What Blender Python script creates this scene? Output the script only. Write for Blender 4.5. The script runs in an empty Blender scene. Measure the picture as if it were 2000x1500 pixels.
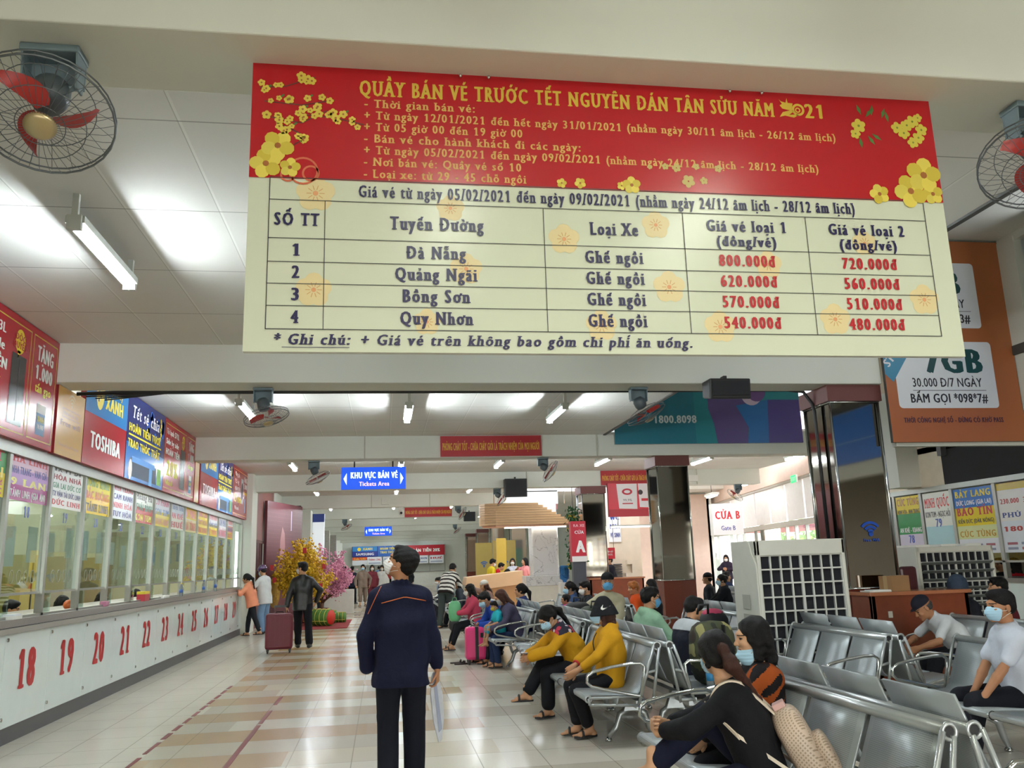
import bpy, math, random
import numpy as np
from math import sin, cos, pi, radians
from mathutils import Vector, Matrix
random.seed(7)
SC = bpy.context.scene
COL = SC.collection

# ---------------------------------------------------------------- camera
PITCH, YAW, ROLL, FPX = radians(12.04), radians(8.88), radians(-1.774), 1645.0
_f = Vector((sin(YAW)*cos(PITCH), cos(YAW)*cos(PITCH), sin(PITCH)))
_r = Vector((cos(YAW), -sin(YAW), 0)); _u = _r.cross(_f)
_r2 = _r*cos(ROLL)+_u*sin(ROLL); _u2 = _u*cos(ROLL)-_r*sin(ROLL)
cam = bpy.data.objects.new('camera', bpy.data.cameras.new('camera')); COL.objects.link(cam)
cam.data.sensor_width = 36; cam.data.lens = FPX*36/2000; cam.data.clip_start = .05; cam.data.clip_end = 400
_m = Matrix((_r2, _u2, -_f)).transposed().to_4x4(); _m.translation = (0, 0, 1.5); cam.matrix_world = _m
SC.camera = cam
# ---------------------------------------------------------------- sky, daylight, exposure
W = bpy.data.worlds.new('sky'); SC.world = W; W.use_nodes = True
_n = W.node_tree.nodes; _bg = _n['Background']
_sky = _n.new('ShaderNodeTexSky'); _sky.sky_type = 'NISHITA'; _sky.sun_disc = False; _sky.sun_elevation = radians(50); _sky.sun_rotation = radians(200)
_hs = _n.new('ShaderNodeHueSaturation'); _hs.inputs['Saturation'].default_value = .35
W.node_tree.links.new(_sky.outputs[0], _hs.inputs['Color']); W.node_tree.links.new(_hs.outputs[0], _bg.inputs[0])
_bg.inputs[1].default_value = 1.5
def area(name, loc, rot, sx, sy, power, col):
    l = bpy.data.lights.new(name, 'AREA'); l.shape = 'RECTANGLE'; l.size = sx; l.size_y = sy; l.energy = power; l.color = col
    o = bpy.data.objects.new(name, l); o.location = loc; o.rotation_euler = rot; COL.objects.link(o); return o
# daylight entering by the open front of the hall behind the camera, by the gate glazing and by the high window on the right
area('daylight_entrance', (1, -9.5, 2.4), (radians(-98), 0, pi), 12, 4, 60, (.9, 1, .96))
area('daylight_gate', (16.8, 29, 3.0), (0, radians(84), 0), 3, 16, 60, (1, .95, .92))
area('daylight_window', (7.6, 3, 4.75), (0, radians(90), 0), 1.2, 11, 60, (.9, .95, 1))
SC.view_settings.view_transform = 'Standard'; SC.view_settings.look = 'None'; SC.view_settings.gamma = 1
SC.view_settings.exposure = 0.14
SC.cycles.max_bounces = 9; SC.cycles.diffuse_bounces = 7; SC.cycles.glossy_bounces = 4; SC.cycles.transparent_max_bounces = 12; SC.cycles.caustics_reflective = False; SC.cycles.caustics_refractive = False
SC.cycles.sample_clamp_indirect = 4
TUBE_POWER = 250.0

# ---------------------------------------------------------------- materials
def lin(h):
    if isinstance(h, str):
        h = [int(h[i:i+2], 16)/255 for i in (0, 2, 4)]
        return [c/12.92 if c <= .04045 else ((c+.055)/1.055)**2.4 for c in h]
    return list(h)
MATS = {}
def mat(name, col, r=.55, m=0., n=.05, ns=6., bump=0., emit=0., spec=.5, alpha=1., trans=0., bs=None, stretch=None, coat=0.):
    """one procedural material: a base colour gently varied by noise, optional noise bump"""
    if name in MATS: return MATS[name]
    M = bpy.data.materials.new(name); M.use_nodes = True; nt = M.node_tree; N = nt.nodes; L = nt.links
    b = N['Principled BSDF']; c = lin(col)
    tc = N.new('ShaderNodeTexCoord'); mp = N.new('ShaderNodeMapping'); L.new(tc.outputs['Object'], mp.inputs[0])
    if stretch: mp.inputs['Scale'].default_value = stretch
    tx = N.new('ShaderNodeTexNoise'); tx.inputs['Scale'].default_value = ns; tx.inputs['Detail'].default_value = 3; L.new(mp.outputs[0], tx.inputs['Vector'])
    mx = N.new('ShaderNodeMix'); mx.data_type = 'RGBA'; L.new(tx.outputs['Fac'], mx.inputs[0])
    mx.inputs[6].default_value = [max(0, x*(1-n*1.6)) for x in c]+[1]; mx.inputs[7].default_value = [min(1, x*(1+n*1.6)) for x in c]+[1]
    L.new(mx.outputs[2], b.inputs['Base Color'])
    b.inputs['Roughness'].default_value = r; b.inputs['Metallic'].default_value = m; b.inputs['Specular IOR Level'].default_value = spec
    if coat: b.inputs['Coat Weight'].default_value = coat; b.inputs['Coat Roughness'].default_value = .08
    if bump:
        t2 = N.new('ShaderNodeTexNoise'); t2.inputs['Scale'].default_value = bs or ns*8; t2.inputs['Detail'].default_value = 4; L.new(mp.outputs[0], t2.inputs['Vector'])
        bp = N.new('ShaderNodeBump'); bp.inputs['Strength'].default_value = bump; bp.inputs['Distance'].default_value = .01
        L.new(t2.outputs['Fac'], bp.inputs['Height']); L.new(bp.outputs[0], b.inputs['Normal'])
    if emit:
        L.new(mx.outputs[2], b.inputs['Emission Color']); b.inputs['Emission Strength'].default_value = emit
    if alpha < 1: b.inputs['Alpha'].default_value = alpha
    if trans: b.inputs['Transmission Weight'].default_value = trans; b.inputs['IOR'].default_value = 1.33
    MATS[name] = M; return M
def nodes(M):
    nt = M.node_tree; return nt.nodes, nt.links, nt.nodes['Principled BSDF']
def P(col, r=.45, **k):
    """printed or painted colour, named by its hex"""
    return mat(('print_%s_%d' % (col, int(r*100))), col, r, n=.02, **k)
def glass(name, tint, refl=.12, rough=.02):
    if name in MATS: return MATS[name]
    M = bpy.data.materials.new(name); M.use_nodes = True; N = M.node_tree.nodes; L = M.node_tree.links; N.clear()
    o = N.new('ShaderNodeOutputMaterial'); t = N.new('ShaderNodeBsdfTransparent'); g = N.new('ShaderNodeBsdfGlossy'); x = N.new('ShaderNodeMixShader')
    lw = N.new('ShaderNodeLayerWeight'); fr = N.new('ShaderNodeMath'); fr.operation = 'POWER'; fr.inputs[1].default_value = 5.; L.new(lw.outputs['Facing'], fr.inputs[0])
    ad = N.new('ShaderNodeMath'); ad.operation = 'ADD'; ad.inputs[1].default_value = refl; ad.use_clamp = True
    nz = N.new('ShaderNodeTexNoise'); nz.inputs['Scale'].default_value = 1.3
    mr = N.new('ShaderNodeMapRange'); mr.inputs[3].default_value = refl*.6; mr.inputs[4].default_value = refl*1.4
    L.new(nz.outputs['Fac'], mr.inputs[0]); L.new(mr.outputs[0], ad.inputs[1])
    t.inputs[0].default_value = list(tint)+[1]; g.inputs['Roughness'].default_value = rough; g.inputs[0].default_value = (.95, 1, .97, 1)
    L.new(fr.outputs[0], ad.inputs[0]); L.new(ad.outputs[0], x.inputs[0]); L.new(t.outputs[0], x.inputs[1]); L.new(g.outputs[0], x.inputs[2]); L.new(x.outputs[0], o.inputs[0])
    MATS[name] = M; return M

# ---------------------------------------------------------------- mesh builder
class MB:
    def __init__(s): s.v = []; s.f = []; s.mi = []; s.mats = []; s.sm = []
    def slot(s, m):
        if m not in s.mats: s.mats.append(m)
        return s.mats.index(m)
    def add(s, vs, fs, m, smooth=False):
        o = len(s.v); s.v += [tuple(v) for v in vs]; k = s.slot(m)
        for f in fs: s.f.append(tuple(i+o for i in f)); s.mi.append(k); s.sm.append(smooth)
        return s
    def box(s, lo, hi, m, X=None):
        x0, y0, z0 = lo; x1, y1, z1 = hi
        vs = [(x0,y0,z0),(x1,y0,z0),(x1,y1,z0),(x0,y1,z0),(x0,y0,z1),(x1,y0,z1),(x1,y1,z1),(x0,y1,z1)]
        if X: vs = [X @ Vector(v) for v in vs]
        return s.add(vs, [(3,2,1,0),(4,5,6,7),(0,1,5,4),(1,2,6,5),(2,3,7,6),(3,0,4,7)], m)
    def quad(s, a, b, c, d, m): return s.add([a,b,c,d], [(0,1,2,3)], m)
    def prism(s, pts, o, u, v, w, m):
        """closed outline pts (2-D) in the plane o+u,v extruded by vector w"""
        o, u, v, w = Vector(o), Vector(u), Vector(v), Vector(w); n = len(pts)
        a = [o+u*p[0]+v*p[1] for p in pts]; b = [p+w for p in a]
        return s.add(a+b, [tuple(range(n))[::-1], tuple(range(n, 2*n))]+[(i, (i+1) % n, n+(i+1) % n, n+i) for i in range(n)], m)
    def tube(s, path, r, m, n=8, closed=False, caps=True, smooth=True):
        path = [Vector(p) for p in path]; K = len(path); rs = r if isinstance(r, (list, tuple)) else [r]*K; vs = []; up = None
        for i, p in enumerate(path):
            t = (path[(i+1) % K]-path[i-1]) if closed else (path[min(i+1, K-1)]-path[max(i-1, 0)])
            t.normalize()
            if up is None: up = Vector((0, 0, 1)) if abs(t.z) < .9 else Vector((1, 0, 0))
            a = up-t*up.dot(t)
            if a.length < 1e-4: a = t.orthogonal()
            a.normalize(); up = a; b = t.cross(a)
            vs += [p+(a*cos(2*pi*j/n)+b*sin(2*pi*j/n))*rs[i] for j in range(n)]
        fs = []
        for i in range(K if closed else K-1):
            for j in range(n):
                q = (i+1) % K
                fs.append((i*n+j, i*n+(j+1) % n, q*n+(j+1) % n, q*n+j))
        s.add(vs, fs, m, smooth)
        if caps and not closed:
            o = len(s.v)-len(vs); k = s.slot(m)
            for f in (tuple(o+j for j in range(n))[::-1], tuple(o+(K-1)*n+j for j in range(n))): s.f.append(f); s.mi.append(k); s.sm.append(False)
        return s
    def cyl(s, a, b, r, m, n=16, r2=None): return s.tube([a, b], [r, r if r2 is None else r2], m, n)
    def ball(s, c, r, m, n=10, sc=(1, 1, 1), X=None):
        vs = []; fs = []; h = max(4, n//2)
        for i in range(h+1):
            for j in range(n):
                a = pi*i/h; b = 2*pi*j/n; q = Vector((sin(a)*cos(b)*r*sc[0], sin(a)*sin(b)*r*sc[1], cos(a)*r*sc[2]))
                if X: q = X @ q
                vs.append(q+Vector(c))
        for i in range(h):
            for j in range(n): fs.append((i*n+j, (i+1)*n+j, (i+1)*n+(j+1) % n, i*n+(j+1) % n))
        return s.add(vs, fs, m, True)
    def lathe(s, prof, c, m, n=20, ax=None):
        """profile (r,z) revolved about a vertical axis through c, or about X-matrix ax"""
        vs = []; fs = []
        for r, z in prof:
            for j in range(n):
                q = Vector((r*cos(2*pi*j/n), r*sin(2*pi*j/n), z)); vs.append((ax @ q if ax else q)+Vector(c))
        for i in range(len(prof)-1):
            for j in range(n): fs.append((i*n+j, i*n+(j+1) % n, (i+1)*n+(j+1) % n, (i+1)*n+j))
        return s.add(vs, fs, m, True)
    def build(s, name, parent=None, loc=None, bevel=0):
        me = bpy.data.meshes.new(name); loc = Vector(loc) if loc else Vector((0, 0, 0))
        me.from_pydata([tuple(Vector(v)-loc) for v in s.v] if loc.length else s.v, [], s.f)
        for m in s.mats: me.materials.append(m)
        me.polygons.foreach_set('material_index', s.mi); me.polygons.foreach_set('use_smooth', s.sm); me.update()
        o = bpy.data.objects.new(name, me); COL.objects.link(o); o.location = loc
        if parent: o.parent = parent
        if bevel:
            b = o.modifiers.new('bevel', 'BEVEL'); b.width = bevel; b.segments = 2; b.limit_method = 'ANGLE'
        return o
def tag(o, label, cat, group=None):
    o['label'] = label; o['category'] = cat
    if group: o['group'] = group
    return o
def thing(name, label, cat, loc=(0, 0, 0), rot=0, group=None):
    o = bpy.data.objects.new(name, None); o.empty_display_size = .1; COL.objects.link(o); o.location = loc; o.rotation_euler = (0, 0, rot)
    return tag(o, label, cat, group)
def struct(name, mb, **k):
    o = mb.build(name, **k); o['kind'] = 'structure'; return o
def dup(root, loc, rot=None, label=None, group=None):
    """copy of a thing with copies of its parts and sub-parts (shared meshes)"""
    def cp(o, par):
        c = o.copy(); COL.objects.link(c)
        if par: c.parent = par
        for ch in o.children: cp(ch, c)
        return c
    r = cp(root, None); r.location = loc
    if rot is not None: r.rotation_euler = rot if isinstance(rot, (tuple, list)) else (0, 0, rot)
    if label: r['label'] = label
    if group: r['group'] = group
    return r

# ---------------------------------------------------------------- lettering
_T = {}; _G = {}; _K = 1/.682
def _mesh2d(s):
    cu = bpy.data.curves.new('t', 'FONT'); cu.body = s; cu.resolution_u = 2
    o = bpy.data.objects.new('t', cu); me = o.to_mesh()
    vs = np.array([(v.co.x, v.co.y) for v in me.vertices]).reshape(-1, 2)*_K; fs = [tuple(p.vertices) for p in me.polygons]
    o.to_mesh_clear(); bpy.data.objects.remove(o); bpy.data.curves.remove(cu)
    return vs, fs
def _serifs(vs, fs):
    cnt = {}; ex = []
    for f in fs:
        for i in range(len(f)): cnt.setdefault(tuple(sorted((f[i], f[(i+1) % len(f)]))), []).append(1)
    nb = {}; bd = [e for e, q in cnt.items() if len(q) == 1]
    for a, b in bd: nb.setdefault(a, []).append(b); nb.setdefault(b, []).append(a)
    for a, b in bd:
        A, B = vs[a], vs[b]; w = abs(A[0]-B[0])
        if abs(A[1]-B[1]) > .004 or not .07 < w < .26: continue
        if A[0] > B[0]: a, b, A, B = b, a, B, A
        for y0, up in ((0, 1), (.672, -1), (1., -1)):
            if abs(A[1]-y0) < .035:
                oa = [x for x in nb[a] if x != b]; ob = [x for x in nb[b] if x != a]
                if not oa or not ob: break
                da, db = vs[oa[0]]-A, vs[ob[0]]-B
                if da[1]*up < .05 or db[1]*up < .05 or abs(da[0]/da[1]-db[0]/db[1]) > .35: break
                ex.append([A[0]-.11, B[0]+(.11 if y0 != .672 else 0), A[1], A[1]+up*.085]); break
    return ex
def _stroke(pts, w):
    q = []
    for (x0, y0), (x1, y1) in zip(pts, pts[1:]):
        l = math.hypot(x1-x0, y1-y0) or 1; px, py = -(y1-y0)/l*w/2, (x1-x0)/l*w/2
        q.append([(x0-px, y0-py), (x1-px, y1-py), (x1+px, y1+py), (x0+px, y0+py)])
    return q
import unicodedata
def _glyph(c):
    """(vertices, faces, serif bars, advance) of one letter; the accents are drawn as strokes of their own"""
    if c in _G: return _G[c]
    d = unicodedata.normalize('NFD', c); base, marks = d[0], d[1:]; bar = None
    if base in 'đĐ': bar = base; base = 'd' if base == 'đ' else 'D'
    if '_l' not in _G: _G['_l'] = _mesh2d('l')[0][:, 0].max()
    adv = _mesh2d(base+'l')[0][:, 0].max()-_G['_l']
    vs, fs = _mesh2d(base); ex = _serifs(vs, fs); q = []
    if base == '1':
        x0, x1 = vs[:, 0].min()+.1, vs[:, 0].max()+.1; vs = vs+np.array([.1, 0]); adv += .12
        q.append([(x0+.02, 1.), (x0-.19, .84), (x0-.19, .74), (x0+.02, .86)])
        ex = [[x0-.12, x1+.12, 0, .085]]
    if len(vs):
        x0, x1, top = vs[:, 0].min(), vs[:, 0].max(), vs[:, 1].max(); cx = (x0+x1)/2; y = top+.09
        if base == 'i': top = .672
        if bar: q += [[(x0-.06, .44), (x0+.26, .44), (x0+.26, .54), (x0-.06, .54)]] if bar == 'Đ' else [[(x1-.32, .78), (x1+.06, .78), (x1+.06, .87), (x1-.32, .87)]]
        sx = 0
        for k in marks:
            n = '%04x' % ord(k)
            if n == '0302': q += _stroke([(cx-.17, y), (cx, y+.14), (cx+.17, y)], .075); sx = .16; y += .1
            elif n == '0306': q += _stroke([(cx-.15, y+.12), (cx-.07, y+.03), (cx+.07, y+.03), (cx+.15, y+.12)], .07); sx = .0; y += .17
            elif n == '031b': q += _stroke([(x1-.05, top-.1), (x1+.07, top-.04), (x1+.1, top+.1)], .09)
            elif n == '0301': q += _stroke([(cx-.05+sx, y), (cx+.1+sx, y+.18)], .09)
            elif n == '0300': q += _stroke([(cx+.05-sx*.4+(.14 if sx else 0), y), (cx-.1-sx*.4+(.14 if sx else 0), y+.18)], .09)
            elif n == '0309': q += _stroke([(cx-.07+sx, y+.16), (cx+.06+sx, y+.19), (cx+.07+sx, y+.1), (cx+sx, y+.07), (cx+sx, y)], .06)
            elif n == '0303': q += _stroke([(cx-.17, y+.02), (cx-.08, y+.11), (cx+.07, y+.04), (cx+.17, y+.13)], .075)
            elif n == '0323': q += [[(cx+.075*cos(a), -.2+.075*sin(a)) for a in [2*pi*i/8 for i in range(8)]]]
    vl = vs.tolist(); fs = list(fs)
    for p in q: fs.append(tuple(range(len(vl), len(vl)+len(p)))); vl += p
    _G[c] = (np.array(vl).reshape(-1, 2), fs, ex, adv); return _G[c]
def text2d(s, bold=0., serif=False):
    """outline of a line of lettering: baseline 0, capital height 1; strokes thickened sideways; slab serifs grown on stem ends when asked"""
    key = (s, bold, serif)
    if key in _T: return _T[key]
    V = []; Fs = []; x = 0.; n0 = 0
    for c in s:
        vs, fs, ex, adv = _glyph(c)
        n = max(2, int(math.ceil(bold/.085))+1) if bold else 1
        for i in range(n if len(vs) else 0):
            d = bold*(i/(n-1)-.5) if n > 1 else 0
            V.append(np.column_stack([vs+np.array([x+d, .012*(-1)**i]), np.full(len(vs), i*.00022)])); Fs += [tuple(j+n0 for j in f) for f in fs]; n0 += len(vs)
        for a, b, y0, y1 in (ex if serif else []):
            V.append(np.array([(x+a-bold/2, y0, .0011), (x+b+bold/2, y0, .0011), (x+b+bold/2, y1, .0011), (x+a-bold/2, y1, .0011)])); Fs.append((n0, n0+1, n0+2, n0+3)); n0 += 4
        x += adv+bold*.8+(.1 if serif else 0)
    vs = np.vstack(V) if V else np.zeros((0, 3))
    if len(vs): vs[:, 0] -= vs[:, 0].min()
    _T[key] = (vs, Fs); return _T[key]
class Face:
    """a flat printed face: origin o, right u, up v (unit vectors), normal n; artwork layers stand a hair in front of each other"""
    def __init__(s, o, u, v, mb=None):
        s.o, s.u, s.v = Vector(o), Vector(u).normalized(), Vector(v).normalized(); s.n = s.u.cross(s.v); s.mb = mb or MB(); s.k = 0
    def pt(s, x, y, d): return s.o+s.u*x+s.v*y+s.n*d
    def lift(s, L): return .002+.0012*L
    def poly(s, pts, m, L=0):
        s.mb.add([s.pt(x, y, s.lift(L)) for x, y in pts], [tuple(range(len(pts)))], m); return s
    def rect(s, x0, y0, x1, y1, m, L=0): return s.poly([(x0, y0), (x1, y0), (x1, y1), (x0, y1)], m, L)
    def disc(s, x, y, r, m, L=0, n=16, sy=1.): return s.poly([(x+r*cos(2*pi*i/n), y+sy*r*sin(2*pi*i/n)) for i in range(n)], m, L)
    def ring(s, x, y, r, w, m, L=0, n=24, a0=0, a1=2*pi, sy=1.):
        for i in range(n):
            a, b = a0+(a1-a0)*i/n, a0+(a1-a0)*(i+1)/n
            s.poly([(x+(r-w)*cos(a), y+sy*(r-w)*sin(a)), (x+r*cos(a), y+sy*r*sin(a)), (x+r*cos(b), y+sy*r*sin(b)), (x+(r-w)*cos(b), y+sy*(r-w)*sin(b))], m, L)
    def frame(s, x0, y0, x1, y1, w, m, L=0):
        for q in ((x0, y0, x1, y0+w), (x0, y1-w, x1, y1), (x0, y0, x0+w, y1), (x1-w, y0, x1, y1)): s.rect(*q, m, L)
    def line(s, x0, y0, x1, y1, w, m, L=0):
        d = Vector((x1-x0, y1-y0)); d.normalize(); p = Vector((-d.y, d.x))*w/2
        return s.poly([(x0-p.x, y0-p.y), (x1-p.x, y1-p.y), (x1+p.x, y1+p.y), (x0+p.x, y0+p.y)], m, L)
    def text(s, t, x, y, h, m, w=None, al='l', bold=.07, serif=False, L=1, slant=0., rot=0.):
        vs, fs = text2d(t, bold, serif)
        if not len(vs): return s
        W0 = vs[:, 0].max()*h; kx = (w/W0 if w else 1.); Wd = W0*kx; x0 = x-{'l': 0, 'c': Wd/2, 'r': Wd}[al]
        o = []
        for a, b, dz in vs:
            px, py = (a*kx+b*slant)*h, b*h
            if rot: px, py = px*cos(rot)-py*sin(rot), px*sin(rot)+py*cos(rot)
            o.append(s.pt(x0+px, y+py, s.lift(L)+dz*h*10))
        s.mb.add(o, fs, m); return s
    def flower(s, x, y, r, pet, cen, L=1, n=5, a0=.3, fat=.62, cr=.2):
        for i in range(n):
            a = a0+2*pi*i/n; cx, cy = x+cos(a)*r*.56, y+sin(a)*r*.56; pts = []
            for j in range(10):
                b = 2*pi*j/10; lx, ly = cos(b)*r*.46, sin(b)*r*fat*.62
                pts.append((cx+lx*cos(a)-ly*sin(a), cy+lx*sin(a)+ly*cos(a)))
            s.poly(pts, pet[i % len(pet)] if isinstance(pet, tuple) else pet, L+.2*i)
        if cen: s.disc(x, y, r*cr, cen, L+1, 8)
        return s
# ================================================================ THE SETTING
def math_n(M, op, a, b=None):
    N, L, _ = nodes(M); n = N.new('ShaderNodeMath'); n.operation = op
    for i, x in enumerate((a, b)):
        if x is None: continue
        if isinstance(x, (int, float)): n.inputs[i].default_value = x
        else: L.new(x, n.inputs[i])
    return n.outputs[0]
def xyz(M):
    N, L, _ = nodes(M); t = N.new('ShaderNodeTexCoord'); s = N.new('ShaderNodeSeparateXYZ'); L.new(t.outputs['Object'], s.inputs[0]); return s.outputs
def over(M, fac, col):
    """lay a colour over the base colour where fac is 1"""
    N, L, b = nodes(M); src = b.inputs['Base Color'].links[0].from_socket; m = N.new('ShaderNodeMix'); m.data_type = 'RGBA'
    L.new(fac, m.inputs[0]); L.new(src, m.inputs[6])
    if isinstance(col, str): m.inputs[7].default_value = lin(col)+[1]
    else: L.new(col, m.inputs[7])
    L.new(m.outputs[2], b.inputs['Base Color'])
def lines(M, sock, period, width, off=0.):
    return math_n(M, 'LESS_THAN', math_n(M, 'FRACT', math_n(M, 'ADD', math_n(M, 'DIVIDE', math_n(M, 'ADD', sock, off), period), 500.)), width/period)
def between(M, s, a, b): return math_n(M, 'MULTIPLY', math_n(M, 'GREATER_THAN', s, a), math_n(M, 'LESS_THAN', s, b))
m_floor = mat('floor_tiles', 'dcd5c6', .2, n=.05, ns=1.5, spec=.55)
x_, y_, z_ = xyz(m_floor); N_, L_, _b = nodes(m_floor)
def wnoise(M, a, b):
    N, L, _ = nodes(M); c = N.new('ShaderNodeCombineXYZ'); L.new(a, c.inputs[0]); L.new(b, c.inputs[1]); w = N.new('ShaderNodeTexWhiteNoise'); w.noise_dimensions = '2D'; L.new(c.outputs[0], w.inputs['Vector']); return w.outputs['Value']
_row = math_n(m_floor, 'FLOOR', math_n(m_floor, 'DIVIDE', y_, .56)); _col = math_n(m_floor, 'FLOOR', math_n(m_floor, 'DIVIDE', math_n(m_floor, 'ADD', x_, math_n(m_floor, 'MULTIPLY', _row, .23)), 1.1))
_wn = wnoise(m_floor, _row, _col); _alt = math_n(m_floor, 'FRACT', math_n(m_floor, 'MULTIPLY', _row, .5))
_alt = math_n(m_floor, 'GREATER_THAN', _alt, .25)
over(m_floor, math_n(m_floor, 'MULTIPLY', math_n(m_floor, 'MULTIPLY', math_n(m_floor, 'GREATER_THAN', _wn, .45), between(m_floor, x_, -2.0, 4.5)), .45), 'b3a48f')
over(m_floor, math_n(m_floor, 'MULTIPLY', math_n(m_floor, 'MULTIPLY', _alt, between(m_floor, x_, -2.0, .95)), math_n(m_floor, 'ADD', .45, math_n(m_floor, 'MULTIPLY', _wn, .5))), 'b89874')
over(m_floor, math_n(m_floor, 'MULTIPLY', math_n(m_floor, 'MULTIPLY', math_n(m_floor, 'LESS_THAN', _wn, .3), between(m_floor, x_, -2.0, .95)), .5), 'e0d9c4')
over(m_floor, math_n(m_floor, 'MULTIPLY', math_n(m_floor, 'MAXIMUM', lines(m_floor, x_, .5, .008, .25), lines(m_floor, y_, .56, .007)), .5), '6d6254')
m_wall = mat('cream_plaster', 'dcded5', .75, n=.04, ns=1.2, bump=.04)
m_ceil = mat('ceiling_board', 'dcdbd5', .8, n=.05, ns=1.0)
x_, y_, z_ = xyz(m_ceil)
over(m_ceil, math_n(m_ceil, 'MULTIPLY', lines(m_ceil, x_, .626, .022, 1.14), .6), 'efefe9')
over(m_ceil, math_n(m_ceil, 'MULTIPLY', lines(m_ceil, x_, .626, .006, 1.14), .5), '77756e')
over(m_ceil, math_n(m_ceil, 'MULTIPLY', lines(m_ceil, y_, 1.24, .012, -4.5), .65), '6f6d66')
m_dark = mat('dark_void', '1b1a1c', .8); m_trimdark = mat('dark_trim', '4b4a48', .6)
m_alu = mat('aluminium', 'a8aaa4', .38, m=.85, n=.04, ns=20); m_black = mat('black_plastic', '141416', .45, n=.1); m_white = mat('white_paint', 'e4e4dd', .5)
m_maroon = mat('maroon_panel', '7a4742', .3, n=.05); m_granite = mat('red_granite', '6b2f22', .25, n=.18, ns=60); m_cap = mat('maroon_capital', '6a3b38', .5)
m_mirror = mat('mirror_steel', 'a9a49c', .05, m=1., n=.03, ns=2, bump=.02, bs=.8); m_chrome = mat('chrome', 'c9ccca', .16, m=1.)
ZC, ZS, BEAMS = 3.97, 3.54, (3.02, 9.4, 16.2, 22.9, 29.6, 36.3, 43., 49.7, 56.4, 63.1, 69.8)
m = MB(); m.box((-9, -9, -.2), (26, 80, 0), m_floor); struct('floor', m)
m = MB(); m.box((-9, -9, ZC), (4.37, 80, ZC+.12), m_ceil); m.box((4.37, 16.45, ZC), (10.75, 22.95, ZC+.12), m_ceil); m.box((4.37, 29.6, ZC), (13, 80, ZC+.12), m_ceil); struct('ceiling', m)
m = MB(); m.box((4.34, -9, ZC-.02), (4.39, 16.2, ZC+.14), m_trimdark); m.box((4.345, -9, ZC+.14), (4.39, 16.2, 5.45), m_wall); struct('trim_1', m)
m = MB(); m.box((4.34, -9, 5.45), (9.4, 16.7, 5.6), m_wall); m.box((6.1, 22.96, 5.0), (16, 40, 5.15), m_wall); m.box((10.76, 15, 5.0), (14, 22.96, 5.15), m_wall); m.box((9.4, -9, 5.5), (11.7, 16.7, 5.6), m_wall); struct('ceiling_upper', m)  # last two slabs are added out of view to shut out the sky
for i, Y in enumerate(BEAMS):
    x1 = 7.9 if i < 1 else 6.1 if i < 2 else 10.7 if i in (2, 3) else 6.15
    m = MB(); m.box((-3.6, Y, ZS), (x1, Y+.45, ZC+.02 if x1 < 4 else ZC+.05), m_wall); struct('beam_%d' % (i+1), m, bevel=.008)
# thin seams where the beam plaster is joined
# left wall: office behind the ticket windows, then pilaster, maroon wall, cream wall
XL = -3.46
m_office = mat('office_wall', 'b9b69a', .8, n=.1, ns=1.5)
m = MB(); m.box((-6.6, -9, 0), (-6.5, 22.4, ZC), m_office); m.box((-6.6, 22.3, 0), (-3.75, 22.42, ZC), m_office)
m.box((-3.62, -9, 3.9), (-3.52, 22.4, ZC), m_wall); struct('wall_office', m)
m = MB(); m.box((-3.62, 22.42, 0), (-3.3, 23.3, ZC), m_wall); struct('wall_left_pilaster', m, bevel=.01)
m = MB(); m.box((-3.6, 23.3, 0), (-3.42, 27.6, ZC), m_maroon); struct('wall_left_maroon', m)
m = MB(); m.box((-3.6, 27.6, 0), (-3.4, 80, ZC), m_wall); struct('wall_left', m)
for i, Y in enumerate((33.6, 40.2, 46.8, 53.4)):
    m = MB(); m.box((-3.42, Y, 0), (-2.85, Y+.6, ZS), mat('stone_column', '8f8a84', .4, n=.2, ns=14)); struct('column_left_%d' % (i+1), m)
m = MB(); m.box((-3.4, 30.4, 0), (-2.5, 31.2, ZS), m_wall); struct('column_left_white', m)
m = MB(); m.box((-9, -9.2, 2.75), (12, -9, 5.6), m_wall); m.box((-9, -9.2, 0), (-3, -9, 2.75), m_wall); struct('wall_back_skyblock', m)  # unseen wall, added to cut the sky light on the fare board
m = MB(); m.box((-9, 74, 0), (14, 74.3, ZC), m_wall); struct('wall_far', m)
# dark timber window in the maroon wall
m = MB(); m.box((-3.44, 24.0, 1.0), (-3.40, 26.4, 2.35), mat('brown_frame', '54302b', .5)); struct('window_1', m)
pm = MB()
for y in (24.08, 24.88, 25.68): pm.box((-3.405, y, 1.08), (-3.395, y+.68, 2.27), glass('smoked_glass', (.25, .2, .2), .2))
o = struct('window_1_panes', pm)
# right-hand side: column bases, upper wall with windows, counters' wall, gate wall
def column(i, Y, x0=5.43, base=m_granite):
    m = MB(); m.box((x0, Y, 0), (x0+.66, Y+.66, 1.09), base); m.box((x0-.03, Y-.03, 3.34), (x0+.69, Y+.69, ZS), m_cap)
    m.box((x0+.02, Y+.02, 1.09), (x0+.64, Y+.64, 3.34), m_mirror)
    for a in (x0+.01, x0+.65):
        for b in (Y+.01, Y+.65): m.tube([(a, b, 1.09), (a, b, 3.34)], .016, m_chrome, 8)
    for z in (1.09, 3.33):
        for q in (((x0, Y), (x0+.66, Y)), ((x0, Y), (x0, Y+.66))): m.tube([(*q[0], z), (*q[1], z)], .012, m_chrome, 6)
    struct('column_%d' % i, m)
for i, Y in enumerate((9.5, 16.3, 22.9, 29.6, 36.3, 43., 49.7, 56.4)): column(i+1, Y)
XR = 7.95
m = MB()
m.box((XR, -9, 2.75), (XR+.2, 9.35, 3.95), m_wall); m.box((XR, -9, 5.35), (XR+.2, 9.35, 5.5), m_wall)
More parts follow.
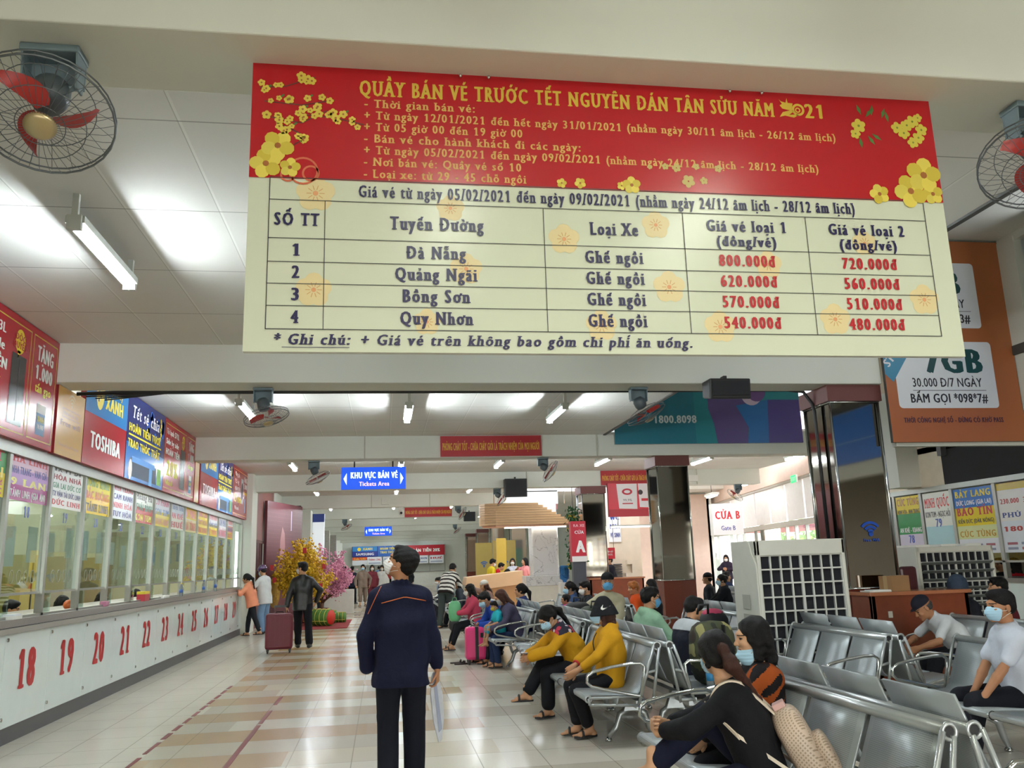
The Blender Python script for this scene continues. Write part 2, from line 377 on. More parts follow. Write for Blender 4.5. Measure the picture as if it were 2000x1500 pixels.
for y in (9.05, 6.9, 4.7, 2.5, .3, -2, -4.2, -6.4, -8.6): m.box((XR-.02, y, 3.9), (XR+.2, y+.3, 5.4), m_wall)
m.box((XR-.03, -9, 3.9), (XR+.2, 9.35, 4.02), m_trimdark)
m.box((6.2, 9.41, 2.76), (XR+.2, 9.5, 5.5), m_wall)
struct('wall_right_upper', m)
m = MB(); m.box((XR+.09, -9, 4.0), (XR+.1, 9.3, 5.4), glass('window_glass', (.95, .97, 1), .04))
for y in range(-8, 10): m.box((XR+.06, y*1.08, 4.0), (XR+.12, y*1.08+.04, 5.4), m_trimdark)
struct('window_2', m)
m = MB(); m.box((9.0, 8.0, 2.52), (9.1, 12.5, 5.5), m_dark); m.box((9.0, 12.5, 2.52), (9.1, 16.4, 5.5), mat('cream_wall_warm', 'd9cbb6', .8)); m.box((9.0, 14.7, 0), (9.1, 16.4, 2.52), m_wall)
m.box((11.6, -9, 0), (11.7, 14.8, 5.5), mat('brown_grey_wall', '8f877c', .8)); m.box((8.1, -9.1, 0), (11.7, -9, 5.5), m_wall); m.box((9.0, 14.7, 0), (11.6, 14.8, 3.2), m_office); m.box((9.0, 3.0, 3.1), (11.7, 14.8, 3.2), m_dark)
m.box((8.6, 13.1, 2.56), (9.0, 13.5, 4.2), m_wall); struct('wall_right', m)
m = MB(); m.box((8.9, 12.35, 3.0), (9.0, 12.45, 5.2), mat('grey_conduit', '5a5a5c', .6)); struct('trim_2', m)
# gate wall: oblique glazed wall with a solid head
GO = Vector((12.77, 31, 0)); GU = Vector((sin(radians(9.3)), cos(radians(9.3)), 0)); GN = Vector((-GU.y, GU.x, 0))
def G(s, d, z): return GO+GU*s+GN*d+Vector((0, 0, z))
GX = Matrix((GU, GN, Vector((0, 0, 1)))).transposed().to_4x4(); GX.translation = GO
m_gatewall = mat('pink_cream_wall', 'd9bfae', .8)
m = MB(); m.box((-11.6, -.15, 3.56), (22, .15, 4.3), m_gatewall, GX); m.box((-11.6, -.15, 4.72), (22, .15, 5.0), m_gatewall, GX)
for s in (-11.4, -8, -4, 0, 4, 8, 12, 16, 20): m.box((s, -.14, 4.3), (s+.5, .14, 4.72), m_gatewall, GX)
m.box((-11.6, -.12, 2.3), (22, .12, 2.44), mat('door_head', 'b9b2a6', .5), GX)
m.box((-11.6, -.22, 3.5), (22, .1, 3.56), mat('door_head', 'b9b2a6'), GX); struct('wall_gate', m)
m = MB()
for s in np.arange(-11.4, 20, 1.62): m.box((s, -.02, 2.46), (s+1.5, .03, 3.5), mat('frosted_panel', 'efe9e4', .35), GX)
struct('wall_gate_panels', m)
m = MB(); m.box((-11.6, .01, .02), (22, .02, 2.3), glass('gate_glass', (.97, .98, .97), .03), GX); struct('window_3', m)
m = MB()
for s in (-11.2, -9.8, -8.9, -8.06, -5.44, -4.73, -3.26, -2.4, -1.46, .65, 1.7, 2.87, 4.2, 6, 8, 11, 14, 17): m.box((s, -.04, 0), (s+.06, .05, 2.33), m_alu, GX)
m.box((-11.6, -.03, 0), (22, .04, .08), m_alu, GX); struct('door_1', m)
for i, s in enumerate((-5.44, 3.0, -11.3, 10.5)):
    m = MB(); m.box((s-.25, -.5, 0), (s+.25, .0, 3.2), m_mirror, GX); m.box((s-.28, -.53, 3.2), (s+.28, .0, 3.56), m_cap, GX); struct('column_gate_%d' % (i+1), m)
m = MB(); m.prism([(9.0, 16.4), (9.1, 16.3), (10.95, 19.5), (10.85, 19.6)], (0, 0, 0), (1, 0, 0), (0, 1, 0), (0, 0, 5.6), m_gatewall); struct('wall_gate_return', m)
# outside the gate: paved yard, planting wall, awning
m = MB(); m.box((9.2, 15, -.25), (70, 90, -.05), mat('yard_paving', 'cfc9bf', .8)); struct('ground_yard', m)
m = MB(); m.box((26, 5, 0), (26.3, 90, 3.2), mat('yard_wall', 'd8c9bf', .8)); struct('wall_yard', m)
m = MB(); m.box((15, 16, 2.5), (18, 36, 2.62), mat('pink_awning', 'd87f8c', .7)); struct('trim_awning', m)
# back partition of the hall seen past the columns: cream pier, shop fronts
m = MB(); m.box((6.75, 25.2, 0), (7.75, 26.2, ZC), mat('cream_wall_warm', 'd9cbb6')); struct('column_cream', m)
m = MB(); m.box((7.78, 26.1, 0), (8.0, 26.3, ZC), m_wall); m.box((7.3, 31.2, 0), (12.4, 31.4, 3.9), m_gatewall); m.box((6.1, 60, 0), (12.4, 60.2, ZC), m_wall)
m.box((12.3, 31.2, 0), (12.5, 74, ZC), m_wall); struct('wall_shop', m)
# ================================================================ SIGNS AND COUNTERS
RED, YEL, NAVY, CREAM = P('b5121f', .26), P('e3c24a', .4), P('1c1747', .35), P('d6dcc6', .26)
def panel(name, label, cat, o, u, v, w, h, d, face, edge=None, group=None):
    """a flat board as a thing: panel slab behind the face plane; returns (root, Face for its print)"""
    u, v = Vector(u).normalized(), Vector(v).normalized(); n = u.cross(v); o = Vector(o)
    X = Matrix((u, v, n)).transposed().to_4x4(); X.translation = o
    r = thing(name, label, cat, o+u*w/2, 0, group)
    m = MB(); m.box((0, 0, -d), (w, h, 0), edge or face, X); 
    F = Face(o, u, v); F.root = r; b = m.build('board', r); b.location = -r.location
    if edge: F.rect(0, 0, w, h, face, -.8)
    return r, F
def done(F, name='printed_face'):
    o = F.mb.build(name, F.root); o.location = -F.root.location; return o
# ---- the hanging fare board
PAL, PET = P('e6cf9e', .4), P('f0dc6e', .45)
r, F = panel('fare_board', 'large red and cream ticket price board hanging from the nearest beam', 'sign', (-.53, 3.22, 2.32), (1, 0, 0), (0, 0, 1), 3.03, 1.225, .03, CREAM, m_white)
F.rect(0, .715, 3.03, 1.225, RED, 1.4)
for x, y, s in ((.26, .655, .1), (1.27, .49, .085), (1.67, .565, .08), (.86, .35, .085), (.26, .25, .09), (1.71, .29, .09), (2.16, .4, .08), (.7, .125, .07), (1.41, .12, .085), (1.92, .12, .09), (2.44, .16, .09), (2.87, .255, .09), (.8, .61, .075), (2.62, .51, .075)):
    s *= .78; F.flower(x, y, s, P('e3d2a0', .35), P('e0a070', .4), 0, 5, 1.57, .8, .14)
    for k in range(10):
        a = k*.63; F.line(x+cos(a)*s*.2, y+sin(a)*s*.2, x+cos(a)*s*.45, y+sin(a)*s*.45, .003, P('d0a36c', .4), 1)
GOLD = P('d9b944', .35)
F.text('QUẦY BÁN VÉ TRƯỚC TẾT NGUYÊN ĐÁN TÂN SỬU NĂM', .43, 1.098, .068, GOLD, 1.83, bold=.16, serif=True, L=2)
# the ox-head numeral of the year
F.poly([(2.283, 1.1), (2.30, 1.125), (2.335, 1.135), (2.30, 1.142), (2.288, 1.158), (2.3, 1.165), (2.286, 1.188), (2.296, 1.178), (2.318, 1.172), (2.325, 1.195), (2.328, 1.172), (2.352, 1.17), (2.345, 1.145), (2.352, 1.13), (2.33, 1.113), (2.38, 1.118), (2.352, 1.1), (2.31, 1.108)], GOLD, 2)
F.ring(2.375, 1.14, .03, .011, GOLD, 2); F.ring(2.373, 1.138, .013, .006, GOLD, 2)
F.text('21', 2.405, 1.102, .068, GOLD, .085, bold=.14, L=2)
CT = P('dcb35f', .4)
for s, y, x1 in (('- Thời gian bán vé:', 1.045, .91), ('+ Từ ngày 12/01/2021 đến hết ngày 31/01/2021 (nhằm ngày 30/11 âm lịch - 26/12 âm lịch)', .992, 2.54), ('+ Từ 05 giờ 00 đến 19 giờ 00', .94, 1.11), ('- Bán vé cho hành khách đi các ngày:', .888, 1.36), ('+ Từ ngày 05/02/2021 đến ngày 09/02/2021 (nhằm ngày 24/12 âm lịch - 28/12 âm lịch)', .836, 2.44), ('- Nơi bán vé: Quầy vé số 10', .784, 1.1), ('- Loại xe: từ 29 - 45 chỗ ngồi', .731, 1.12)):
    F.text(s, .45, y, .036, CT, x1-.45, bold=.1, serif=True, L=2)
INK, LINE = P('1f1a4c', .35), P('3a3a3c', .5); RP = P('b3202a', .35)
F.frame(.08, .088, 2.93, .72, .0035, LINE, 2)
for y in (.622, .46, .362, .272, .182): F.rect(.08, y, 2.93, y+.003, LINE, 2)
for x in (.297, 1.185, 1.79, 2.35): F.rect(x, .088, x+.003, .622, LINE, 2)
F.text('Giá vé từ ngày 05/02/2021 đến ngày 09/02/2021 (nhằm ngày 24/12 âm lịch - 28/12 âm lịch)', .43, .645, .05, INK, 2.16, bold=.13, serif=True, L=3)
def cell(s, x, y, h, w, m=INK): F.text(s, x, y, h, m, w, 'c', .17, True, 3)
cell('SỐ TT', .19, .515, .052, .175); cell('Tuyến Đường', .745, .51, .055, .38); cell('Loại Xe', 1.485, .512, .055, .21)
cell('Giá vé loại 1', 2.075, .545, .05, .36); cell('(đồng/vé)', 2.07, .478, .045, .27); cell('Giá vé loại 2', 2.635, .545, .05, .36); cell('(đồng/vé)', 2.635, .478, .045, .27)
for i, (a, w, b, c) in enumerate((('Đà Nẵng', .24, '800.000đ', '720.000đ'), ('Quảng Ngãi', .33, '620.000đ', '560.000đ'), ('Bồng Sơn', .27, '570.000đ', '510.000đ'), ('Quy Nhơn', .29, '540.000đ', '480.000đ'))):
    y = .388-i*.0915
    cell(str(i+1), .19, y, .05, .03 if i else .028); cell(a, .74, y, .052, w); cell('Ghế ngồi', 1.48, y, .052, .25); cell(b, 2.065, y, .05, .255, RP); cell(c, 2.63, y, .05, .26, RP)
F.text('* Ghi chú:', .11, .028, .042, INK, .29, bold=.16, serif=True, L=3, slant=.18); F.rect(.145, .016, .4, .0185, INK, 3)
F.text('+ Giá vé trên không bao gồm chi phí ăn uống.', .44, .028, .042, INK, 1.35, bold=.13, serif=True, L=3, slant=.18)
CE, GR, BR = P('8c4a28', .4), P('4f7a3a', .4), P('5b2a22', .4)
for x, y, s in ((.108, .855, .066), (.064, .775, .064), (.158, .762, .042), (2.96, .845, .085), (2.875, .765, .08), (2.72, .745, .048), (2.99, .755, .05), (1.27, .738, .022), (1.35, .728, .025), (1.575, .742, .04), (1.53, .722, .02)):
    x = min(max(x, s*.95), 3.03-s*.95); y = max(y, .718+s*.95) if s < .03 else y
    F.flower(x, y, s, (P('e8d55c', .4), P('d2bc42', .4), P('dccb58', .4)), P('a5652e', .4), 3, 5, x*9, .72, .2)
rr = random.Random(3)
for path in (((.03, 1.11), (.13, 1.12), (.25, 1.17)), ((.05, 1.05), (.2, 1.04), (.33, 1.07)), ((.08, .98), (.2, .96), (.3, 1.02)), ((.17, 1.0), (.33, .99), (.45, .965)), ((.12, .95), (.22, .9), (.17, .86))):
    for (x0, y0), (x1, y1) in zip(path, path[1:]):
        F.line(x0, y0, x1, y1, .005, BR, 2)
        for k in range(5):
            t = rr.random(); x, y = x0+(x1-x0)*t+rr.uniform(-.025, .025), y0+(y1-y0)*t+rr.uniform(-.025, .025)
            F.flower(x, max(.9, y) if x < .2 else y, rr.uniform(.012, .02), P('e0c850', .4), P('a5652e', .4), 3, 5, rr.random()*6, .72, .25)
            if rr.random() < .3: F.line(x, y, x+.02, y+.018, .008, GR, 2)
for x, y, s in ((2.66, 1.075, .035), (2.64, 1.035, .025), (2.85, 1.075, .03), (2.88, 1.05, .03), (2.93, 1.11, .032), (2.97, 1.07, .03), (2.9, 1.09, .03), (2.95, 1.03, .03), (2.92, 1.005, .028), (2.96, 1.13, .022)):
    F.flower(x, y, s, P('d9c84e', .4), P('7d8a30', .4), 3, 5, x*20, .7, .18)
for x, y, a in ((2.7, 1.12, .9), (2.73, 1.13, 1.4), (2.78, 1.12, 1.2), (2.7, 1.03, -1.0), (2.72, 1.04, -.6), (2.66, 1.02, -1.5), (2.68, 1.13, 1.9), (2.81, 1.1, 1.7)):
    F.poly([(x, y), (x+.03*cos(a+.3), y+.03*sin(a+.3)), (x+.055*cos(a), y+.055*sin(a)), (x+.03*cos(a-.3), y+.03*sin(a-.3))], GR, 3)
for x, y, s in ((1.73, .835, .016), (1.83, .77, .03), (1.87, .84, .016), (1.66, .83, .012), (1.78, .83, .02), (1.9, .775, .018), (1.97, .835, .018)): F.flower(x, y, s, P('c9b56c', .4), None, 3, 5, x*30, .7)
for x, y, q in ((.21, .75, .06), (.24, .74, .035), (.15, .73, .03)): F.ring(x, y, q, .008, P('cf6a4a', .4), 2)
done(F)
for x in (.85, .97, 2.05, 2.2):
    m = MB(); m.ball((-.53+x, 3.2, 3.525), .008, m_chrome, 8); o = m.build('screw', r); o.location = -r.location
# ---- ticket counter on the left: one continuous base and ledge, white numbered front panels, plinth
PITCHW, Y0W = 1.057, 8.66
ctr = thing('ticket_counter', 'long white ticket counter with red numbers 18 to 29 along the left wall', 'counter', (XL, 15.4, 0))
def part(mb, name, root): o = mb.build(name, root); o.location = -root.location; return o
YE = 22.25; YS = -6.0
m = MB(); m.box((XL-.55, YS, .15), (XL-.02, YE, 1.03), m_white); part(m, 'base', ctr)
m = MB(); m.box((XL-.5, YS, 0), (XL-.012, YE, .15), mat('dark_plinth', '45464b', .35)); part(m, 'plinth', ctr)
m = MB(); m.box((XL-.9, YS, 1.055), (XL+.0, YE, 1.125), mat('grey_granite', '8c8782', .3, n=.12, ns=70)); m.box((XL-.05, YS, 1.03), (XL-.005, YE, 1.056), m_dark); m.box((XL-.9, YS, 1.0), (XL+.04, YE, 1.05), mat('ledge_edge', '9a968f', .4)); 
part(m, 'ledge', ctr)
m_pan = mat('white_glass_panel', 'e6f1ee', .12, n=.03, coat=.4)
for i in range(-13, 13):
    y0 = 8.745+i*1.082
    y1 = min(y0+1.076, YE)
    if y0 < YS: continue
    m = MB(); m.box((XL-.02, y0, .155), (XL, y1, 1.0), m_pan); o = part(m, 'front_panel', ctr)
    if i >= -3:
        for z in (.24, .945): MB().cyl((XL, y0+.04, z), (XL+.012, y0+.04, z), .018, m_chrome, 10).build('bolt', o)
        n = 18+i
        if 16 <= n <= 29:
            F = Face((XL, y0, 0), (0, 1, 0), (0, 0, 1)); F.text(str(n), .54, .47, .36, P('b8232b', .3), .41, 'c', .21, True, 1); F.mb.build('painted_number', o)
# ---- ticket windows: mullions, panes, stickers
m = MB()
for i in range(-14, 14):
    y = Y0W+i*PITCHW
    if y > YS: m.box((XL-.13, y-.03, 1.12), (XL-.06, y+.03, 2.78), m_alu)
m.box((XL-.13, YS, 2.68), (XL-.04, YE, 2.80), m_alu); m.box((XL-.12, YS, 1.125), (XL-.06, YE, 1.15), m_alu)
struct('window_frame_left', m)
m_tglass = glass('ticket_glass', (.86, .93, .9), .1, .015)
m_tglass2 = glass('hatch_glass', (.8, .9, .86), .12, .02)
for i in range(-8, 13):
    y = Y0W+i*PITCHW; m = MB(); m.box((XL-.1, y+.03, 1.36), (XL-.092, y+PITCHW-.03, 2.72), m_tglass); m.box((XL-.1, y+.03, 1.135), (XL-.092, y+.3, 1.36), m_tglass2)
    m.box((XL-.108, y+.03, 1.345), (XL-.085, y+PITCHW-.03, 1.37), m_alu)
    if i >= -1:
        for k in range(4):
            c = Vector((XL-.088, y+.3+k*.17, 1.52)); m.tube([c+Vector((0, .05*cos(2*pi*j/14), .065*sin(2*pi*j/14))) for j in range(14)], .003, m_alu, 5, closed=True)
    o = struct('window_left_%d' % (i+9), m)
ST = ((['e4c51f', 'e8eef0'], [('HOÀNG KHẢI', 'b32020'), ('GIA LAI', '24407a')]),
 (['2f8f3e', 'e8d13a'], [('ĐẠT', 'c72b2b'), ('GIA LAI', 'f0e060'), ('HÒNG KHẾ', 'b5502a')]),
 (['e3b9cf', 'c39ad0', 'a8287a'], [('HÀ LINH', 'c8303c'), ('NHA TRANG - VẠN GIÃ', '3a2f86'), ('9 LAN', 'f3e58a'), ('TÁNH LINH (GIA AN)', 'f2eef0')]),
 (['eef0ea', 'eef0ea', 'f3efe8'], [('TX VT DV', '555555'), ('HÒA NHÃ', '9a2424'), ('GIA LAI ĐỨC CƠ', '1f7a4a'), ('TX VẬN TẢI ĐỨC LINH', '333366'), ('ĐỨC LINH', 'c22a2a')]),
 (['e3d34c', 'e8c42e'], [('SÔNG HINH', '5f8a3a'), ('BẮC RUỘNG', 'c8661e'), ('(TÁNH LINH)', '222222')]),
 (['e9edf2', 'e9edf2'], [('NHA TRANG', 'c03a4a'), ('CAM RANH', '3a3f80'), ('NINH HÒA', 'c03a4a'), ('TUY HÒA', '3a3f80')]),
 (['e9ede2', 'b83a3a'], [('Hoàng Hà', '222222'), ('THÁI BÌNH', '1f6a4a'), ('KON TUM', 'f0e050')]),
 (['dfe3ea', 'e8d23c'], [('CƯ PHAN', 'b83a6a'), ('KON TUM', '3a6a9a'), ('QUẢNG NAM', 'c87a1e')]),
 (['d8e2ea', 'f0eddc'], [('Thiện Tiến', '3a5a9a'), ('AN KHÊ', 'b82a4a'), ('HUẾ', 'c02a2a')]),
 (['e8c832', 'efe0a0'], [('VINH', 'd86a1e'), ('HÀ TĨNH', 'c8501e')]),
 (['f0cf28', 'f0d860'], [('SÔNG CẦU', 'c03a2a'), ('TUY HÒA', '9a4a1e'), ('BÌNH ĐỊNH', 'c03a2a')]),
 (['eceef0', 'e8d040'], [('TUYÊN HÓA', 'c02a2a'), ('ĐỒNG HỚI', '3a4a8a'), ('LỆ THỦY', 'c02a2a')]),
 (['e9ecf0', 'e4d8dc'], [('BỐN MAI', '3a4a8a'), ('ĐÀ NẴNG', 'c02a4a')]),
 (['e8edf0', 'e8a088', 'e8d040'], [('THÀNH', 'b82a2a'), ('QUẢNG TRỊ', '3a4a8a'), ('HUẾ', 'c02a2a')]))
for i, (bands, tx) in enumerate(ST):
    y = Y0W+(i-2)*PITCHW+.045; w = PITCHW-.09
    if i >= 13: w = .8
    F = Face((XL-.09, y, 2.255), (0, 1, 0), (0, 0, 1)); h = .455; n = len(bands)
    F.mb.box((XL-.0905, y, 2.255), (XL-.0895, y+w, 2.71), P(bands[0]))
    for k, c in enumerate(bands): F.rect(0, h*(n-1-k)/n, w, h*(n-k)/n, P(c, .25), 0)
    k = len(tx)
    for j, (s, c) in enumerate(tx): F.text(s, w/2, h*(k-1-j)/k+h*.07, h/k*.62, P(c, .3), w*.9, 'c', .18, j % 2 == 0, 1)
    o = F.mb.build('route_sticker'); tag(o, 'route sticker reading %s over a left ticket window' % max(tx, key=lambda t: len(t[0]))[0], 'sticker', 'route stickers over the left ticket windows')
    if i > 0:
        F = Face((XL-.09, y, 2.1), (0, 1, 0), (0, 0, 1)); F.text(str(15+i+1), w*.5, 0, .11, P('3a4fa8', .3), .13, 'c', .14, True, 0); o = F.mb.build('window_number'); tag(o, 'blue number %d stuck on the ticket window glass' % (16+i), 'number', 'blue window numbers on the left glass')
# white paper notices taped inside the panes
rr = random.Random(11)
for i in range(-1, 12):
    y = Y0W+i*PITCHW
    for k in range(2):
        a, z = y+(.08 if k == 0 else .62)+rr.uniform(0, .1), rr.uniform(1.6, 1.75)
        m = MB(); m.box((XL-.116, a, z), (XL-.113, a+rr.uniform(.2, .3), z+rr.uniform(.25, .4)), P(rr.choice(('e6e8e2', 'dfe3d8', 'e9e2a0', 'd5dde0')), .6)); o = m.build('paper_notice')
        tag(o, 'paper notice taped inside ticket window %d, %s side' % (18+i, 'near' if k == 0 else 'far'), 'notice', 'paper notices behind the ticket glass')
# fascia boards over the counter
def fascia(name, label, y0, y1, face, g=None, h=1.17):
    return panel(name, label, 'sign', (XL+.02, y0, 2.79), (0, 1, 0), (0, 0, 1), y1-y0, h, .06, face, P('8a1a22', .4), g)
RD, GD = P('a81c2c', .22), P('d8b24a', .35)
def fridge_ad(label, y0, y1, t513):
    r, F = fascia('appliance_banner', label, y0, y1, RD); w = y1-y0; d = w*.69
    for a, b in ((.03, d-.03), (d+.03, w-.04)): F.frame(a, .06, b, 1.1, .012, GD, 1)
    F.text('Tủ lạnh '+t513, d*.06, .93, .09, P('f2f0ee'), d*.55, bold=.16); F.text('Side by side', d*.06, .77, .09, P('f2f0ee'), d*.55, bold=.16); F.text('HOÀN TIỀN', d*.06, .6, .1, P('f2f0ee'), d*.6, bold=.2)
    F.text('20%', d*.12, .27, .24, P('e8d43a'), d*.48, bold=.2); F.text('Nhanh', d*.1, .12, .08, P('e8d43a'), d*.3, bold=.1)
    F.rect(d*.72, .13, d*.93, .8, P('2a2a30', .25), 1); F.rect(d*.83, .17, d*.835, .76, P('55555c'), 2); F.disc(d*.82, .93, .11*min(1, w), P('e8cf3a'), 1, 20, 1.1); F.poly([(d*.79, .84), (d*.84, .84), (d*.8, .76)], P('e8cf3a'), 1)
    F.text('ĐỘC', d*.82, .94, .06, P('a81c2c'), d*.15, 'c', .15, False, 2); F.text('QUYỀN', d*.82, .86, .06, P('a81c2c'), d*.2, 'c', .15, False, 2)
    c = (d+w)/2; q = w-d
    F.text('TẶNG', c, .86, .15, P('f2f0ee'), q*.6, 'c', .2); F.text('1.000', c, .67, .14, P('f2f0ee'), q*.62, 'c', .2); F.text('tấn gạo', c, .54, .09, P('e8d43a'), q*.58, 'c', .15)
    F.rect(c-q*.16, .12, c+q*.16, .43, P('3d6a9c'), 1); F.rect(c-q*.16, .34, c+q*.16, .43, P('cfcfc8'), 2); F.text('XANH', c, .25, .06, P('e8d43a'), q*.24, 'c', .1, False, 3); F.text('10.000', c, .18, .05, P('f2f0ee'), q*.24, 'c', .1, False, 3)
    done(F)
BL, DB = P('2f7fc0', .22), P('1c2b6c', .22)
def toshiba(label, y0, y1):
    r, F = fascia('appliance_banner', label, y0, y1, RD); w = y1-y0
    F.rect(0, .62, w, 1.17, BL, 1); F.disc(w*.3, .93, .15, P('e8cf3a'), 2, 20, 1.5); 
    for k in range(5): F.rect(w*.3-.08+(k % 2)*.07, .8+k*.05, w*.3-.03+(k % 2)*.07, .84+k*.05, P('2a3a50'), 3)
    F.text('Điện máy', w*.45, .98, .085, P('e8cf3a'), w*.4, bold=.08, L=2); F.text('XANH', w*.43, .76, .17, P('e8d43a'), w*.44, bold=.22, L=2); F.text('TOSHIBA', w*.5, .22, .19, P('f2f0ee'), w*.72, 'c', .22, False, 2); done(F)
def tet(label, y0, y1):
    r, F = fascia('appliance_banner', label, y0, y1, DB); w = y1-y0; rr = random.Random(5)
    F.rect(0, 0, w, .5, P('2a6fb5', .22), 1)
    for k in range(16): F.disc(w*.5+rr.uniform(0, w*.45), .55+rr.uniform(.1, .5), rr.uniform(.05, .1), P('2b55a8', .22), 1, 8)
    F.text('Tết sẻ chia', w*.46, .86, .17, P('f2f0ee'), w*.72, 'c', .1, True, 3, .15)
    F.text('HOÀN TIỀN TƯƠI', w*.45, .66, .11, P('e8d43a'), w*.82, 'c', .2, False, 3); F.rect(w*.04, .6, w*.9, .625, P('e8d43a'), 3); F.text('TRAO THÓC THẬT', w*.45, .44, .11, P('e8d43a'), w*.84, 'c', .2, False, 3)
    for k in range(5): F.flower(w*.86+.03*(k % 2), 1.05-k*.07, .04, P('e8cf3a'), P('a8701e'), 3)
    F.rect(w*.1, .05, w*.8, .3, P('27364a'), 2); F.rect(w*.15, .25, w*.75, .33, P('4f8ac8'), 3); F.disc(w*.12, .14, .09, P('d8d4cc'), 3, 10, 1.6); F.rect(w*.6, .0, w*.68, .25, P('5a9ad0'), 3); F.rect(w*.82, .05, w*.93, .3, P('7ab04a'), 3); done(F)
fridge_ad('red fridge advertisement banner nearest the camera above the counter', 7.15, 9.38, '513L')
fridge_ad('second red fridge advertisement banner, between blue panel and gold strip', 13.97, 16.19, '571L')
r, F = fascia('gold_banner', 'gold wireless logo panel between red banner and blue panel', 9.46, 10.28, P('cfa050', .25), None, .74)
for k, q in enumerate((.13, .09, .05)): F.ring(.41, .57, q, .02, P('dcc48c', .25), 1, 10, radians(40), radians(140))
F.disc(.41, .57, .018, P('dcc48c', .25), 1); F.frame(.15, .42, .68, .52, .008, P('a8782e'), 1); F.text('Kết nối tại đây', .41, .45, .04, P('a8782e'), .45, 'c'); F.text('Free wifi', .41, .33, .06, P('8a5a1e'), .6, 'c', .12); F.text('Powered by wifi station', .41, .1, .035, P('a8782e'), .6, 'c'); done(F)
r, F = fascia('gold_banner', 'narrow gold panel at the far end of the second red banner', 16.26, 16.62, P('cfa050', .25), None, .74); done(F)
tet('dark blue promotion panel before the nearest red fridge banner', 5.1, 7.12); toshiba('blue over red appliance panel beside the gold panel', 10.3, 11.93); tet('dark blue new year promotion panel beside the near blue and red panel', 11.95, 13.95)
toshiba('blue over red appliance panel past the dark gap further along', 16.75, 18.45); tet('dark blue new year promotion panel in the farthest banner set', 18.47, 20.3)
r, F = fascia('appliance_banner', 'red washing machine advertisement at the far end of the counter', 20.32, 22.38, RD); w = 2.06; kq = .8
F.frame(.06, .06, w-.06, 1.1, .012, GD, 1)
for x, y, s, q in ((.3, .95, 'Máy giặt', .8), (.3, .78, '9,5 kg', .7), (.3, .6, 'HOÀN TIỀN', .9)): F.text(s, x*kq, y, .1, P('f2f0ee'), q*kq, bold=.15, L=2)
F.text('1.5 triệu', .15, .34, .18, P('e8d43a'), 1.0, bold=.2, L=2); F.text('Nhanh', .25, .16, .09, P('f2f0ee'), .6, bold=.1, L=2)
F.rect(1.1, .35, 1.45, .95, P('c9ccd0'), 1); F.disc(1.27, .65, .14, P('2a2a30'), 2, 18, 1.5); F.text('TẶNG', 1.75, .9, .12, P('f2f0ee'), .5, 'c', .18, False, 2); F.text('1.000', 1.75, .74, .12, P('f2f0ee'), .5, 'c', .18, False, 2); F.text('tấn gạo', 1.75, .6, .08, P('e8d43a'), .5, 'c', .1, False, 2); F.rect(1.65, .15, 1.85, .5, P('8fa8c8'), 1); done(F)
# ---- overhead signs
def lightbox(label, x0, x1, y, z0, z1):
    r, F = panel('hanging_sign', label, 'sign', (x0, y, z0), (1, 0, 0), (0, 0, 1), x1-x0, z1-z0, .09, mat('sign_blue_lit', '1450d8', .4, n=.01, emit=.9), m_black)
    w, h = x1-x0, z1-z0; lit = mat('sign_white_lit', 'dff2f4', .4, n=.01, emit=1.3); pk = mat('sign_pink_lit', 'f2c8ea', .4, n=.01, emit=1.1)
    F.text('KHU VỰC BÁN VÉ', w*.51, h*.5, h*.27, lit, w*.73, 'c', .2); F.text('Tickets Area', w*.51, h*.15, h*.19, pk, w*.47, 'c', .14)
    F.poly([(w*.035, h*.48), (w*.085, h*.74), (w*.085, h*.2)], lit, 1); F.poly([(w*.965, h*.48), (w*.915, h*.2), (w*.915, h*.74)], lit, 1); done(F)
    for x in (.2, .8):
        m = MB(); m.box((x0+w*x-.015, y+.03, z1), (x0+w*x+.015, y+.06, 3.97), m_black); part(m, 'hanger', r)
lightbox('blue lit ticket area sign hanging in the near part of the hall', -.87, .47, 18., 3.12, 3.585)
lightbox('smaller blue lit ticket area sign far down the hall', -.95, .45, 45., 3.13, 3.6)
def slogan(label, x0, x1, y, z0):
    r, F = panel('slogan_banner', label, 'banner', (x0, y-.03, z0), (1, 0, 0), (0, 0, 1), x1-x0, .4, .02, P('a8242c', .5), P('a8242c', .5))
    F.text('PHÒNG CHÁY TỐT - CHỮA CHÁY GIỎI LÀ TRÁCH NHIỆM CỦA MỌI NGƯỜI', (x1-x0)/2, .12, .14, P('d8a838'), (x1-x0)*.96, 'c', .16); done(F)
slogan('red fire safety slogan banner on the third beam', 1.09, 3.07, 16.2, 3.555)
slogan('orange red slogan banner on a far beam', .9, 2.9, 36.3, 3.56)
slogan('red slogan banner on the beam behind the nearer mirror column', 6.0, 7.9, 22.9, 3.56)
r, F = panel('hotline_banner', 'teal and purple hotline banner over the third beam on the right', 'banner', (4.56, 16.14, 3.76), (1, 0, 0), (0, 0, 1), 4.0, 1.6, .06, P('2a7f8c', .4), m_alu)
F.rect(0, 0, 1.7, 1.6, P('256f84', .4), 0); F.poly([(2.15, 0), (2.1, .4), (2.0, .7), (2.0, 1.6), (3.0, 1.6), (2.8, 0)], P('5a4a80', .4), 1); F.poly([(2.8, 0), (2.85, .3), (2.6, .78), (3.3, .9), (3.4, 0)], P('2a68a8', .4), 2); F.poly([(3.25, .0), (3.3, .9), (4.0, .9), (4.0, 0)], P('4a3f80', .4), 3)
F.disc(2.95, 1.0, .22, P('cdb9cf', .4), 3, 18); F.disc(3.06, 1.06, .2, P('6a4a84', .4), 4, 18); F.text('1800.8098', .83, .42, .155, P('d8e4e8', .4), .9, bold=.14, L=5); done(F)
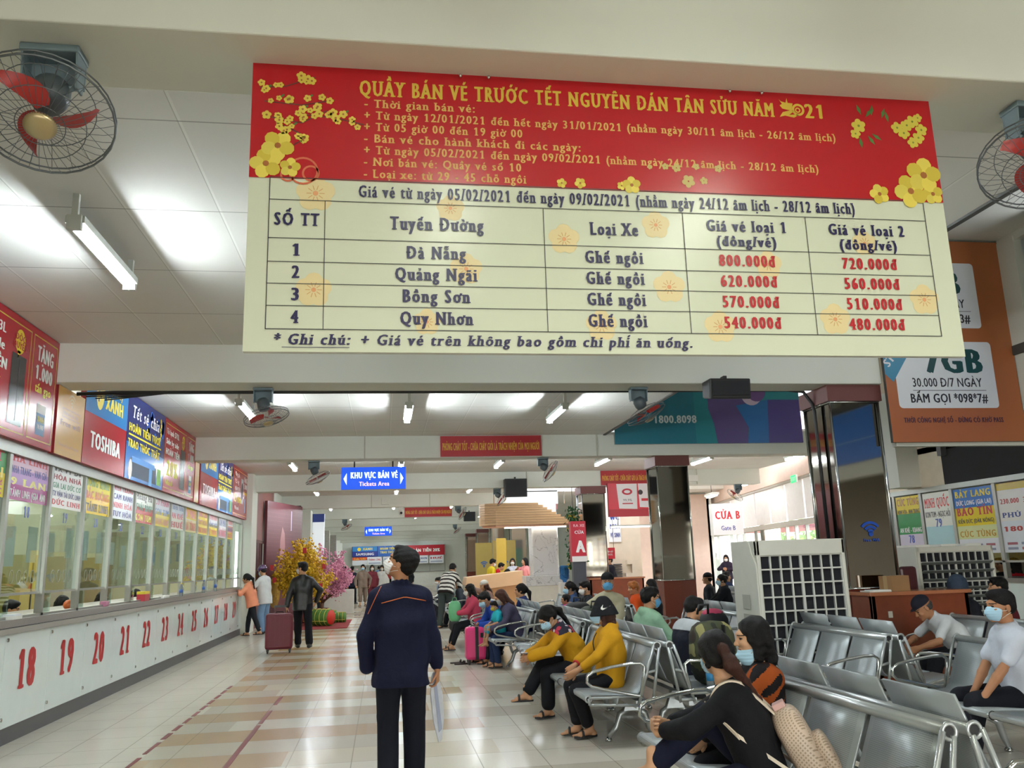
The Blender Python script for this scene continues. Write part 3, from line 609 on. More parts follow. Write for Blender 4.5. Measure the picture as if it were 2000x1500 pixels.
r, F = panel('data_plan_billboard', 'orange mobile data billboard with white cards up on the right', 'billboard', (6.12, 9.34, 2.8), (1, 0, 0), (0, 0, 1), 1.82, 2.62, .05, mat('billboard_orange', 'a8643c', .3, n=.02), m_trimdark)
WH = P('dfe2e6', .3)
def card(x0, y0, x1, y1):
    q = .05; pts = []
    for cx, cy, a in ((x1-q, y0+q, -90), (x1-q, y1-q, 0), (x0+q, y1-q, 90), (x0+q, y0+q, 180)):
        for k in range(5): pts.append((cx+q*cos(radians(a+k*22.5)), cy+q*sin(radians(a+k*22.5))))
    F.poly(pts, WH, 0)
card(.14, .42, 1.5, 1.27); card(.14, 1.45, 1.42, 2.32); CK = P('28242a', .4); TL = P('1d4a4c', .4)
F.text('7GB', .95, .87, .3, TL, .8, 'c', .2); F.text('30.000 Đ/7 NGÀY', .83, .69, .11, CK, .95, 'c', .05); F.rect(.35, .64, 1.35, .646, CK, 1); F.text('BẤM GỌI *098*7#', .83, .49, .11, CK, 1.05, 'c', .09)
F.text('3GB', .8, 1.9, .3, TL, .8, 'c', .2); F.text('15.000 Đ/3 NGÀY', .75, 1.72, .11, CK, .95, 'c', .05); F.rect(.3, 1.67, 1.3, 1.676, CK, 1); F.text('BẤM GỌI *098*3#', .75, 1.52, .11, CK, 1.05, 'c', .09)
F.poly([(.0, 1.22), (.0, .85), (.1, .75), (.45, 1.25), (.35, 1.3)], P('3a86a8', .3), 2); F.text('ST70', .06, .93, .1, WH, .3, bold=.15, L=3, rot=.85); F.text('THỜI CÔNG NGHỆ SỐ - ĐỪNG CÓ KHỜ PASS', .85, .24, .06, P('4a2a3a', .4), 1.35, 'c', .2); done(F)
r, F = panel('blue_window_sign', 'blue panel below the bright high window at the right edge', 'sign', (XR-.04, 9.0, 3.0), (0, -1, 0), (0, 0, 1), 4.2, .88, .03, P('1f6fd0', .3), m_alu); F.poly([(.15, .75), (.4, .8), (.42, .72), (.2, .68)], P('e8eef2'), 1); F.rect(0, .36, 4.2, .37, P('9fc0e0'), 1); done(F)
# ---- right-hand ticket counters
rc = thing('ticket_counter', 'white ticket counter with red number 80 on the right side', 'counter', (9, 11, 0))
m = MB(); m.box((8.98, 8.2, .12), (9.4, 14.7, 1.02), m_white); part(m, 'base', rc); m = MB(); m.box((8.94, 8.2, 1.02), (9.6, 14.7, 1.08), mat('grey_granite', '8c8782')); part(m, 'ledge', rc)
for n, y in ((78, 13.6), (79, 12.75), (80, 11.9), (81, 10.9), (82, 9.85)):
    m = MB(); m.box((8.96, y-.42, .16), (8.98, y+.42, 1.0), m_pan); o = part(m, 'front_panel', rc); F = Face((8.96, y+.42, 0), (0, -1, 0), (0, 0, 1)); F.text(str(n), .45, .4, .34, P('b8232b', .3), .4, 'c', .21, True, 1); q = F.mb.build('painted_number', o)
m = MB()
for y in (14.6, 13.97, 13.2, 12.4, 11.42, 10.4, 9.4, 8.4): m.box((9.0, y-.035, 1.08), (9.07, y+.035, 2.52), m_alu)
m.box((8.98, 8.2, 2.46), (9.08, 14.7, 2.54), m_alu); m.box((9.0, 8.2, 1.3), (9.06, 14.7, 1.33), m_alu); struct('window_frame_right', m)
m = MB(); m.box((9.03, 8.2, 1.33), (9.038, 14.6, 2.46), m_tglass); struct('window_right', m)
RS = ((13.24, 13.92, [('e8cf2e', .3), ('2f8a4a', .35), ('d8cfe0', .35)], [('CÚC TÙNG', 'a8681e', .84, .12), ('NINH HÒA - NHA TRANG', '222222', .7, .07), ('AN KHÊ - KBANG', 'f0f0f0', .38, .08), ('78', '3a4fa8', .2, .13)], '78'),
 (12.45, 13.15, [('f0efe6', .55), ('b8dce4', .3), ('5f7f6a', .15)], [('MINH QUỐC', 'd02a2a', .76, .15), ('KON TUM - NGỌC HỒI', '222222', .6, .09), ('79', '3a4fa8', .44, .13)], '79'),
 (11.47, 12.36, [('2f6fc0', .3), ('e8cf2e', .28), ('dfe3a8', .2), ('e6e8ee', .22)], [('BẢY LANG', 'e8d43a', .86, .1), ('ĐỨC LONG (GIA LAI)', 'e8eef4', .74, .07), ('BẢO TÍN', 'c02a2a', .58, .12), ('KIẾN ĐỨC (ĐĂK NÔNG)', '222222', .46, .06), ('CÚC TÙNG', 'c0902a', .25, .09)], '80'),
 (10.45, 11.38, [('c8b020', .1), ('e8e4e0', .45), ('dfe3ea', .45)], [('230.000  300.000', 'b04040', .7, .07), ('PHÚ YÊN', '3a4a8a', .5, .07), ('180.000', 'b04040', .3, .07)], '81'), (9.45, 10.36, [('dfe6ea', .6), ('e4e4e0', .4)], [('GIA NGHĨA', '3a4a8a', .7, .07), ('150.000', 'b04040', .5, .07)], '82'))
for y0, y1, bands, tx, n in RS:
    w = y1-y0; h = 1.0; F = Face((9.02, y1, 1.44), (0, -1, 0), (0, 0, 1)); z = h
    F.mb.box((9.0195, y0, 1.44), (9.0215, y1, 2.44), P('e6e8ea'))
    for c, q in bands: F.rect(0, z-q*h, w, z, P(c, .25), 0); z -= q*h
    for s, c, y, hh in tx: F.text(s, w/2, y*h, hh, P(c, .3), w*.9 if len(s) > 2 else .16, 'c', .16, s.isupper() and len(s) < 10, 1)
    for k in range(6): F.rect(w*.08+(k % 3)*w*.3, .04+(k//3)*.07, w*.3+(k % 3)*w*.3, .075+(k//3)*.07, P('a8626c' if k % 2 else '8c92a8'), 2)
    o = F.mb.build('route_sticker'); tag(o, 'tall route and fare sticker on right counter window %s' % n, 'sticker', 'route stickers on the right counter windows')
# gate sign
r, F = panel('gate_sign', 'white Gate B sign with red letters hanging before the glazed gate', 'sign', (10.02, 25.0, 2.17), (cos(radians(-4)), sin(radians(-4)), 0), (0, 0, 1), 0.95, .95, .3, P('e6e2e4', .3), m_white)
F.text('CỬA B', .475, .48, .23, P('c8202c'), .78, 'c', .16, True); F.text('Gate B', .475, .14, .13, P('2a3a8a'), .45, 'c', .06); done(F)
r, F = panel('exit_sign', 'small green exit sign on the gate wall', 'sign', tuple(G(-9.4, .2, 3.42)), tuple(-GU), (0, 0, 1), .45, .2, .05, mat('exit_green_lit', '10d070', .4, emit=1.2), m_white); F.text('EXIT', .22, .05, .1, P('f0fff4'), .36, 'c', .1); done(F)
# red soap advertisement between the mirror columns
r, F = panel('soap_billboard', 'red billboard with two white product cards between mirror columns', 'billboard', (6.15, 22.78, 2.68), (1, 0, 0), (0, 0, 1), 2.2, .92, .1, P('c8283c', .35), P('8a1a28'))
F.rect(0, 0, 2.2, .2, P('a81e30', .35), 0); F.poly([(.25, .9), (.3, .22), (.82, .2), (.84, .9)], P('eeeaec'), 1); F.poly([(.87, .9), (.89, .25), (1.5, .22), (1.62, .9)], P('ece6ea'), 1); F.disc(.55, .68, .15, P('b8243c'), 2, 16, .6); F.disc(.55, .68, .09, P('eeeaec'), 3, 12, .5)
F.text('99,9%', .55, .42, .06, P('6a6a70'), .25, 'c', .05, False, 2); F.rect(.4, .34, .7, .37, P('b8243c'), 2); F.disc(1.3, .72, .12, P('4a3a4a'), 2, 14); F.rect(.95, .42, 1.48, .49, P('c8283c'), 2); F.disc(.93, .66, .07, P('3a2e34'), 3); done(F)

# wireless sticker on the near mirror column, and the far ticket counters closing the hall
F = Face((5.79, 9.515, 1.72), (1, 0, 0), (0, 0, 1)); bw = P('2450b0', .3)
for q in (.15, .1, .055): F.ring(0, 0, q, .032, bw, 1, 12, radians(38), radians(142))
F.disc(0, .0, .03, bw, 1); F.text('Free Wifi', 0, -.09, .035, bw, .2, 'c', .1); tag(F.mb.build('wireless_sticker'), 'blue wireless symbol stuck on the near mirror column', 'sticker')
fr = thing('ticket_counter', 'far ticket counter with blue and red banners closing the end of the hall', 'counter', (1, 73.6, 0)); Y = 73.5
m = MB(); m.box((-2.6, Y, 0), (5.2, Y+.4, 1.05), m_white); part(m, 'base', fr); m = MB(); m.box((-2.6, Y-.05, 1.05), (5.2, Y+.4, 1.12), mat('grey_granite', '8c8782')); part(m, 'ledge', fr)
m = MB(); m.box((-2.6, Y+.05, 2.44), (5.2, Y+.2, 3.3), DB); part(m, 'fascia', fr); F = Face((-2.6, Y+.05, 2.44), (1, 0, 0), (0, 0, 1)); F.rect(.05, .45, 2.1, .85, BL, 0); F.rect(.05, .0, 2.1, .43, P('1c2f86', .3), 0); F.text('SAMSUNG', 1.08, .12, .2, P('f2f0ee'), 1.5, 'c', .2); F.text('XANH', 1.3, .55, .2, P('e8d43a'), .8, 'c', .2); F.disc(.6, .63, .15, P('e8cf3a'), 1)
F.rect(2.15, 0, 4.4, .85, P('2a5fae', .3), 0); F.text('HOÀN TIỀN TƯƠI', 3.3, .55, .18, P('e8d43a'), 1.9, 'c', .2); F.text('TRAO THÓC THẬT', 3.3, .25, .18, P('e8d43a'), 1.9, 'c', .2); F.rect(4.45, 0, 7.8, .85, RD, 0); F.text('HOÀN TIỀN 20%', 6.1, .3, .25, P('f2f0ee'), 2.6, 'c', .2)
F.o.z = 1.75; F.rect(.05, .42, 1.25, .66, P('d8402a'), 0); F.text('Tuấn Liên', .65, .46, .15, P('f0d84a'), 1.0, 'c', .15, True)
for k, s in enumerate(('THÀNH CÔNG', 'ĐÀ NẴNG', 'PHƯƠNG', 'QUY NHƠN', 'HUẾ')): F.rect(1.3+k*1.3, 0, 2.5+k*1.3, .66, P('e6e8ec'), 0); F.text(s, 1.9+k*1.3, .36, .16, P('b8303a' if k % 2 == 0 else '3a4a8a'), 1.0, 'c', .16); F.rect(1.4+k*1.3, .1, 2.4+k*1.3, .2, P('9aa2b4'), 1)
F.rect(.05, 0, 1.25, .4, P('e6e8ec'), 0); o = F.mb.build('printed_face', fr); o.location = -fr.location
m = MB()
for k in range(7): m.box((-2.6+k*1.3, Y+.06, 1.12), (-2.54+k*1.3, Y+.14, 2.44), m_alu)
part(m, 'window_posts', fr)
# ================================================================ FITTINGS UNDER THE CEILING
m_tube = mat('fluorescent_lit', 'f0fbff', .4, n=0, emit=TUBE_POWER); m_fix = mat('lamp_housing', 'c4c8c2', .5); m_wire = mat('fan_wire', '6d7276', .35, m=.8)
m_tubedim = mat('dim_tube_lit', 'eef4e6', .4, n=0, emit=80.)  # emission lowered so these tubes do not overlight the fare board
def tube_proto(name, twin, m_tube=m_tube):
    r = thing(name, '', 'lamp')
    m = MB(); m.box((-.06, -.62, -.05), (.06, .62, .0), m_fix); m.build('housing', r)
    for s in (-1, 1):
        m = MB(); m.box((-.045, s*.62-.02, -.1), (.045, s*.62+.02, .0), m_fix).box((-.02, s*.62-.015, 0), (.02, s*.62+.015, .15), m_fix); m.build('lamp_holder', r)
    for x in ((-.025, .025) if twin else (0,)):
        m = MB(); m.cyl((x, -.6, -.085), (x, .6, -.085), .016, m_tube, 10); m.build('fluorescent_tube', r)
    return r
LG = 'fluorescent tube lamps under the ceiling'
LAMPS = [(-2.0, 6.15, 'bright tube lamp nearest the left fascia, left of the fare board'), (.4, 6.2, 'tube lamp on the ceiling hidden behind the fare board'), (2.7, 6.2, 'tube lamp on the ceiling behind the right half of the fare board'),
 (-1.95, 12.35, 'tube lamp beside the left wire fan behind the second beam'), (.37, 12.6, 'middle tube lamp between the second and third beams'), (2.68, 12.7, 'tube lamp on the right between the second and third beams'),
 (-2.0, 19.2, 'tube lamp beyond the third beam near the left fan'), (.4, 19.3, 'tube lamp behind the blue hanging sign'), (2.65, 19.2, 'tube lamp beyond the third beam above the black speaker'), (5.05, 19.0, 'tube lamp left of the mirror column on the third beam'), (7.5, 19.1, 'tube lamp just right of the mirror column on the third beam'), (9.6, 18.4, 'tube lamp between the fan and the near mirror column'),
 (-2.0, 26, None), (.4, 26, None), (2.65, 26, None), (-2.0, 33, None), (.4, 33, None), (2.65, 33, None), (5, 33, None), (-1.5, 39.7, None), (1.5, 39.7, None), (4.5, 39.7, None), (-1.5, 46.4, None), (1.5, 46.4, None), (4.5, 46.4, None), (-1, 53, None), (2.6, 53, None), (-1, 60, None), (2.6, 60, None), (-1, 67, None), (2.6, 67, None), (-1, 72, None), (2.6, 72, None)]
tp = tube_proto('tube_lamp', False)
for i, (x, y, lab) in enumerate(LAMPS):
    o = tp if i == 0 else dup(tp, (0, 0, 0)); o.location = (x, y, ZC-.15); o['label'] = lab or 'white tube lamp on the ceiling hidden behind other beams'; o['group'] = LG
tw = tube_proto('twin_tube_lamp', True, m_tubedim)
for i, (x, y, lab) in enumerate(((.43, 1.15, None), (2.1, 1.15, None), (1.2, -4.5, None))):  # third lamp, far back, is added as fill light for the nearest beam
    o = tw if i == 0 else dup(tw, (0, 0, 0)); o.location = (x, y, ZC-.15); o['label'] = 'twin tube lamp on the ceiling behind the camera'; o['group'] = LG
for i, (s, q) in enumerate(((2.38, 'farthest'), (-2.71, 'middle'), (-7.56, 'nearest'))):
    p = G(s, .9, 3.65); r = thing('pendant_lamp', 'hanging tube lamp before the gate wall, %s of the three' % q, 'lamp', p, radians(-9.3), 'pendant lamps by the gate')
    MB().box((-.13, -.62, -.02), (.13, .62, .06), m_white).build('reflector', r); MB().cyl((-.05, -.6, -.05), (-.05, .6, -.05), .02, mat('pendant_lit', 'eef8f2', .4, n=0, emit=22.), 8).cyl((.05, -.6, -.05), (.05, .6, -.05), .02, mat('pendant_lit', 'eef8f2'), 8).build('fluorescent_tubes', r)
    MB().cyl((0, 0, .06), (0, 0, 1.2), .008, m_black, 6).build('rod', r)
def fan(label, loc, rz, tilt, yaw, big=False, g='wire-caged orbit fans hung from the beams'):
    r = thing('orbit_fan', label, 'fan', loc, rz, g); R = .25
    gr = mat('fan_grey_blue', '6f8088', .45); rd = mat('fan_blade_red', 'a82c2a', .35)
    MB().box((-.11, -.06, -.03), (.11, .06, 0), gr).build('ceiling_plate', r, bevel=.006)
    m = MB()
    for s in (-1, 1): m.prism([(-.05, 0), (.05, 0), (.03, -.15), (-.03, -.15)], (s*.1-.004, 0, -.02), (0, 1, 0), (0, 0, 1), (.008, 0, 0), gr)
    m.box((-.105, .04, -.14), (.105, .05, -.02), gr); m.build('yoke', r)
    X = Matrix.Rotation(yaw, 4, 'Z') @ Matrix.Rotation(tilt, 4, 'X')     # local -z is the direction the air goes
    c = Vector((0, 0, -.17)); h = c+X @ Vector((0, 0, -.19))
    m = MB(); ax = X.to_3x3()
    m.lathe([(0, .05), (.05, .045), (.07, .01), (.072, -.05), (.06, -.09), (.02, -.1), (0, -.1)], c, mat('fan_motor', '4b555b', .4), 18, ax); m.tube([(-.1, 0, -.15), c, (.1, 0, -.15)], .014, gr, 8); m.build('motor', r)
    for k in range(3):
        m = MB(); a0 = k*2*pi/3+.5; pts = []
        for t in np.linspace(0, 1, 9):
            rad = .03+t*.165; a = a0-.75*t; wd = .036*sin(pi*min(.93, t*.85+.12))+.006
            for s in (-1, 1): pts.append(h+X @ Vector((rad*cos(a)-s*wd*sin(a), rad*sin(a)+s*wd*cos(a), .02+s*.018)))
        m.add(pts+[p+X @ Vector((0, 0, .003)) for p in pts], [(2*i, 2*i+2, 2*i+3, 2*i+1) for i in range(8)]+[(18+2*i+1, 18+2*i+3, 18+2*i+2, 18+2*i) for i in range(8)], rd, True); m.build('blade', r)
    m = MB(); n = 40
    def cir(rad, z, w, N=28): m.tube([h+X @ Vector((rad*cos(2*pi*j/N), rad*sin(2*pi*j/N), z)) for j in range(N)], w, m_wire, 5, closed=True)
    cir(R, 0, .0045); cir(R, .03, .0035); cir(R*.62, -.045, .002); cir(R*.34, -.06, .002); cir(R*.7, .075, .002)
    for k in range(n):
        a = 2*pi*k/n; d = Vector((cos(a), sin(a), 0))
        m.tube([h+X @ (d*q+Vector((0, 0, z))) for q, z in ((.05, -.068), (R*.5, -.055), (R*.85, -.025), (R, .0))], .0013, m_wire, 3)
        if k % 2 == 0: m.tube([h+X @ (d*q+Vector((0, 0, z))) for q, z in ((R, .02), (R*.7, .075), (.07, .1))], .0013, m_wire, 3)
    m.build('cage', r)
    m = MB(); m.lathe([(0, -.085), (.045, -.082), (.058, -.07), (.058, -.06), (0, -.055)], h, mat('fan_badge', 'b9a77f', .3, m=.6), 20, ax); m.build('badge', r)
    return r
fan('wire-caged orbit fan with red blades left of the fare board', (-1.29, 3.22, ZS), 0, radians(-30), radians(10))
fan('wire-caged fan cut off by the right picture edge, right of the fare board', (3.02, 3.22, ZS), 0, radians(-30), radians(-40))
fan('orbit fan tilted under the second beam, left of the hall', (-1.35, 9.7, ZS), 0, radians(-18), radians(60))
fan('orbit fan tilted under the second beam, left of the teal banner', (3.05, 9.65, ZS), 0, radians(-32), radians(105))
fan('orbit fan under the third beam, left of the blue hanging sign', (-1.31, 16.45, ZS), 0, radians(28), radians(-70))
fan('orbit fan under the third beam, by the black speaker', (3.13, 16.4, ZS), 0, radians(-55), radians(80))
fan('orbit fan between the two mirror columns on the right', (10.1, 23.1, ZS), 0, radians(40), radians(90))
fan('orbit fan under the fourth beam, above the wooden canopy', (3.1, 23.1, ZS), 0, radians(-55), radians(80)); fan('orbit fan under the fifth beam down the hall', (2.6, 29.8, ZS), 0, radians(-60), radians(80))
fan('pinkish orbit fan at the left of a far beam', (-1.6, 36.5, ZS), 0, radians(30), radians(-60)); fan('orbit fan right of the far slogan banner', (3.6, 43.2, ZS), 0, radians(-40), radians(80))
def speaker(label, loc, rz, w=.42, h=.26):
    r = thing('wall_speaker', label, 'speaker', loc, rz); MB().prism([(-.11, -h), (.12, -h+.05), (.12, 0), (-.14, 0)], (-w/2, 0, 0), (0, 1, 0), (0, 0, 1), (w, 0, 0), m_black).build('cabinet', r, bevel=.015)
    MB().box((-w/2+.03, -.142, -h+.04), (w/2-.03, -.125, -.03), mat('speaker_cloth', '222226', .9, bump=.3, bs=300)).build('grille', r); MB().box((-.02, .0, -.01), (.02, .1, .06), m_black).build('bracket', r)
speaker('black speaker hung under the second beam behind the fare board', (3.98, 9.2, 3.53), 0, .5, .24); speaker('black speaker on the fourth beam right of the blue sign', (3.55, 22.7, 3.75), 0, .62, .5); speaker('small black speaker on a far beam', (3.6, 35.9, 3.7), 0, .5, .4)
m = MB(); p = [(-3.4, 9.88, 3.44), (-3.0, 9.9, 3.46), (-1.5, 9.92, 3.47), (1, 9.93, 3.48), (3, 9.93, 3.49), (5.1, 9.92, 3.5), (5.3, 9.86, 3.46), (5.38, 9.82, 3.3), (5.39, 9.8, 3.2), (5.4, 9.8, 1.1)]
m.tube([Vector(q)+Vector((0, 0, .07)) for q in p], .022, m_black, 6); tag(m.build('cable'), 'black cable bundle strung along the second beam and down a mirror column', 'cable')
m = MB(); 
for k in range(4): m.tube([(-3.4+k*.1, 9.88, 3.5-.02*k), (-2.9, 9.9, 3.51-.015*k), (-2.2, 9.9, 3.55)], .008, m_black, 5)
tag(m.build('loose_cable'), 'loose black wires drooping at the left end of the second beam', 'cable')
def cctv(label, loc):
    r = thing('dome_camera', label, 'camera', loc); MB().box((-.08, -.06, -.04), (.08, .06, .06), m_white).build('mount', r); MB().lathe([(0, -.22), (.06, -.2), (.085, -.13), (.085, -.03), (.06, 0), (0, 0)], (0, 0, 0), m_white, 16).build('housing', r); MB().ball((0, -.07, -.14), .045, m_black, 10).build('lens', r)
cctv('white dome camera right of the middle mirror column', (8.1, 22.75, 3.52)); cctv('white dome camera under a far beam in the hall centre', (.62, 29.8, 3.48))
def box_thing(name, label, cat, lo, hi, m, bev=.008):
    b = MB(); b.box(lo, hi, m); o = b.build(name, None, ((lo[0]+hi[0])/2, (lo[1]+hi[1])/2, lo[2]), bev); return tag(o, label, cat)
box_thing('junction_box', 'cream electric box on the beam above the dome camera', 'box', (8.35, 22.8, 3.62), (8.8, 22.9, 3.8), m_white); box_thing('junction_box', 'cream electric box on a far beam in the hall centre', 'box', (-.05, 29.5, 3.62), (.2, 29.6, 3.85), m_wall)
r = thing('wall_television', 'old black television on a shelf high on the left', 'television', (-2.85, 28.3, 2.95)); MB().box((-.22, -.1, 0), (.22, .1, .6), m_black).build('casing', r, bevel=.02); MB().box((-.17, -.115, .08), (.17, -.1, .52), mat('dark_screen', '3a4040', .1)).build('screen', r)
r = thing('wall_tube_lamp', 'short tube lamp fixed to the cream wall right of the near mirror column', 'lamp', (8.95, 13.6, 3.42)); MB().box((-.03, -.3, -.03), (.05, .3, .03), m_fix).build('housing', r); MB().cyl((-.05, -.28, -.03), (-.05, .28, -.03), .018, m_tube, 8).build('fluorescent_tube', r)
# ================================================================ BENCHES
m_perf = mat('perforated_steel', 'a2a9ab', .36, m=.35, n=.06, ns=4)
N_, L_, b_ = nodes(m_perf); _tc = N_.new('ShaderNodeUVMap')
x_, y_, z_ = xyz(m_perf)
def dots(M, a, b, p=.0085):
    u = math_n(M, 'SUBTRACT', math_n(M, 'FRACT', math_n(M, 'DIVIDE', math_n(M, 'ADD', a, 50.), p)), .5); v = math_n(M, 'SUBTRACT', math_n(M, 'FRACT', math_n(M, 'DIVIDE', math_n(M, 'ADD', b, 50.), p)), .5)
    return math_n(M, 'LESS_THAN', math_n(M, 'ADD', math_n(M, 'MULTIPLY', u, u), math_n(M, 'MULTIPLY', v, v)), .07)
_uv = N_.new('ShaderNodeSeparateXYZ'); L_.new(_tc.outputs[0], _uv.inputs[0])
over(m_perf, math_n(m_perf, 'MULTIPLY', math_n(m_perf, 'MULTIPLY', dots(m_perf, _uv.outputs[0], _uv.outputs[1]), math_n(m_perf, 'MULTIPLY', between(m_perf, _uv.outputs[0], .045, .475), between(m_perf, _uv.outputs[1], .04, .95))), .6), '3a3d42')
m_steel = mat('bench_steel', 'b2b7b7', .3, m=.6, n=.05)
SW = .555
def profile(double):
    p = [(-.47, .385), (-.475, .42), (-.45, .435), (-.3, .43), (-.1, .415), (-.03, .42), (.01, .46), (.05, .56), (.1, .68), (.145, .79)]
    if double: p = p[:-1]+[(.155, .82), (.2, .93)]
    return p
def seat_panel(parent, y, double=False):
    pr = profile(double); me = MB(); d = .012; L = [0]
    for a, b in zip(pr, pr[1:]): L.append(L[-1]+math.hypot(b[0]-a[0], b[1]-a[1]))
    y0, y1 = y+.024, y+SW-.024; n = len(pr); vs = []
    for s in (0, 1):
        for k, (x, z) in enumerate(pr):
            a = pr[max(k-1, 0)]; b = pr[min(k+1, n-1)]; l = math.hypot(b[0]-a[0], b[1]-a[1]); nx, nz = (b[1]-a[1])/l, -(b[0]-a[0])/l
            vs += [(x+nx*d*s, y0, z+nz*d*s), (x+nx*d*s, y1, z+nz*d*s)]
    fs = [(2*i, 2*i+1, 2*i+3, 2*i+2) for i in range(n-1)]+[(2*n+2*i+2, 2*n+2*i+3, 2*n+2*i+1, 2*n+2*i) for i in range(n-1)]
    fs += [(2*i, 2*i+2, 2*n+2*i+2, 2*n+2*i) for i in range(n-1)]+[(2*i+3, 2*i+1, 2*n+2*i+1, 2*n+2*i+3) for i in range(n-1)]+[(0, 2*n, 2*n+1, 1), (2*n-1, 4*n-1, 4*n-2, 2*n-2)]
    me.add(vs, fs, m_perf, True); o = me.build('seat_panel', parent)
    uv = o.data.uv_layers.new(name='UVMap')
    for p in o.data.polygons:
        for li, vi in zip(p.loop_indices, p.vertices): uv.data[li].uv = ((0 if vi % 2 == 0 else SW-.048), L[(vi % (2*n))//2])
    return o
def arm_path(y): return [(.0, y, .40), (-.02, y, .41), (-.3, y, .47), (-.42, y, .5), (-.455, y, .535), (-.45, y, .585), (-.4, y, .615), (-.25, y, .645), (-.08, y, .665), (.0, y, .665), (.035, y, .64), (.03, y, .58), (-.01, y, .41)]
def end_frame(parent, y):
    m = MB(); o = [(-.03, .33), (.045, .33), (.075, .45), (.175, .77), (.19, .8), (.165, .83), (.135, .82), (.12, .79), (.03, .55), (-.03, .42)]
    for a, b in (((-.03, .34), (.125, .8)), ((.09, .34), (.17, .78))): m.tube([(a[0], y, a[1]), (b[0], y, b[1])], .014, m_steel, 6)
    m.tube([(.04, y, .58), (.125, y, .6)], .012, m_steel, 6); m.tube([(-.02, y, .36), (.1, y, .36)], .014, m_steel, 6)
    for a, b in (((-.45, .41), (-.02, .405)), ((-.44, .36), (-.02, .335)), ((-.2, .41), (-.22, .35)), ((-.45, .41), (-.44, .36))): m.tube([(a[0], y, a[1]), (b[0], y, b[1])], .012, m_steel, 6)
    return m.build('end_frame', parent)
def ring_cap(m, x, y, z, r):
    m.tube([(x+r*cos(2*pi*j/16), y, z+r*sin(2*pi*j/16)) for j in range(16)], .009, m_steel, 6, closed=True); m.lathe([(0, 0), (r-.006, 0)], (x, y, z), m_black, 14, Matrix.Rotation(pi/2, 3, 'X'))
def bench_row(parent, n, double, M=None):
    w = n*SW
    for i in range(n): seat_panel(parent, i*SW, double)
    m = MB(); m.cyl((-.45, 0, .405), (-.45, w, .405), .026, m_steel, 12)
    ring_cap(m, -.45, -.001, .405, .024); ring_cap(m, -.45, w+.001, .405, .024)
    for i in range(n+1): m.tube([(-.45+.028*cos(a), i*SW, .405+.028*sin(a)) for a in np.linspace(0, 2*pi, 12, False)], .004, m_black, 4, closed=True)
    m.build('front_tube', parent)
    m = MB(); m.cyl((.155, 0, .795), (.155, w, .795), .027, m_steel, 12); ring_cap(m, .155, -.001, .795, .03); ring_cap(m, .155, w+.001, .795, .03); m.build('top_tube', parent)
    for y in (-.004, w+.004): end_frame(parent, y); MB().tube(arm_path(y), .0135, m_chrome, 8).build('armrest', parent)
    MB().box((-.05, .0, .31), (.02, w, .37), m_steel).build('beam', parent)
def legs(parent, n, w2=0.):
    w = n*SW
    for y in (.38, w-.38):
        m = MB(); m.prism([(-.06, .24), (.1, .24), (.045, .38), (-.01, .38)], (0, y-.03, 0), (1, 0, 0), (0, 0, 1), (0, .06, 0), m_steel)
        for s, xf in ((-1, -.2), (1, .185+w2)): m.tube([(.02+s*.03, y, .26), (.02+s*.11, y, .21), (xf*.75+.02, y, .1), (xf, y, .035)], [.03, .028, .024, .018], m_steel, 8)
        o = m.build('leg', parent)
        for xf in (-.2, .185+w2): MB().lathe([(0, .035), (.015, .033), (.03, .014), (.03, 0), (0, 0)], (xf, y, 0), m_chrome, 12).build('foot_pad', o)
def bench(label, x, y, n, rz=0., group='perforated steel waiting benches', double=False):
    r = thing('waiting_bench', label, 'bench', (x, y, 0), rz, group); bench_row(r, n, False); legs(r, n, .0)
    return r
b4 = bench('steel bench nearest the camera, at the bottom right corner', 2.07, 3.27, 4)
b3 = bench('steel bench of three empty seats before the big white cooler', 4.02, 6.78, 3)
def dbl(label, src, x, y, n):
    """the other row of a back-to-back pair: its taller backs cross over the first row's top tube"""
    r = thing('waiting_bench', label, 'bench', (x, y, 0), pi, 'perforated steel waiting benches'); bench_row(r, n, True); legs(r, n); return r
d4 = dbl('steel bench back to back with the nearest one, facing away to the right', None, 2.07+.42, 3.27+4*SW, 4)
d3 = dbl('steel bench back to back with the three empty seats', None, 4.02+.42, 6.78+3*SW, 3)
def cp(src, x, y, rz, label): return dup(src, (x, y, 0), rz, label, 'perforated steel waiting benches')
cp(b4, 2.1, 7.06, 0, 'steel bench carrying the two women in yellow jackets'); cp(d4, 2.52, 7.06+4*SW, pi, 'steel bench behind the yellow jackets, facing right, with camouflage backpack')
cp(b4, 2.12, 9.85, radians(-4), 'steel bench with empty seats beyond the woman in floral hood'); cp(d4, 2.6, 9.8+4*SW, pi, 'steel bench facing right, behind the empty seats beyond the floral hood')
cp(b4, 2.05, 12.6, radians(3), 'steel bench under the family with the pink suitcase'); cp(d4, 2.47, 12.6+4*SW, pi, 'steel bench facing right, behind the family with the pink suitcase')
cp(b4, 2.0, 15.6, 0, 'steel bench of the woman in the pink sweater'); cp(b4, 2.0, 21.2, 0, 'steel bench beside the stooping man in stripes'); cp(b4, 2.0, 24.4, 0, 'steel bench far behind the striped shirt'); cp(b4, 2.0, 27.6, 0, 'farthest steel bench along the walkway')
cp(b3, 3.75, 17.4, 0, 'steel bench of grey backs before the white cabinet'); cp(b4, 3.55, 13.1, 0, 'steel bench of the boy in the black shirt'); cp(d4, 3.97, 13.1+4*SW, pi, 'steel bench facing right behind the boy in the black shirt')
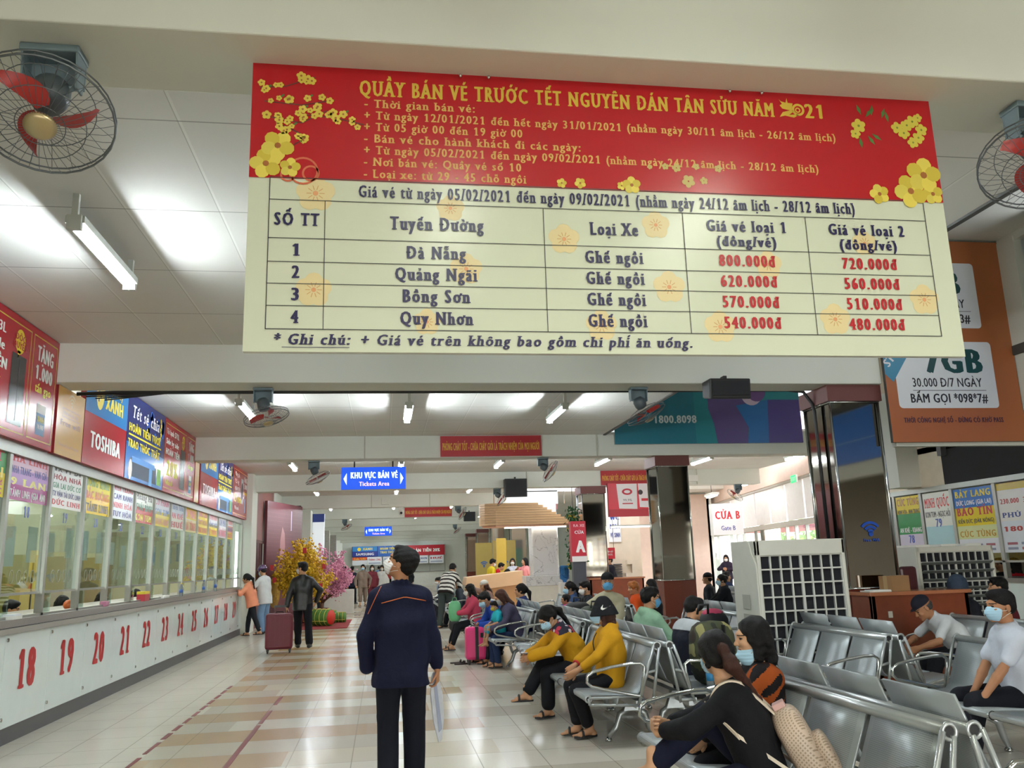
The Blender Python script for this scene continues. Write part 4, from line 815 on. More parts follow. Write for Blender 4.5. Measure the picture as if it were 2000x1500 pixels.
cp(b4, 4.2, 9.9, 0, 'steel bench of silver backs left of the big white cooler'); cp(d4, 4.62, 9.9+4*SW, pi, 'steel bench facing right, backing the silver backs by the cooler'); cp(b3, 6.72, 15.3, 0, 'steel bench of the woman with the dark hair bun'); cp(d3, 7.14, 15.3+3*SW, pi, 'steel bench facing right behind the dark hair bun')
cp(b4, 6.0, 6.5, 0, 'steel bench under the old man in the white shirt'); cp(b4, 4.5, 4.35, 0, 'steel bench under the masked man at the right edge')
# ================================================================ COOLERS, DESKS, BOTTLES
m_cool = mat('cooler_plastic', 'cfcfc4', .5, n=.04); m_pad = mat('cooler_pad', '17181f', .9, bump=.3, bs=80); m_grid = mat('cooler_grid', 'c9cac4', .5)
def cooler(label, loc, rz, w, d, h, nx, nz, slope):
    r = thing('air_cooler', label, 'air cooler', loc, rz, 'evaporative air coolers')
    m = MB(); m.prism([(0, .12), (0, h-.25), (.1, h-.12), (.14, h-.02), (.2, h), (d, h), (d, .12)] if not slope else [(0, .12), (0, h), (d, h), (d, .12)], (-w/2-.02, 0, 0), (0, 1, 0), (0, 0, 1), (.02, 0, 0), m_cool)
    m.box((-w/2, .06, .12), (w/2, d, h), m_cool); m.box((-w/2, 0, h-(.07 if slope else .16)), (w/2, .06, h), m_cool); m.box((-w/2, 0, .12), (w/2, .06, .22), m_cool); m.box((w/2-.04, 0, .12), (w/2, .06, h), m_cool); m.box((-w/2, 0, .12), (-w/2+.04, .06, h), m_cool); m.build('casing', r, bevel=.012)
    MB().box((-w/2+.04, .05, .22), (w/2-.04, .065, h-.06), m_pad).build('cooling_pad', r)
    m = MB(); x0, x1, z0, z1 = -w/2+.04, w/2-.04, .22, h-(.07 if slope else .16)
    for i in range(nx+1): x = x0+(x1-x0)*i/nx; t = .014 if i == nx//2 else .008; m.box((x-t, .02, z0), (x+t, .045, z1), m_grid)
    for i in range(nz+1):
        z = z0+(z1-z0)*i/nz; m.box((x0, .018, z-.008), (x1, .043, z+.008), m_grid)
    m.build('front_grille', r)
    for sx in (-1, 1):
        for yy in (.1, d-.1): MB().cyl((sx*(w/2-.1)-.02, yy, .05), (sx*(w/2-.1)+.02, yy, .05), .05, m_black, 12).box((sx*(w/2-.1)-.03, yy-.03, .05), (sx*(w/2-.1)+.03, yy+.03, .13), m_black).build('caster', r)
    return r
r = cooler('big white air cooler with square black grille before the near mirror column', (4.38, 8.55, 0), 0, 1.0, .62, 1.66, 8, 9, False)
m = MB(); m.box((-.533, .2, .95), (-.528, .38, 1.1), mat('cooler_recess', 'a8a89e')); m.box((-.533, .2, .62), (-.528, .38, .9), mat('cooler_recess', '9a9a90')); m.build('control_panel', r)
r = cooler('grey air cooler with slatted front beside the right counters', (7.36, 10.2, 0), radians(-4), 1.04, .75, 1.55, 10, 10, True)
m = MB()
for k in range(3): m.prism([(-.5+k*.35, .05), (-.3+k*.35, .05), (-.2+k*.35, .7), (-.4+k*.35, .7)], (0, 0, 1.55), (1, 0, 0), (0, 1, 0), (0, 0, .03), m_white)
m.build('top_louvre', r)
m = MB()
for i in range(11): m.prism([(-.02, 0), (.035, .03), (.035, .04), (-.02, .012)], (-.48, 0, .26+i*.106), (0, -1, 0), (0, 0, 1), (.96, 0, 0), mat('louvre_grey', '6f7472', .5))
m.build('louvre', r)
m_desk = mat('desk_laminate', '7d3d26', .28, n=.12, ns=10)
def desk(label, x0, y0, x1, y1, h=1.06):
    r = thing('reception_desk', label, 'desk', ((x0+x1)/2, (y0+y1)/2, 0)); w, d = (x1-x0)/2, (y1-y0)/2
    m = MB(); m.box((-w, -d, .06), (w, -d+.05, h-.04), m_desk); m.box((-w, -d, .06), (-w+.05, d, h-.04), m_desk); m.box((w-.05, -d, .06), (w, d, h-.04), m_desk); m.build('front_board', r, bevel=.004); MB().box((-w+.02, -d+.04, 0), (w-.02, d, .06), m_black).build('base', r)
    MB().box((-w-.03, -d-.03, h-.04), (w+.03, d, h), mat('desk_top', 'a86a4a', .2, n=.1)).build('desk_top', r, bevel=.005); return r
r = desk('red brown reception desk right of the near mirror column', 5.42, 9.05, 6.62, 9.47); MB().box((-.42, -.222, .78), (-.37, -.21, .85), P('dcd8c8', .6)).build('paper_label', r)
desk('brown reception desk against the far mirror column, behind the boy in black', 5.42, 22.35, 6.9, 22.85)
def carton(label, loc, w, d, h, rz=0):
    r = thing('cardboard_box', label, 'box', loc, rz); c = mat('cardboard', '9a7650', .8, n=.1); MB().box((-w/2, -d/2, 0), (w/2, d/2, h), c).build('carton', r); MB().box((-w/2-.001, -.03, 0), (w/2+.001, .03, h+.002), mat('packing_tape', 'b89a70', .3)).build('tape', r)
carton('open cardboard box standing on the reception desk by the near column', (5.86, 9.27, 1.06), .26, .2, .17, .2)
o = box_thing('red_chair_back', 'dark red chair back behind the desk by the near column', 'chair', (6.27, 9.75, .5), (6.5, 9.82, 1.32), mat('red_leather', '4a1e22', .4), .05)
r = thing('office_chair', 'dark red office chair behind the reception desk', 'chair', (6.42, 9.85, 0)); o.parent = r; o.name = 'backrest'; o.location = (0, -.0, .5); del o['label']; del o['category']
MB().box((-.25, -.5, .42), (.25, 0, .5), mat('red_leather', '4a1e22')).build('seat', r, bevel=.03); MB().cyl((0, -.25, .04), (0, -.25, .42), .03, m_chrome, 10).build('post', r); m = MB()
for k in range(5): m.tube([(0, -.25, .08), (.28*cos(k*1.257), -.25+.28*sin(k*1.257), .03)], .02, m_black, 6)
m.build('base', r)
MB().tube([(.28, -.05, .5), (.3, -.1, .68), (.3, -.35, .68), (.28, -.4, .5)], .02, m_chrome, 8).build('armrest', r)
# the shop kiosk: marble pier and cabinet, slatted canopy, timber counter
m_marble = mat('marble', 'd8d6d4', .25, n=.05, ns=2)
N_, L_, b_ = nodes(m_marble); _t = N_.new('ShaderNodeTexNoise'); _t.inputs['Scale'].default_value = 2.; _t.inputs['Detail'].default_value = 8; _t.inputs['Distortion'].default_value = 1.6; _c = N_.new('ShaderNodeTexCoord'); L_.new(_c.outputs['Object'], _t.inputs['Vector'])
_v = math_n(m_marble, 'ABSOLUTE', math_n(m_marble, 'SUBTRACT', _t.outputs['Fac'], .5)); over(m_marble, math_n(m_marble, 'MULTIPLY', math_n(m_marble, 'LESS_THAN', _v, .007), .6), '6d6a72')
m = MB(); m.box((4.3, 24.6, 1.12), (5.05, 25.3, 3.25), m_marble); struct('column_marble', m, bevel=.05)
r = thing('marble_cabinet', 'white cabinet with marble top beside the marble pier', 'cabinet', (4.65, 24.7, 0)); MB().box((-.6, -.35, 0), (.6, .35, .86), mat('cabinet_cream', 'ded8cb', .45)).build('body', r, bevel=.01); MB().box((-.62, -.38, .86), (.62, .38, 1.14), m_marble).build('marble_top', r, bevel=.01)
m_birch = mat('birch_ply', 'cfa87c', .4, n=.12, ns=4, stretch=(1, 1, 14)); r = thing('slatted_canopy', 'curved light wood slatted canopy over the kiosk', 'canopy', (4.1, 24.6, 2.6))
m = MB()
for k in range(9):
    z = .62-k*.07; x1 = .35+k*.13; m.prism([(-1.3, .05), (-1.32, .25), (-1.15, .42), (-.8, .5), (x1, .5), (x1, -.35), (-.9, -.35), (-1.2, -.2)], (0, 0, z-.066), (1, 0, 0), (0, 1, 0), (0, 0, .064), m_birch)
m.build('slats', r); MB().prism([(-1.25, .1), (-1.0, .45), (1.6, .45), (1.6, -.3), (-.9, -.3)], (0, 0, -.06), (1, 0, 0), (0, 1, 0), (0, 0, .05), mat('canopy_base', 'dba98c', .5)).build('soffit', r); MB().box((-.6, -.1, -.09), (1.2, .1, -.06), mat('canopy_lit', 'fff4e4', .4, emit=5.)).build('strip_light', r)
for k, (x, y) in enumerate(((-.9, .0), (1.2, 0))): MB().cyl((x, y, .6), (x, y, 1.35), .012, m_chrome, 6).build('hanger', r)
r = thing('wooden_counter', 'angular light wood kiosk counter left of the marble cabinet', 'counter', (3.6, 27.6, 0)); wood = mat('oak_front', 'b98a5c', .4, n=.15, ns=3, stretch=(6, 6, .6))
MB().prism([(-.7, 0), (.75, 0), (.75, .92), (-.7, .92)], (0, -.5, 0), (1, 0, 0), (0, 0, 1), (0, 1.1, 0), wood).build('body', r); MB().prism([(-1.05, .88), (-.7, .72), (.78, .86), (.78, 1.28), (-1.0, 1.12)], (0, -.58, 0), (1, 0, 0), (0, 0, 1), (0, 1.2, 0), mat('pale_wood', 'dfb68c', .4, n=.08, ns=3)).build('slanted_top', r, bevel=.01)
m_yell = mat('yellow_panel', 'c9a83c', .4)
for i, (x, y, w, lab) in enumerate(((4.15, 30.2, .35, 'tall yellow plank panel left of the marble pier'), (4.65, 33.0, .9, 'wide khaki panel imitating a mirror reflection, blue wireless mark, behind the kiosk staff'), (4.2, 36.0, .7, 'khaki panel imitating a mirror reflection, blue wireless mark, farther left'))):  # the khaki panels stand in for reflections in the mirror columns
    r, F = panel('advert_panel', lab, 'panel', (x-w/2, y, 0), (1, 0, 0), (0, 0, 1), w, 2.4, .08, m_yell if i == 0 else mat('khaki_reflection', 'a8924a', .4))
    if i:
        for k, q in enumerate((.22, .15, .08)): F.ring(w/2, 1.42, q, .05, P('2a5a9a'), 1, 10, radians(45), radians(135))
        F.disc(w/2, 1.42, .04, P('2a5a9a'), 1)
    done(F)
def water(label, loc):
    r = thing('water_cooler', label, 'water dispenser', loc); MB().box((-.16, -.16, 0), (.16, .16, .95), m_white).build('body', r, bevel=.02)
    MB().lathe([(0, 0), (.05, 0), (.06, .05), (.135, .1), (.14, .2), (.13, .22), (.14, .25), (.14, .42), (.12, .46), (0, .46)], (0, 0, .95), mat('blue_bottle', '3a78b8', .1, trans=.6, spec=.5), 18).build('water_bottle', r)
water('blue water bottle on a white dispenser beside the marble cabinet', (5.0, 23.6, 0))
r = thing('entrance_totem', 'red and white totem with letter A on a dark post', 'sign', (5.1, 22.2, 0)); MB().box((-.17, -.1, 0), (.17, .1, 1.5), mat('totem_post', '3a3c44', .4)).build('post', r); MB().box((-.2, -.13, 1.5), (.2, .13, 2.55), P('b01e34')).build('head', r)
F = Face((-.2, -.131, 1.5), (1, 0, 0), (0, 0, 1)); F.rect(0, 0, .4, .14, P('e8e4e4'), 0); F.text('A', .24, .24, .3, P('f4f0f0'), .26, 'c', .2); F.text('CỬA', .22, .72, .08, P('f4f0f0'), .25, 'c', .1); F.text('RA XE', .22, .9, .07, P('e8b8c0'), .3, 'c', .1); F.mb.build('printed_face', r)
r, F = panel('no_smoking_sign', 'small red no smoking sign hanging in front of the glass booth', 'sign', (6.2, 24.2, 1.55), (1, 0, 0), (0, 0, 1), .45, .32, .03, P('d02438')); F.ring(.11, .16, .075, .014, P('f4f0f0'), 1); F.line(.06, .21, .16, .11, .014, P('f4f0f0'), 1); F.text('CẤM HÚT', .3, .18, .05, P('f4f0f0'), .2, 'c', .1); F.text('THUỐC', .3, .1, .05, P('f4f0f0'), .16, 'c', .1); done(F)
MB().cyl((-.2, .015, .32), (-.2, .015, 3.45), .006, m_black, 5).cyl((.2, .015, .32), (.2, .015, 3.45), .006, m_black, 5).build('hanging_wires', r)
r = thing('glass_booth', 'green glass booth with notices right of the far mirror column', 'booth', (6.9, 27.2, 0)); m = MB(); m.box((-.5, 0, 0), (.5, .06, .9), mat('booth_green', '5f8a7c', .4)); m.box((-.5, 0, 2.3), (.5, .06, 2.75), mat('booth_grey', '8a8f92', .4)); m.build('panel', r)
MB().box((-.5, .02, .9), (.5, .03, 2.3), mat('booth_board', '6fa096', .2)).build('board', r); F = Face((-.5, .0, .9), (1, 0, 0), (0, 0, 1)); F.text('BẢNG GIÁ', .5, 1.2, .1, P('a8283c'), .8, 'c', .15); F.text('DỊCH VỤ', .5, 1.02, .1, P('a8283c'), .8, 'c', .15)
for k in range(6): F.rect(.2, .85-k*.1, .9-.05*(k % 3), .89-k*.1, P('e4f0ea'), 1)
for k in range(3): F.ring(.25+k*.25, .22, .08, .02, P('e4f0ea'), 1)
F.mb.build('printed_face', r)
r, F = panel('price_board', 'white notice board with blue lettering above the glass booth', 'sign', (6.77, 25.158, 2.05), (1, 0, 0), (0, 0, 1), .36, .85, .04, P('e6e8ea')); 
for k, s in enumerate(('WC', 'NHÀ', 'VỆ SINH')): F.text(s, .18, .66-k*.26, .13, P('2a3f8a'), .3, 'c', .2)
done(F)
r = thing('strip_lamp', 'bright strip lamp under the red soap billboard', 'lamp', (7.3, 22.83, 2.42)); MB().box((-1.1, -.03, 0), (1.0, .03, .03), m_fix).build('housing', r); MB().box((-1.1, -.03, -.04), (1.0, .03, 0), mat('strip_lit', 'fff8ee', .4, emit=3.)).build('tube', r); MB().box((-.9, -.01, .03), (-.88, .01, .27), m_fix).build('hanger', r)
# ================================================================ ENTRANCE DISPLAY ON THE LEFT: banner, lightbox, blossom trees, mat, rice cakes
r, F = panel('brick_banner', 'tall maroon brick pattern banner beside the blossom trees', 'banner', (-3.3, 25.3, .2), (.25, .97, 0), (0, 0, 1), 2.9, 3.3, .08, P('6a3a42', .4)); m = MB()
for k in range(26): F.rect(0, .12*k+.1, 2.9, .12*k+.108, P('7c4a50', .4), 0)
F.poly([(1.0, 1.4), (1.3, 1.6), (1.45, 2.0), (1.4, 2.4), (1.2, 2.6), (1.05, 2.2)], P('a87878', .4), 1); F.poly([(1.9, 2.5), (1.97, 2.5), (1.97, 3.1), (1.9, 3.1)], P('c9b4cc', .4), 1); F.disc(.7, .7, .45, P('b8962c', .5), 1, 20)
for k in range(20): F.flower(.7+.4*cos(k*2.4)*(k/20), .8+.4*sin(k*2.4)*(k/20), .09, P('d8b83c', .5), None, 2)
done(F); 
for x in (.2, 2.6): MB().box((-.02, -.25, -.2), (.02, .3, -.14), m_black).box((-.02, -.02, -.2), (.02, .02, .1), m_black).build('stand', r).location = (.25*x-.36, .97*x-1.4, .14+.06)
r = thing('light_column', 'black column with a lit white notice face behind the yellow tree', 'sign', (-2.55, 32.2, 0)); MB().box((-.5, -.3, 0), (.0, .3, 3.5), m_black).build('column_body', r); MB().box((.0, -.3, .6), (.42, -.1, 3.5), mat('notice_lit', 'e8eef4', .4, emit=.5)).build('notice_face', r); MB().box((.0, -.31, 3.2), (.42, -.3, 3.5), P('3a4fa8')).build('header_strip', r)
box_thing('white_cabinet', 'low white cabinet behind the pink blossom tree', 'cabinet', (-2.0, 30.5, 0), (-1.0, 31.0, .8), m_white)
box_thing('floor_mat', 'red carpet mat under the blossom trees', 'mat', (-2.95, 23.0, 0), (-.92, 26.6, .02), mat('red_carpet', '8c2a2c', .9, n=.1, bump=.2, bs=200), .004)
def tree(label, loc, H, R, col1, col2, npet, seed, env=False):
    rr = random.Random(seed); r = thing('blossom_tree', label, 'tree', loc); bark = mat('bark', '6a4a34', .8, n=.2, ns=20); m = MB(); tips = []
    m.tube([(0, 0, .0), (.02, 0, .3), (0, .02, .62)], [.07, .06, .05], bark, 8); m.build('trunk', r); m = MB()
    for k in range(46):
        a = rr.random()*2*pi; rad = R*math.sqrt(rr.random()); h = H*(.98-.42*(rad/R)**2)*rr.uniform(.72, 1.0); e = Vector((rad*cos(a), rad*sin(a)*.8, h)); s = Vector((0, 0, rr.uniform(.35, .62)))
        q = s.lerp(e, .5)+Vector((rr.uniform(-.1, .1), rr.uniform(-.1, .1), -.05)); m.tube([s, q, e], [.018, .012, .005], bark, 5); tips += [(s.lerp(q, t) if t < 1 else q.lerp(e, t-1)) for t in np.linspace(.9, 2, 9)]
    m.build('branches', r); m = MB()
    for k in range(npet):
        c = rr.choice(tips)+Vector([rr.gauss(0, .075) for _ in range(3)]); s = rr.uniform(.026, .052); M = P(col1, .6) if rr.random() < .72 else P(col2, .6); u = Vector([rr.gauss(0, 1) for _ in range(3)]).normalized(); v = u.orthogonal().normalized(); w = u.cross(v)
        m.add([c+v*s, c+w*s, c-v*s, c-w*s, c+u*s*.7, c-u*s*.5], [(0, 1, 4), (1, 2, 4), (2, 3, 4), (3, 0, 4), (1, 0, 5), (2, 1, 5), (3, 2, 5), (0, 3, 5)], M)
    o = m.build('blossoms', r); o['kind'] = 'stuff'
    MB().lathe([(0, 0), (.2, 0), (.26, .3), (.24, .3), (.19, .05), (0, .05)], (0, 0, 0), mat('tree_pot', '7a3030', .4), 16).build('pot', r)
    if env:
        for p in ((.1, -.75, 1.95), (.62, -.5, 1.5), (-.75, -.45, 1.15), (.55, -.65, .95), (-.85, -.3, 1.5)):
            MB().box((p[0]-.05, p[1], p[2]), (p[0]+.05, p[1]+.01, p[2]+.15), P('c01e24', .5)).build('red_envelope', r)
tree('yellow apricot blossom tree with red envelopes left of the hall', (-2.3, 25.7, .02), 2.55, .88, 'e6c22c', 'b8901c', 4600, 3, True)
tree('pink peach blossom tree right behind the yellow one', (-1.95, 28.3, 0), 2.6, .95, 'e4a0bc', 'c47a9a', 4400, 5)
for i, (x, y, l, rz, lab) in enumerate(((-1.7, 24.1, .75, -.55, 'fat green rice cake roll with red end, nearest on the mat'), (-1.65, 24.9, .7, .15, 'green rice cake roll lying behind the red ended one'), (-1.35, 25.3, .6, -.1, 'small square-tied green cake at the back of the mat'))):
    r = thing('rice_cake_roll', lab, 'food display', (x, y, .02), rz, 'giant rice cakes on the red mat'); q = .22-.04*i
    m = MB(); X = Matrix.Rotation(pi/2, 3, 'Y'); m.lathe([(0, -l/2), (q*.9, -l/2), (q, -l/2+.05), (q, l/2-.05), (q*.9, l/2), (0, l/2)], (0, 0, q), mat('leaf_green', '4a7a2c', .5, n=.3, ns=9), 20, X); m.build('leaf_wrap', r)
    m = MB()
    for k in range(5): xx = -l/2+.08+k*(l-.16)/4; m.tube([(xx, (q+.006)*cos(a), q+(q+.006)*sin(a)) for a in np.linspace(0, 2*pi, 18, False)], .01, mat('straw_tie', 'c9c05a', .6), 4, closed=True)
    for k in range(4): a = k*pi/2+.4; m.tube([(-l/2, (q+.008)*cos(a), q+(q+.008)*sin(a)), (l/2, (q+.008)*cos(a), q+(q+.008)*sin(a))], .009, mat('straw_tie', 'c9c05a'), 4)
    m.build('string', r); MB().lathe([(0, .0), (q*.88, 0), (q*.88, -.02)], (l/2+.004, 0, q), P('d8362a', .5) if i == 0 else mat('leaf_green', '4a7a2c'), 18, X).build('end_cap', r)
# red tape lines on the floor
m_tape = mat('red_tape', '7d3a3c', .5, n=.15, ns=8); rr = random.Random(2)
def tape(label, x, spans):
    r = thing('floor_tape', label, 'tape', (x, spans[0][0], 0), 0, 'red tape lines on the floor')
    for a, b in spans: MB().box((-.02+rr.uniform(-.006, .006), a-spans[0][0], .0), (.02, b-spans[0][0], .003), m_tape).build('strip', r)
tape('worn red floor tape line nearer the ticket counter', -2.02, [(6.2, 7.95), (8.1, 8.6)]+[(8.75+k*.42, 9.05+k*.42) for k in range(9)]); tape('red floor tape line farther from the ticket counter', -1.22, [(6.4, 9.2), (9.3, 10.1), (10.5, 11.1), (12.8, 13.2), (14.1, 14.6)])
# ================================================================ LUGGAGE AND BAGS
def suitcase(label, loc, rz, w, d, h, shell, band, handle=0., cat='suitcase'):
    r = thing('suitcase', label, 'suitcase', loc, rz); m = MB(); m.box((-w/2, -d/2, .07), (w/2, d/2, h), shell); m.build('shell', r, bevel=min(.045, d*.3)); m = MB()
    for k in (range(-2, 3) if band is None else ()): m.box((k*w*.16-.008, -d/2-.006, .12), (k*w*.16+.008, -d/2+.02, h-.06), shell)
    if band is None: m.build('ribs', r)
    else: MB().box((-.02, -d/2-.004, .08), (.03, d/2+.004, h+.003), band).build('zip_band', r)
    for sx in (-1, 1):
        for sy in (-1, 1): MB().cyl((sx*(w/2-.05)-.012, sy*(d/2-.05), .035), (sx*(w/2-.05)+.012, sy*(d/2-.05), .035), .035, m_black, 12).box((sx*(w/2-.05)-.02, sy*(d/2-.05)-.02, .035), (sx*(w/2-.05)+.02, sy*(d/2-.05)+.02, .08), m_black).build('wheel', r)
    if handle: MB().tube([(-.1, d/2-.03, h), (-.1, d/2-.03, h+handle), (.1, d/2-.03, h+handle), (.1, d/2-.03, h)], .011, m_chrome, 6).box((-.11, d/2-.05, h+handle-.02), (.11, d/2-.01, h+handle+.02), m_black).build('pull_handle', r)
    MB().tube([(-.07, 0, h-.005), (-.06, 0, h+.025), (.06, 0, h+.025), (.07, 0, h-.005)], .009, m_black, 6).build('top_handle', r)
    if band: MB().box((.06, -d/2-.012, h*.72), (.1, -d/2+.01, h*.84), m_black).build('side_grip', r)
    return r
suitcase('dark red suitcase pulled by the man in the black jacket', (-1.93, 16.95, 0), radians(4), .5, .3, .72, mat('wine_fabric', '5e1526', .5, n=.08, bump=.1, bs=200), None, .12)
suitcase('bright pink hard suitcase standing beside the family', (1.42, 13.55, 0), radians(3), .32, .22, .56, mat('pink_shell', 'e0387c', .3, n=.02), m_black)
def soft_bag(name, label, cat, loc, rz, w, d, h, M, parts=()):
    r = thing(name, label, cat, loc, rz); b = bpy.data.meshes.new('body'); m = MB(); m.ball((0, 0, h/2), 1, M, 16, (w/2, d/2, h/2*1.06)); o = m.build('body', r)
    for v in o.data.vertices:
        x, y, z = v.co; q = lambda t, a: a*(abs(t/a)**.6)*(1 if t > 0 else -1) if a else t
        v.co = (q(x, w/2)*.95, q(y, d/2)*.95, max(0, h/2+q(z-h/2, h/2)))
    return r
m_camo = mat('camouflage', '3d4128', .8, n=.1, ns=6)
N_, L_, b_ = nodes(m_camo); _c = N_.new('ShaderNodeTexCoord')
for s, th, colr, off in ((7., .56, '8f8a5a', 0), (6., .6, '2b2018', 4), (8., .62, '1c2216', 9)):
    t = N_.new('ShaderNodeTexNoise'); t.inputs['Scale'].default_value = s; t.inputs['Detail'].default_value = 1.; t.noise_dimensions = '4D'; t.inputs['W'].default_value = off; L_.new(_c.outputs['Object'], t.inputs['Vector']); over(m_camo, math_n(m_camo, 'GREATER_THAN', t.outputs['Fac'], th), colr)
m_bags = mat('black_nylon', '17181b', .6, n=.15, bump=.15, bs=150)
r = soft_bag('backpack', 'camouflage backpack on the bench behind the woman with the bucket hat', 'backpack', (2.85, 7.35, .43), .3, .42, .32, .52, m_camo)
soft = r; MB().ball((.02, -.17, .2), .12, m_camo, 12, (1.2, .5, 1)).build('front_pocket', r); MB().tube([(-.06, .1, .58), (-.05, .08, .66), (.05, .08, .66), (.06, .1, .58)], .012, m_black, 6).build('carry_loop', r); MB().box((-.006, -.19, .22), (.006, -.15, .5), m_black).build('zip', r)
r = soft_bag('backpack', 'black backpack on the bench behind the floral hood', 'backpack', (2.62, 11.6, .44), 0, .42, .32, .52, m_bags); MB().tube([(-.05, 0, .5), (-.05, 0, .58), (.05, 0, .58), (.05, 0, .5)], .012, m_black, 6).build('carry_loop', r); MB().tube([(-.16, -.15, .4), (-.18, -.2, .2), (-.15, -.16, .05)], .014, m_white, 6).build('reflective_strap', r)
r = soft_bag('duffel_bag', 'dark green duffel bag on the bench behind the floral hood', 'bag', (2.7, 10.9, .44), .2, .5, .4, .5, mat('green_nylon', '2a3323', .7, n=.2)); MB().tube([(-.12, -.1, .45), (-.1, -.1, .56), (.1, -.1, .56), (.12, -.1, .45)], .012, m_black, 6).build('handle', r)
r = soft_bag('plastic_bag', 'light green plastic bag on the lap of the pink sweater woman', 'bag', (1.3, 15.95, .5), 0, .25, .25, .36, mat('green_plastic', '6fc08a', .3, n=.1)); MB().tube([(-.05, 0, .34), (-.03, 0, .42), (.03, 0, .42), (.05, 0, .34)], .008, mat('green_plastic', '6fc08a'), 5).build('handle', r)
r = soft_bag('travel_bag', 'black travel bag under the bench by the striped shirt man', 'bag', (1.75, 20.3, 0), 0, .5, .3, .32, m_bags); MB().tube([(-.12, 0, .3), (-.1, 0, .4), (.1, 0, .4), (.12, 0, .3)], .012, m_black, 6).build('handle', r)
r = soft_bag('backpack', 'pink and black backpack on the silver seats by the camouflage bag', 'backpack', (3.95, 9.6+.5, .44), .4, .4, .3, .42, m_bags); MB().ball((0, 0, .4), .12, P('c8486a', .6), 10, (1.3, .9, .5)).build('pink_flap', r)
# things standing on the counter ledge
def bottle(label, loc, h, c):
    r = thing('bottle', label, 'bottle', loc, 0, 'bottles on the ticket counter ledge'); MB().lathe([(0, 0), (.03, 0), (.032, .02), (.032, h*.65), (.013, h*.85), (.013, h*.95), (0, h*.95)], (0, 0, 0), mat('clear_plastic', 'cfdce4', .1, trans=.7), 14).build('body', r); MB().cyl((0, 0, h*.93), (0, 0, h), .015, P(c), 10).build('cap', r); MB().cyl((0, 0, h*.25), (0, 0, h*.5), .033, P('3a5fa8'), 14).build('label_band', r)
bottle('water bottle on the ledge by window 26', (XL-.04, 17.8, 1.125), .24, '3a5fc0'); bottle('tall water bottle on the ledge by window 27', (XL-.04, 19.0, 1.125), .28, 'e8e8ee'); bottle('bottle with yellow cap on the ledge by window 24', (XL-.04, 15.9, 1.125), .22, 'e8c832')
r = thing('tissue_box', 'red and yellow box standing on the ledge by window 22', 'box', (XL-.06, 13.55, 1.125)); MB().box((-.06, -.12, 0), (.06, .12, .1), P('a8303c', .5)).build('carton', r); MB().box((-.061, -.121, .1), (.061, .121, .14), P('d8c23a', .5)).build('lid', r)
r = thing('paper_stack', 'stack of white papers on the ledge by window 18', 'paper', (XL-.05, 8.95, 1.125)); MB().box((-.06, -.1, 0), (.06, .1, .03), m_white).build('lower_sheets', r); MB().box((-.05, -.09, .03), (.055, .08, .05), P('dfe4e8')).build('upper_sheets', r)
box_thing('pink_box', 'small pink box on the ledge by window 20', 'box', (XL-.1, 11.7, 1.125), (XL-.02, 11.82, 1.19), P('b87a96')); box_thing('white_packet', 'white packet on the ledge by window 24', 'packet', (XL-.1, 14.6, 1.125), (XL-.02, 15.0, 1.17), m_white)
tag(MB().ball((XL-.2, 10.9, 1.185), .06, P('c8642a', .5), 12).build('orange'), 'orange fruit inside ticket window 20', 'fruit')
# office furniture seen through the glass
for i, (y, c) in enumerate(((9.4, 'a8763e'), (10.6, '6a7a84'), (12.0, 'b8a03a'), (13.9, '8a8f7a'), (16, '9a8a4a'), (18, 'a09a8a'), (20, '8a7a5a'))):
    r = thing('office_cabinet', '%s cabinet inside the left ticket office' % ('brown wooden', 'blue grey', 'mustard yellow', 'olive grey', 'ochre', 'pale stone coloured', 'tan')[i], 'cabinet', (-6.2, y, 0)); MB().box((-.25, -.45, 0), (.2, .45, 1.9), P(c, .6)).build('body', r); MB().box((.2, -.02, .1), (.21, .02, 1.85), m_black).build('door_gap', r)
for i in range(5): m = MB(); m.box((-5.2, 9+i*2.7, 3.3), (-4.9, 10.2+i*2.7, 3.36), mat('office_lamp_lit', 'f0fff4', .4, emit=30.)); tag(m.build('office_lamp', None, (-5.05, 9.6+i*2.7, 3.36)), 'lit office ceiling lamp behind the ticket glass, bay %s' % 'abcde'[i], 'lamp', 'office lamps behind the ticket windows')
for i in range(5): MB().box((-.01, -.01, -.0), (.01, .01, .6), m_white).build('rod', bpy.data.objects['office_lamp' if i == 0 else 'office_lamp.%03d' % i])
# yard greenery beyond the gate
gm = P('5f8a4a', .7)
for i, (x, y, s) in enumerate(((19, 28, 1.5), (20.5, 36, 1.8), (18.5, 23.5, 1.4), (22, 44, 2))):
    rr = random.Random(i); r = thing('yard_shrub', ('low shrub outside the gate glass', 'taller shrub outside the gate glass', 'shrub outside beside the nearest gate door', 'far shrub outside the gate')[i], 'plant', (x, y, -.05)); m = MB()
    for k in range(420):
        c = Vector((rr.gauss(0, .45*s), rr.gauss(0, .45*s), .6*s+rr.gauss(.3, .42)*s)); c.z = max(.1, c.z); u = Vector([rr.gauss(0, 1) for _ in range(3)]).normalized()*.16*s; v = u.orthogonal()*.4; m.add([c-u, c+v, c+u, c-v], [(0, 1, 2, 3)], gm if k % 3 else P('8ab05a', .7))
    m.build('foliage', r)['kind'] = 'stuff'; MB().tube([(0, 0, 0), (.05, 0, .5*s), (0, 0, 1.1*s)], .06, mat('bark', '6a4a34'), 6).build('stem', r)

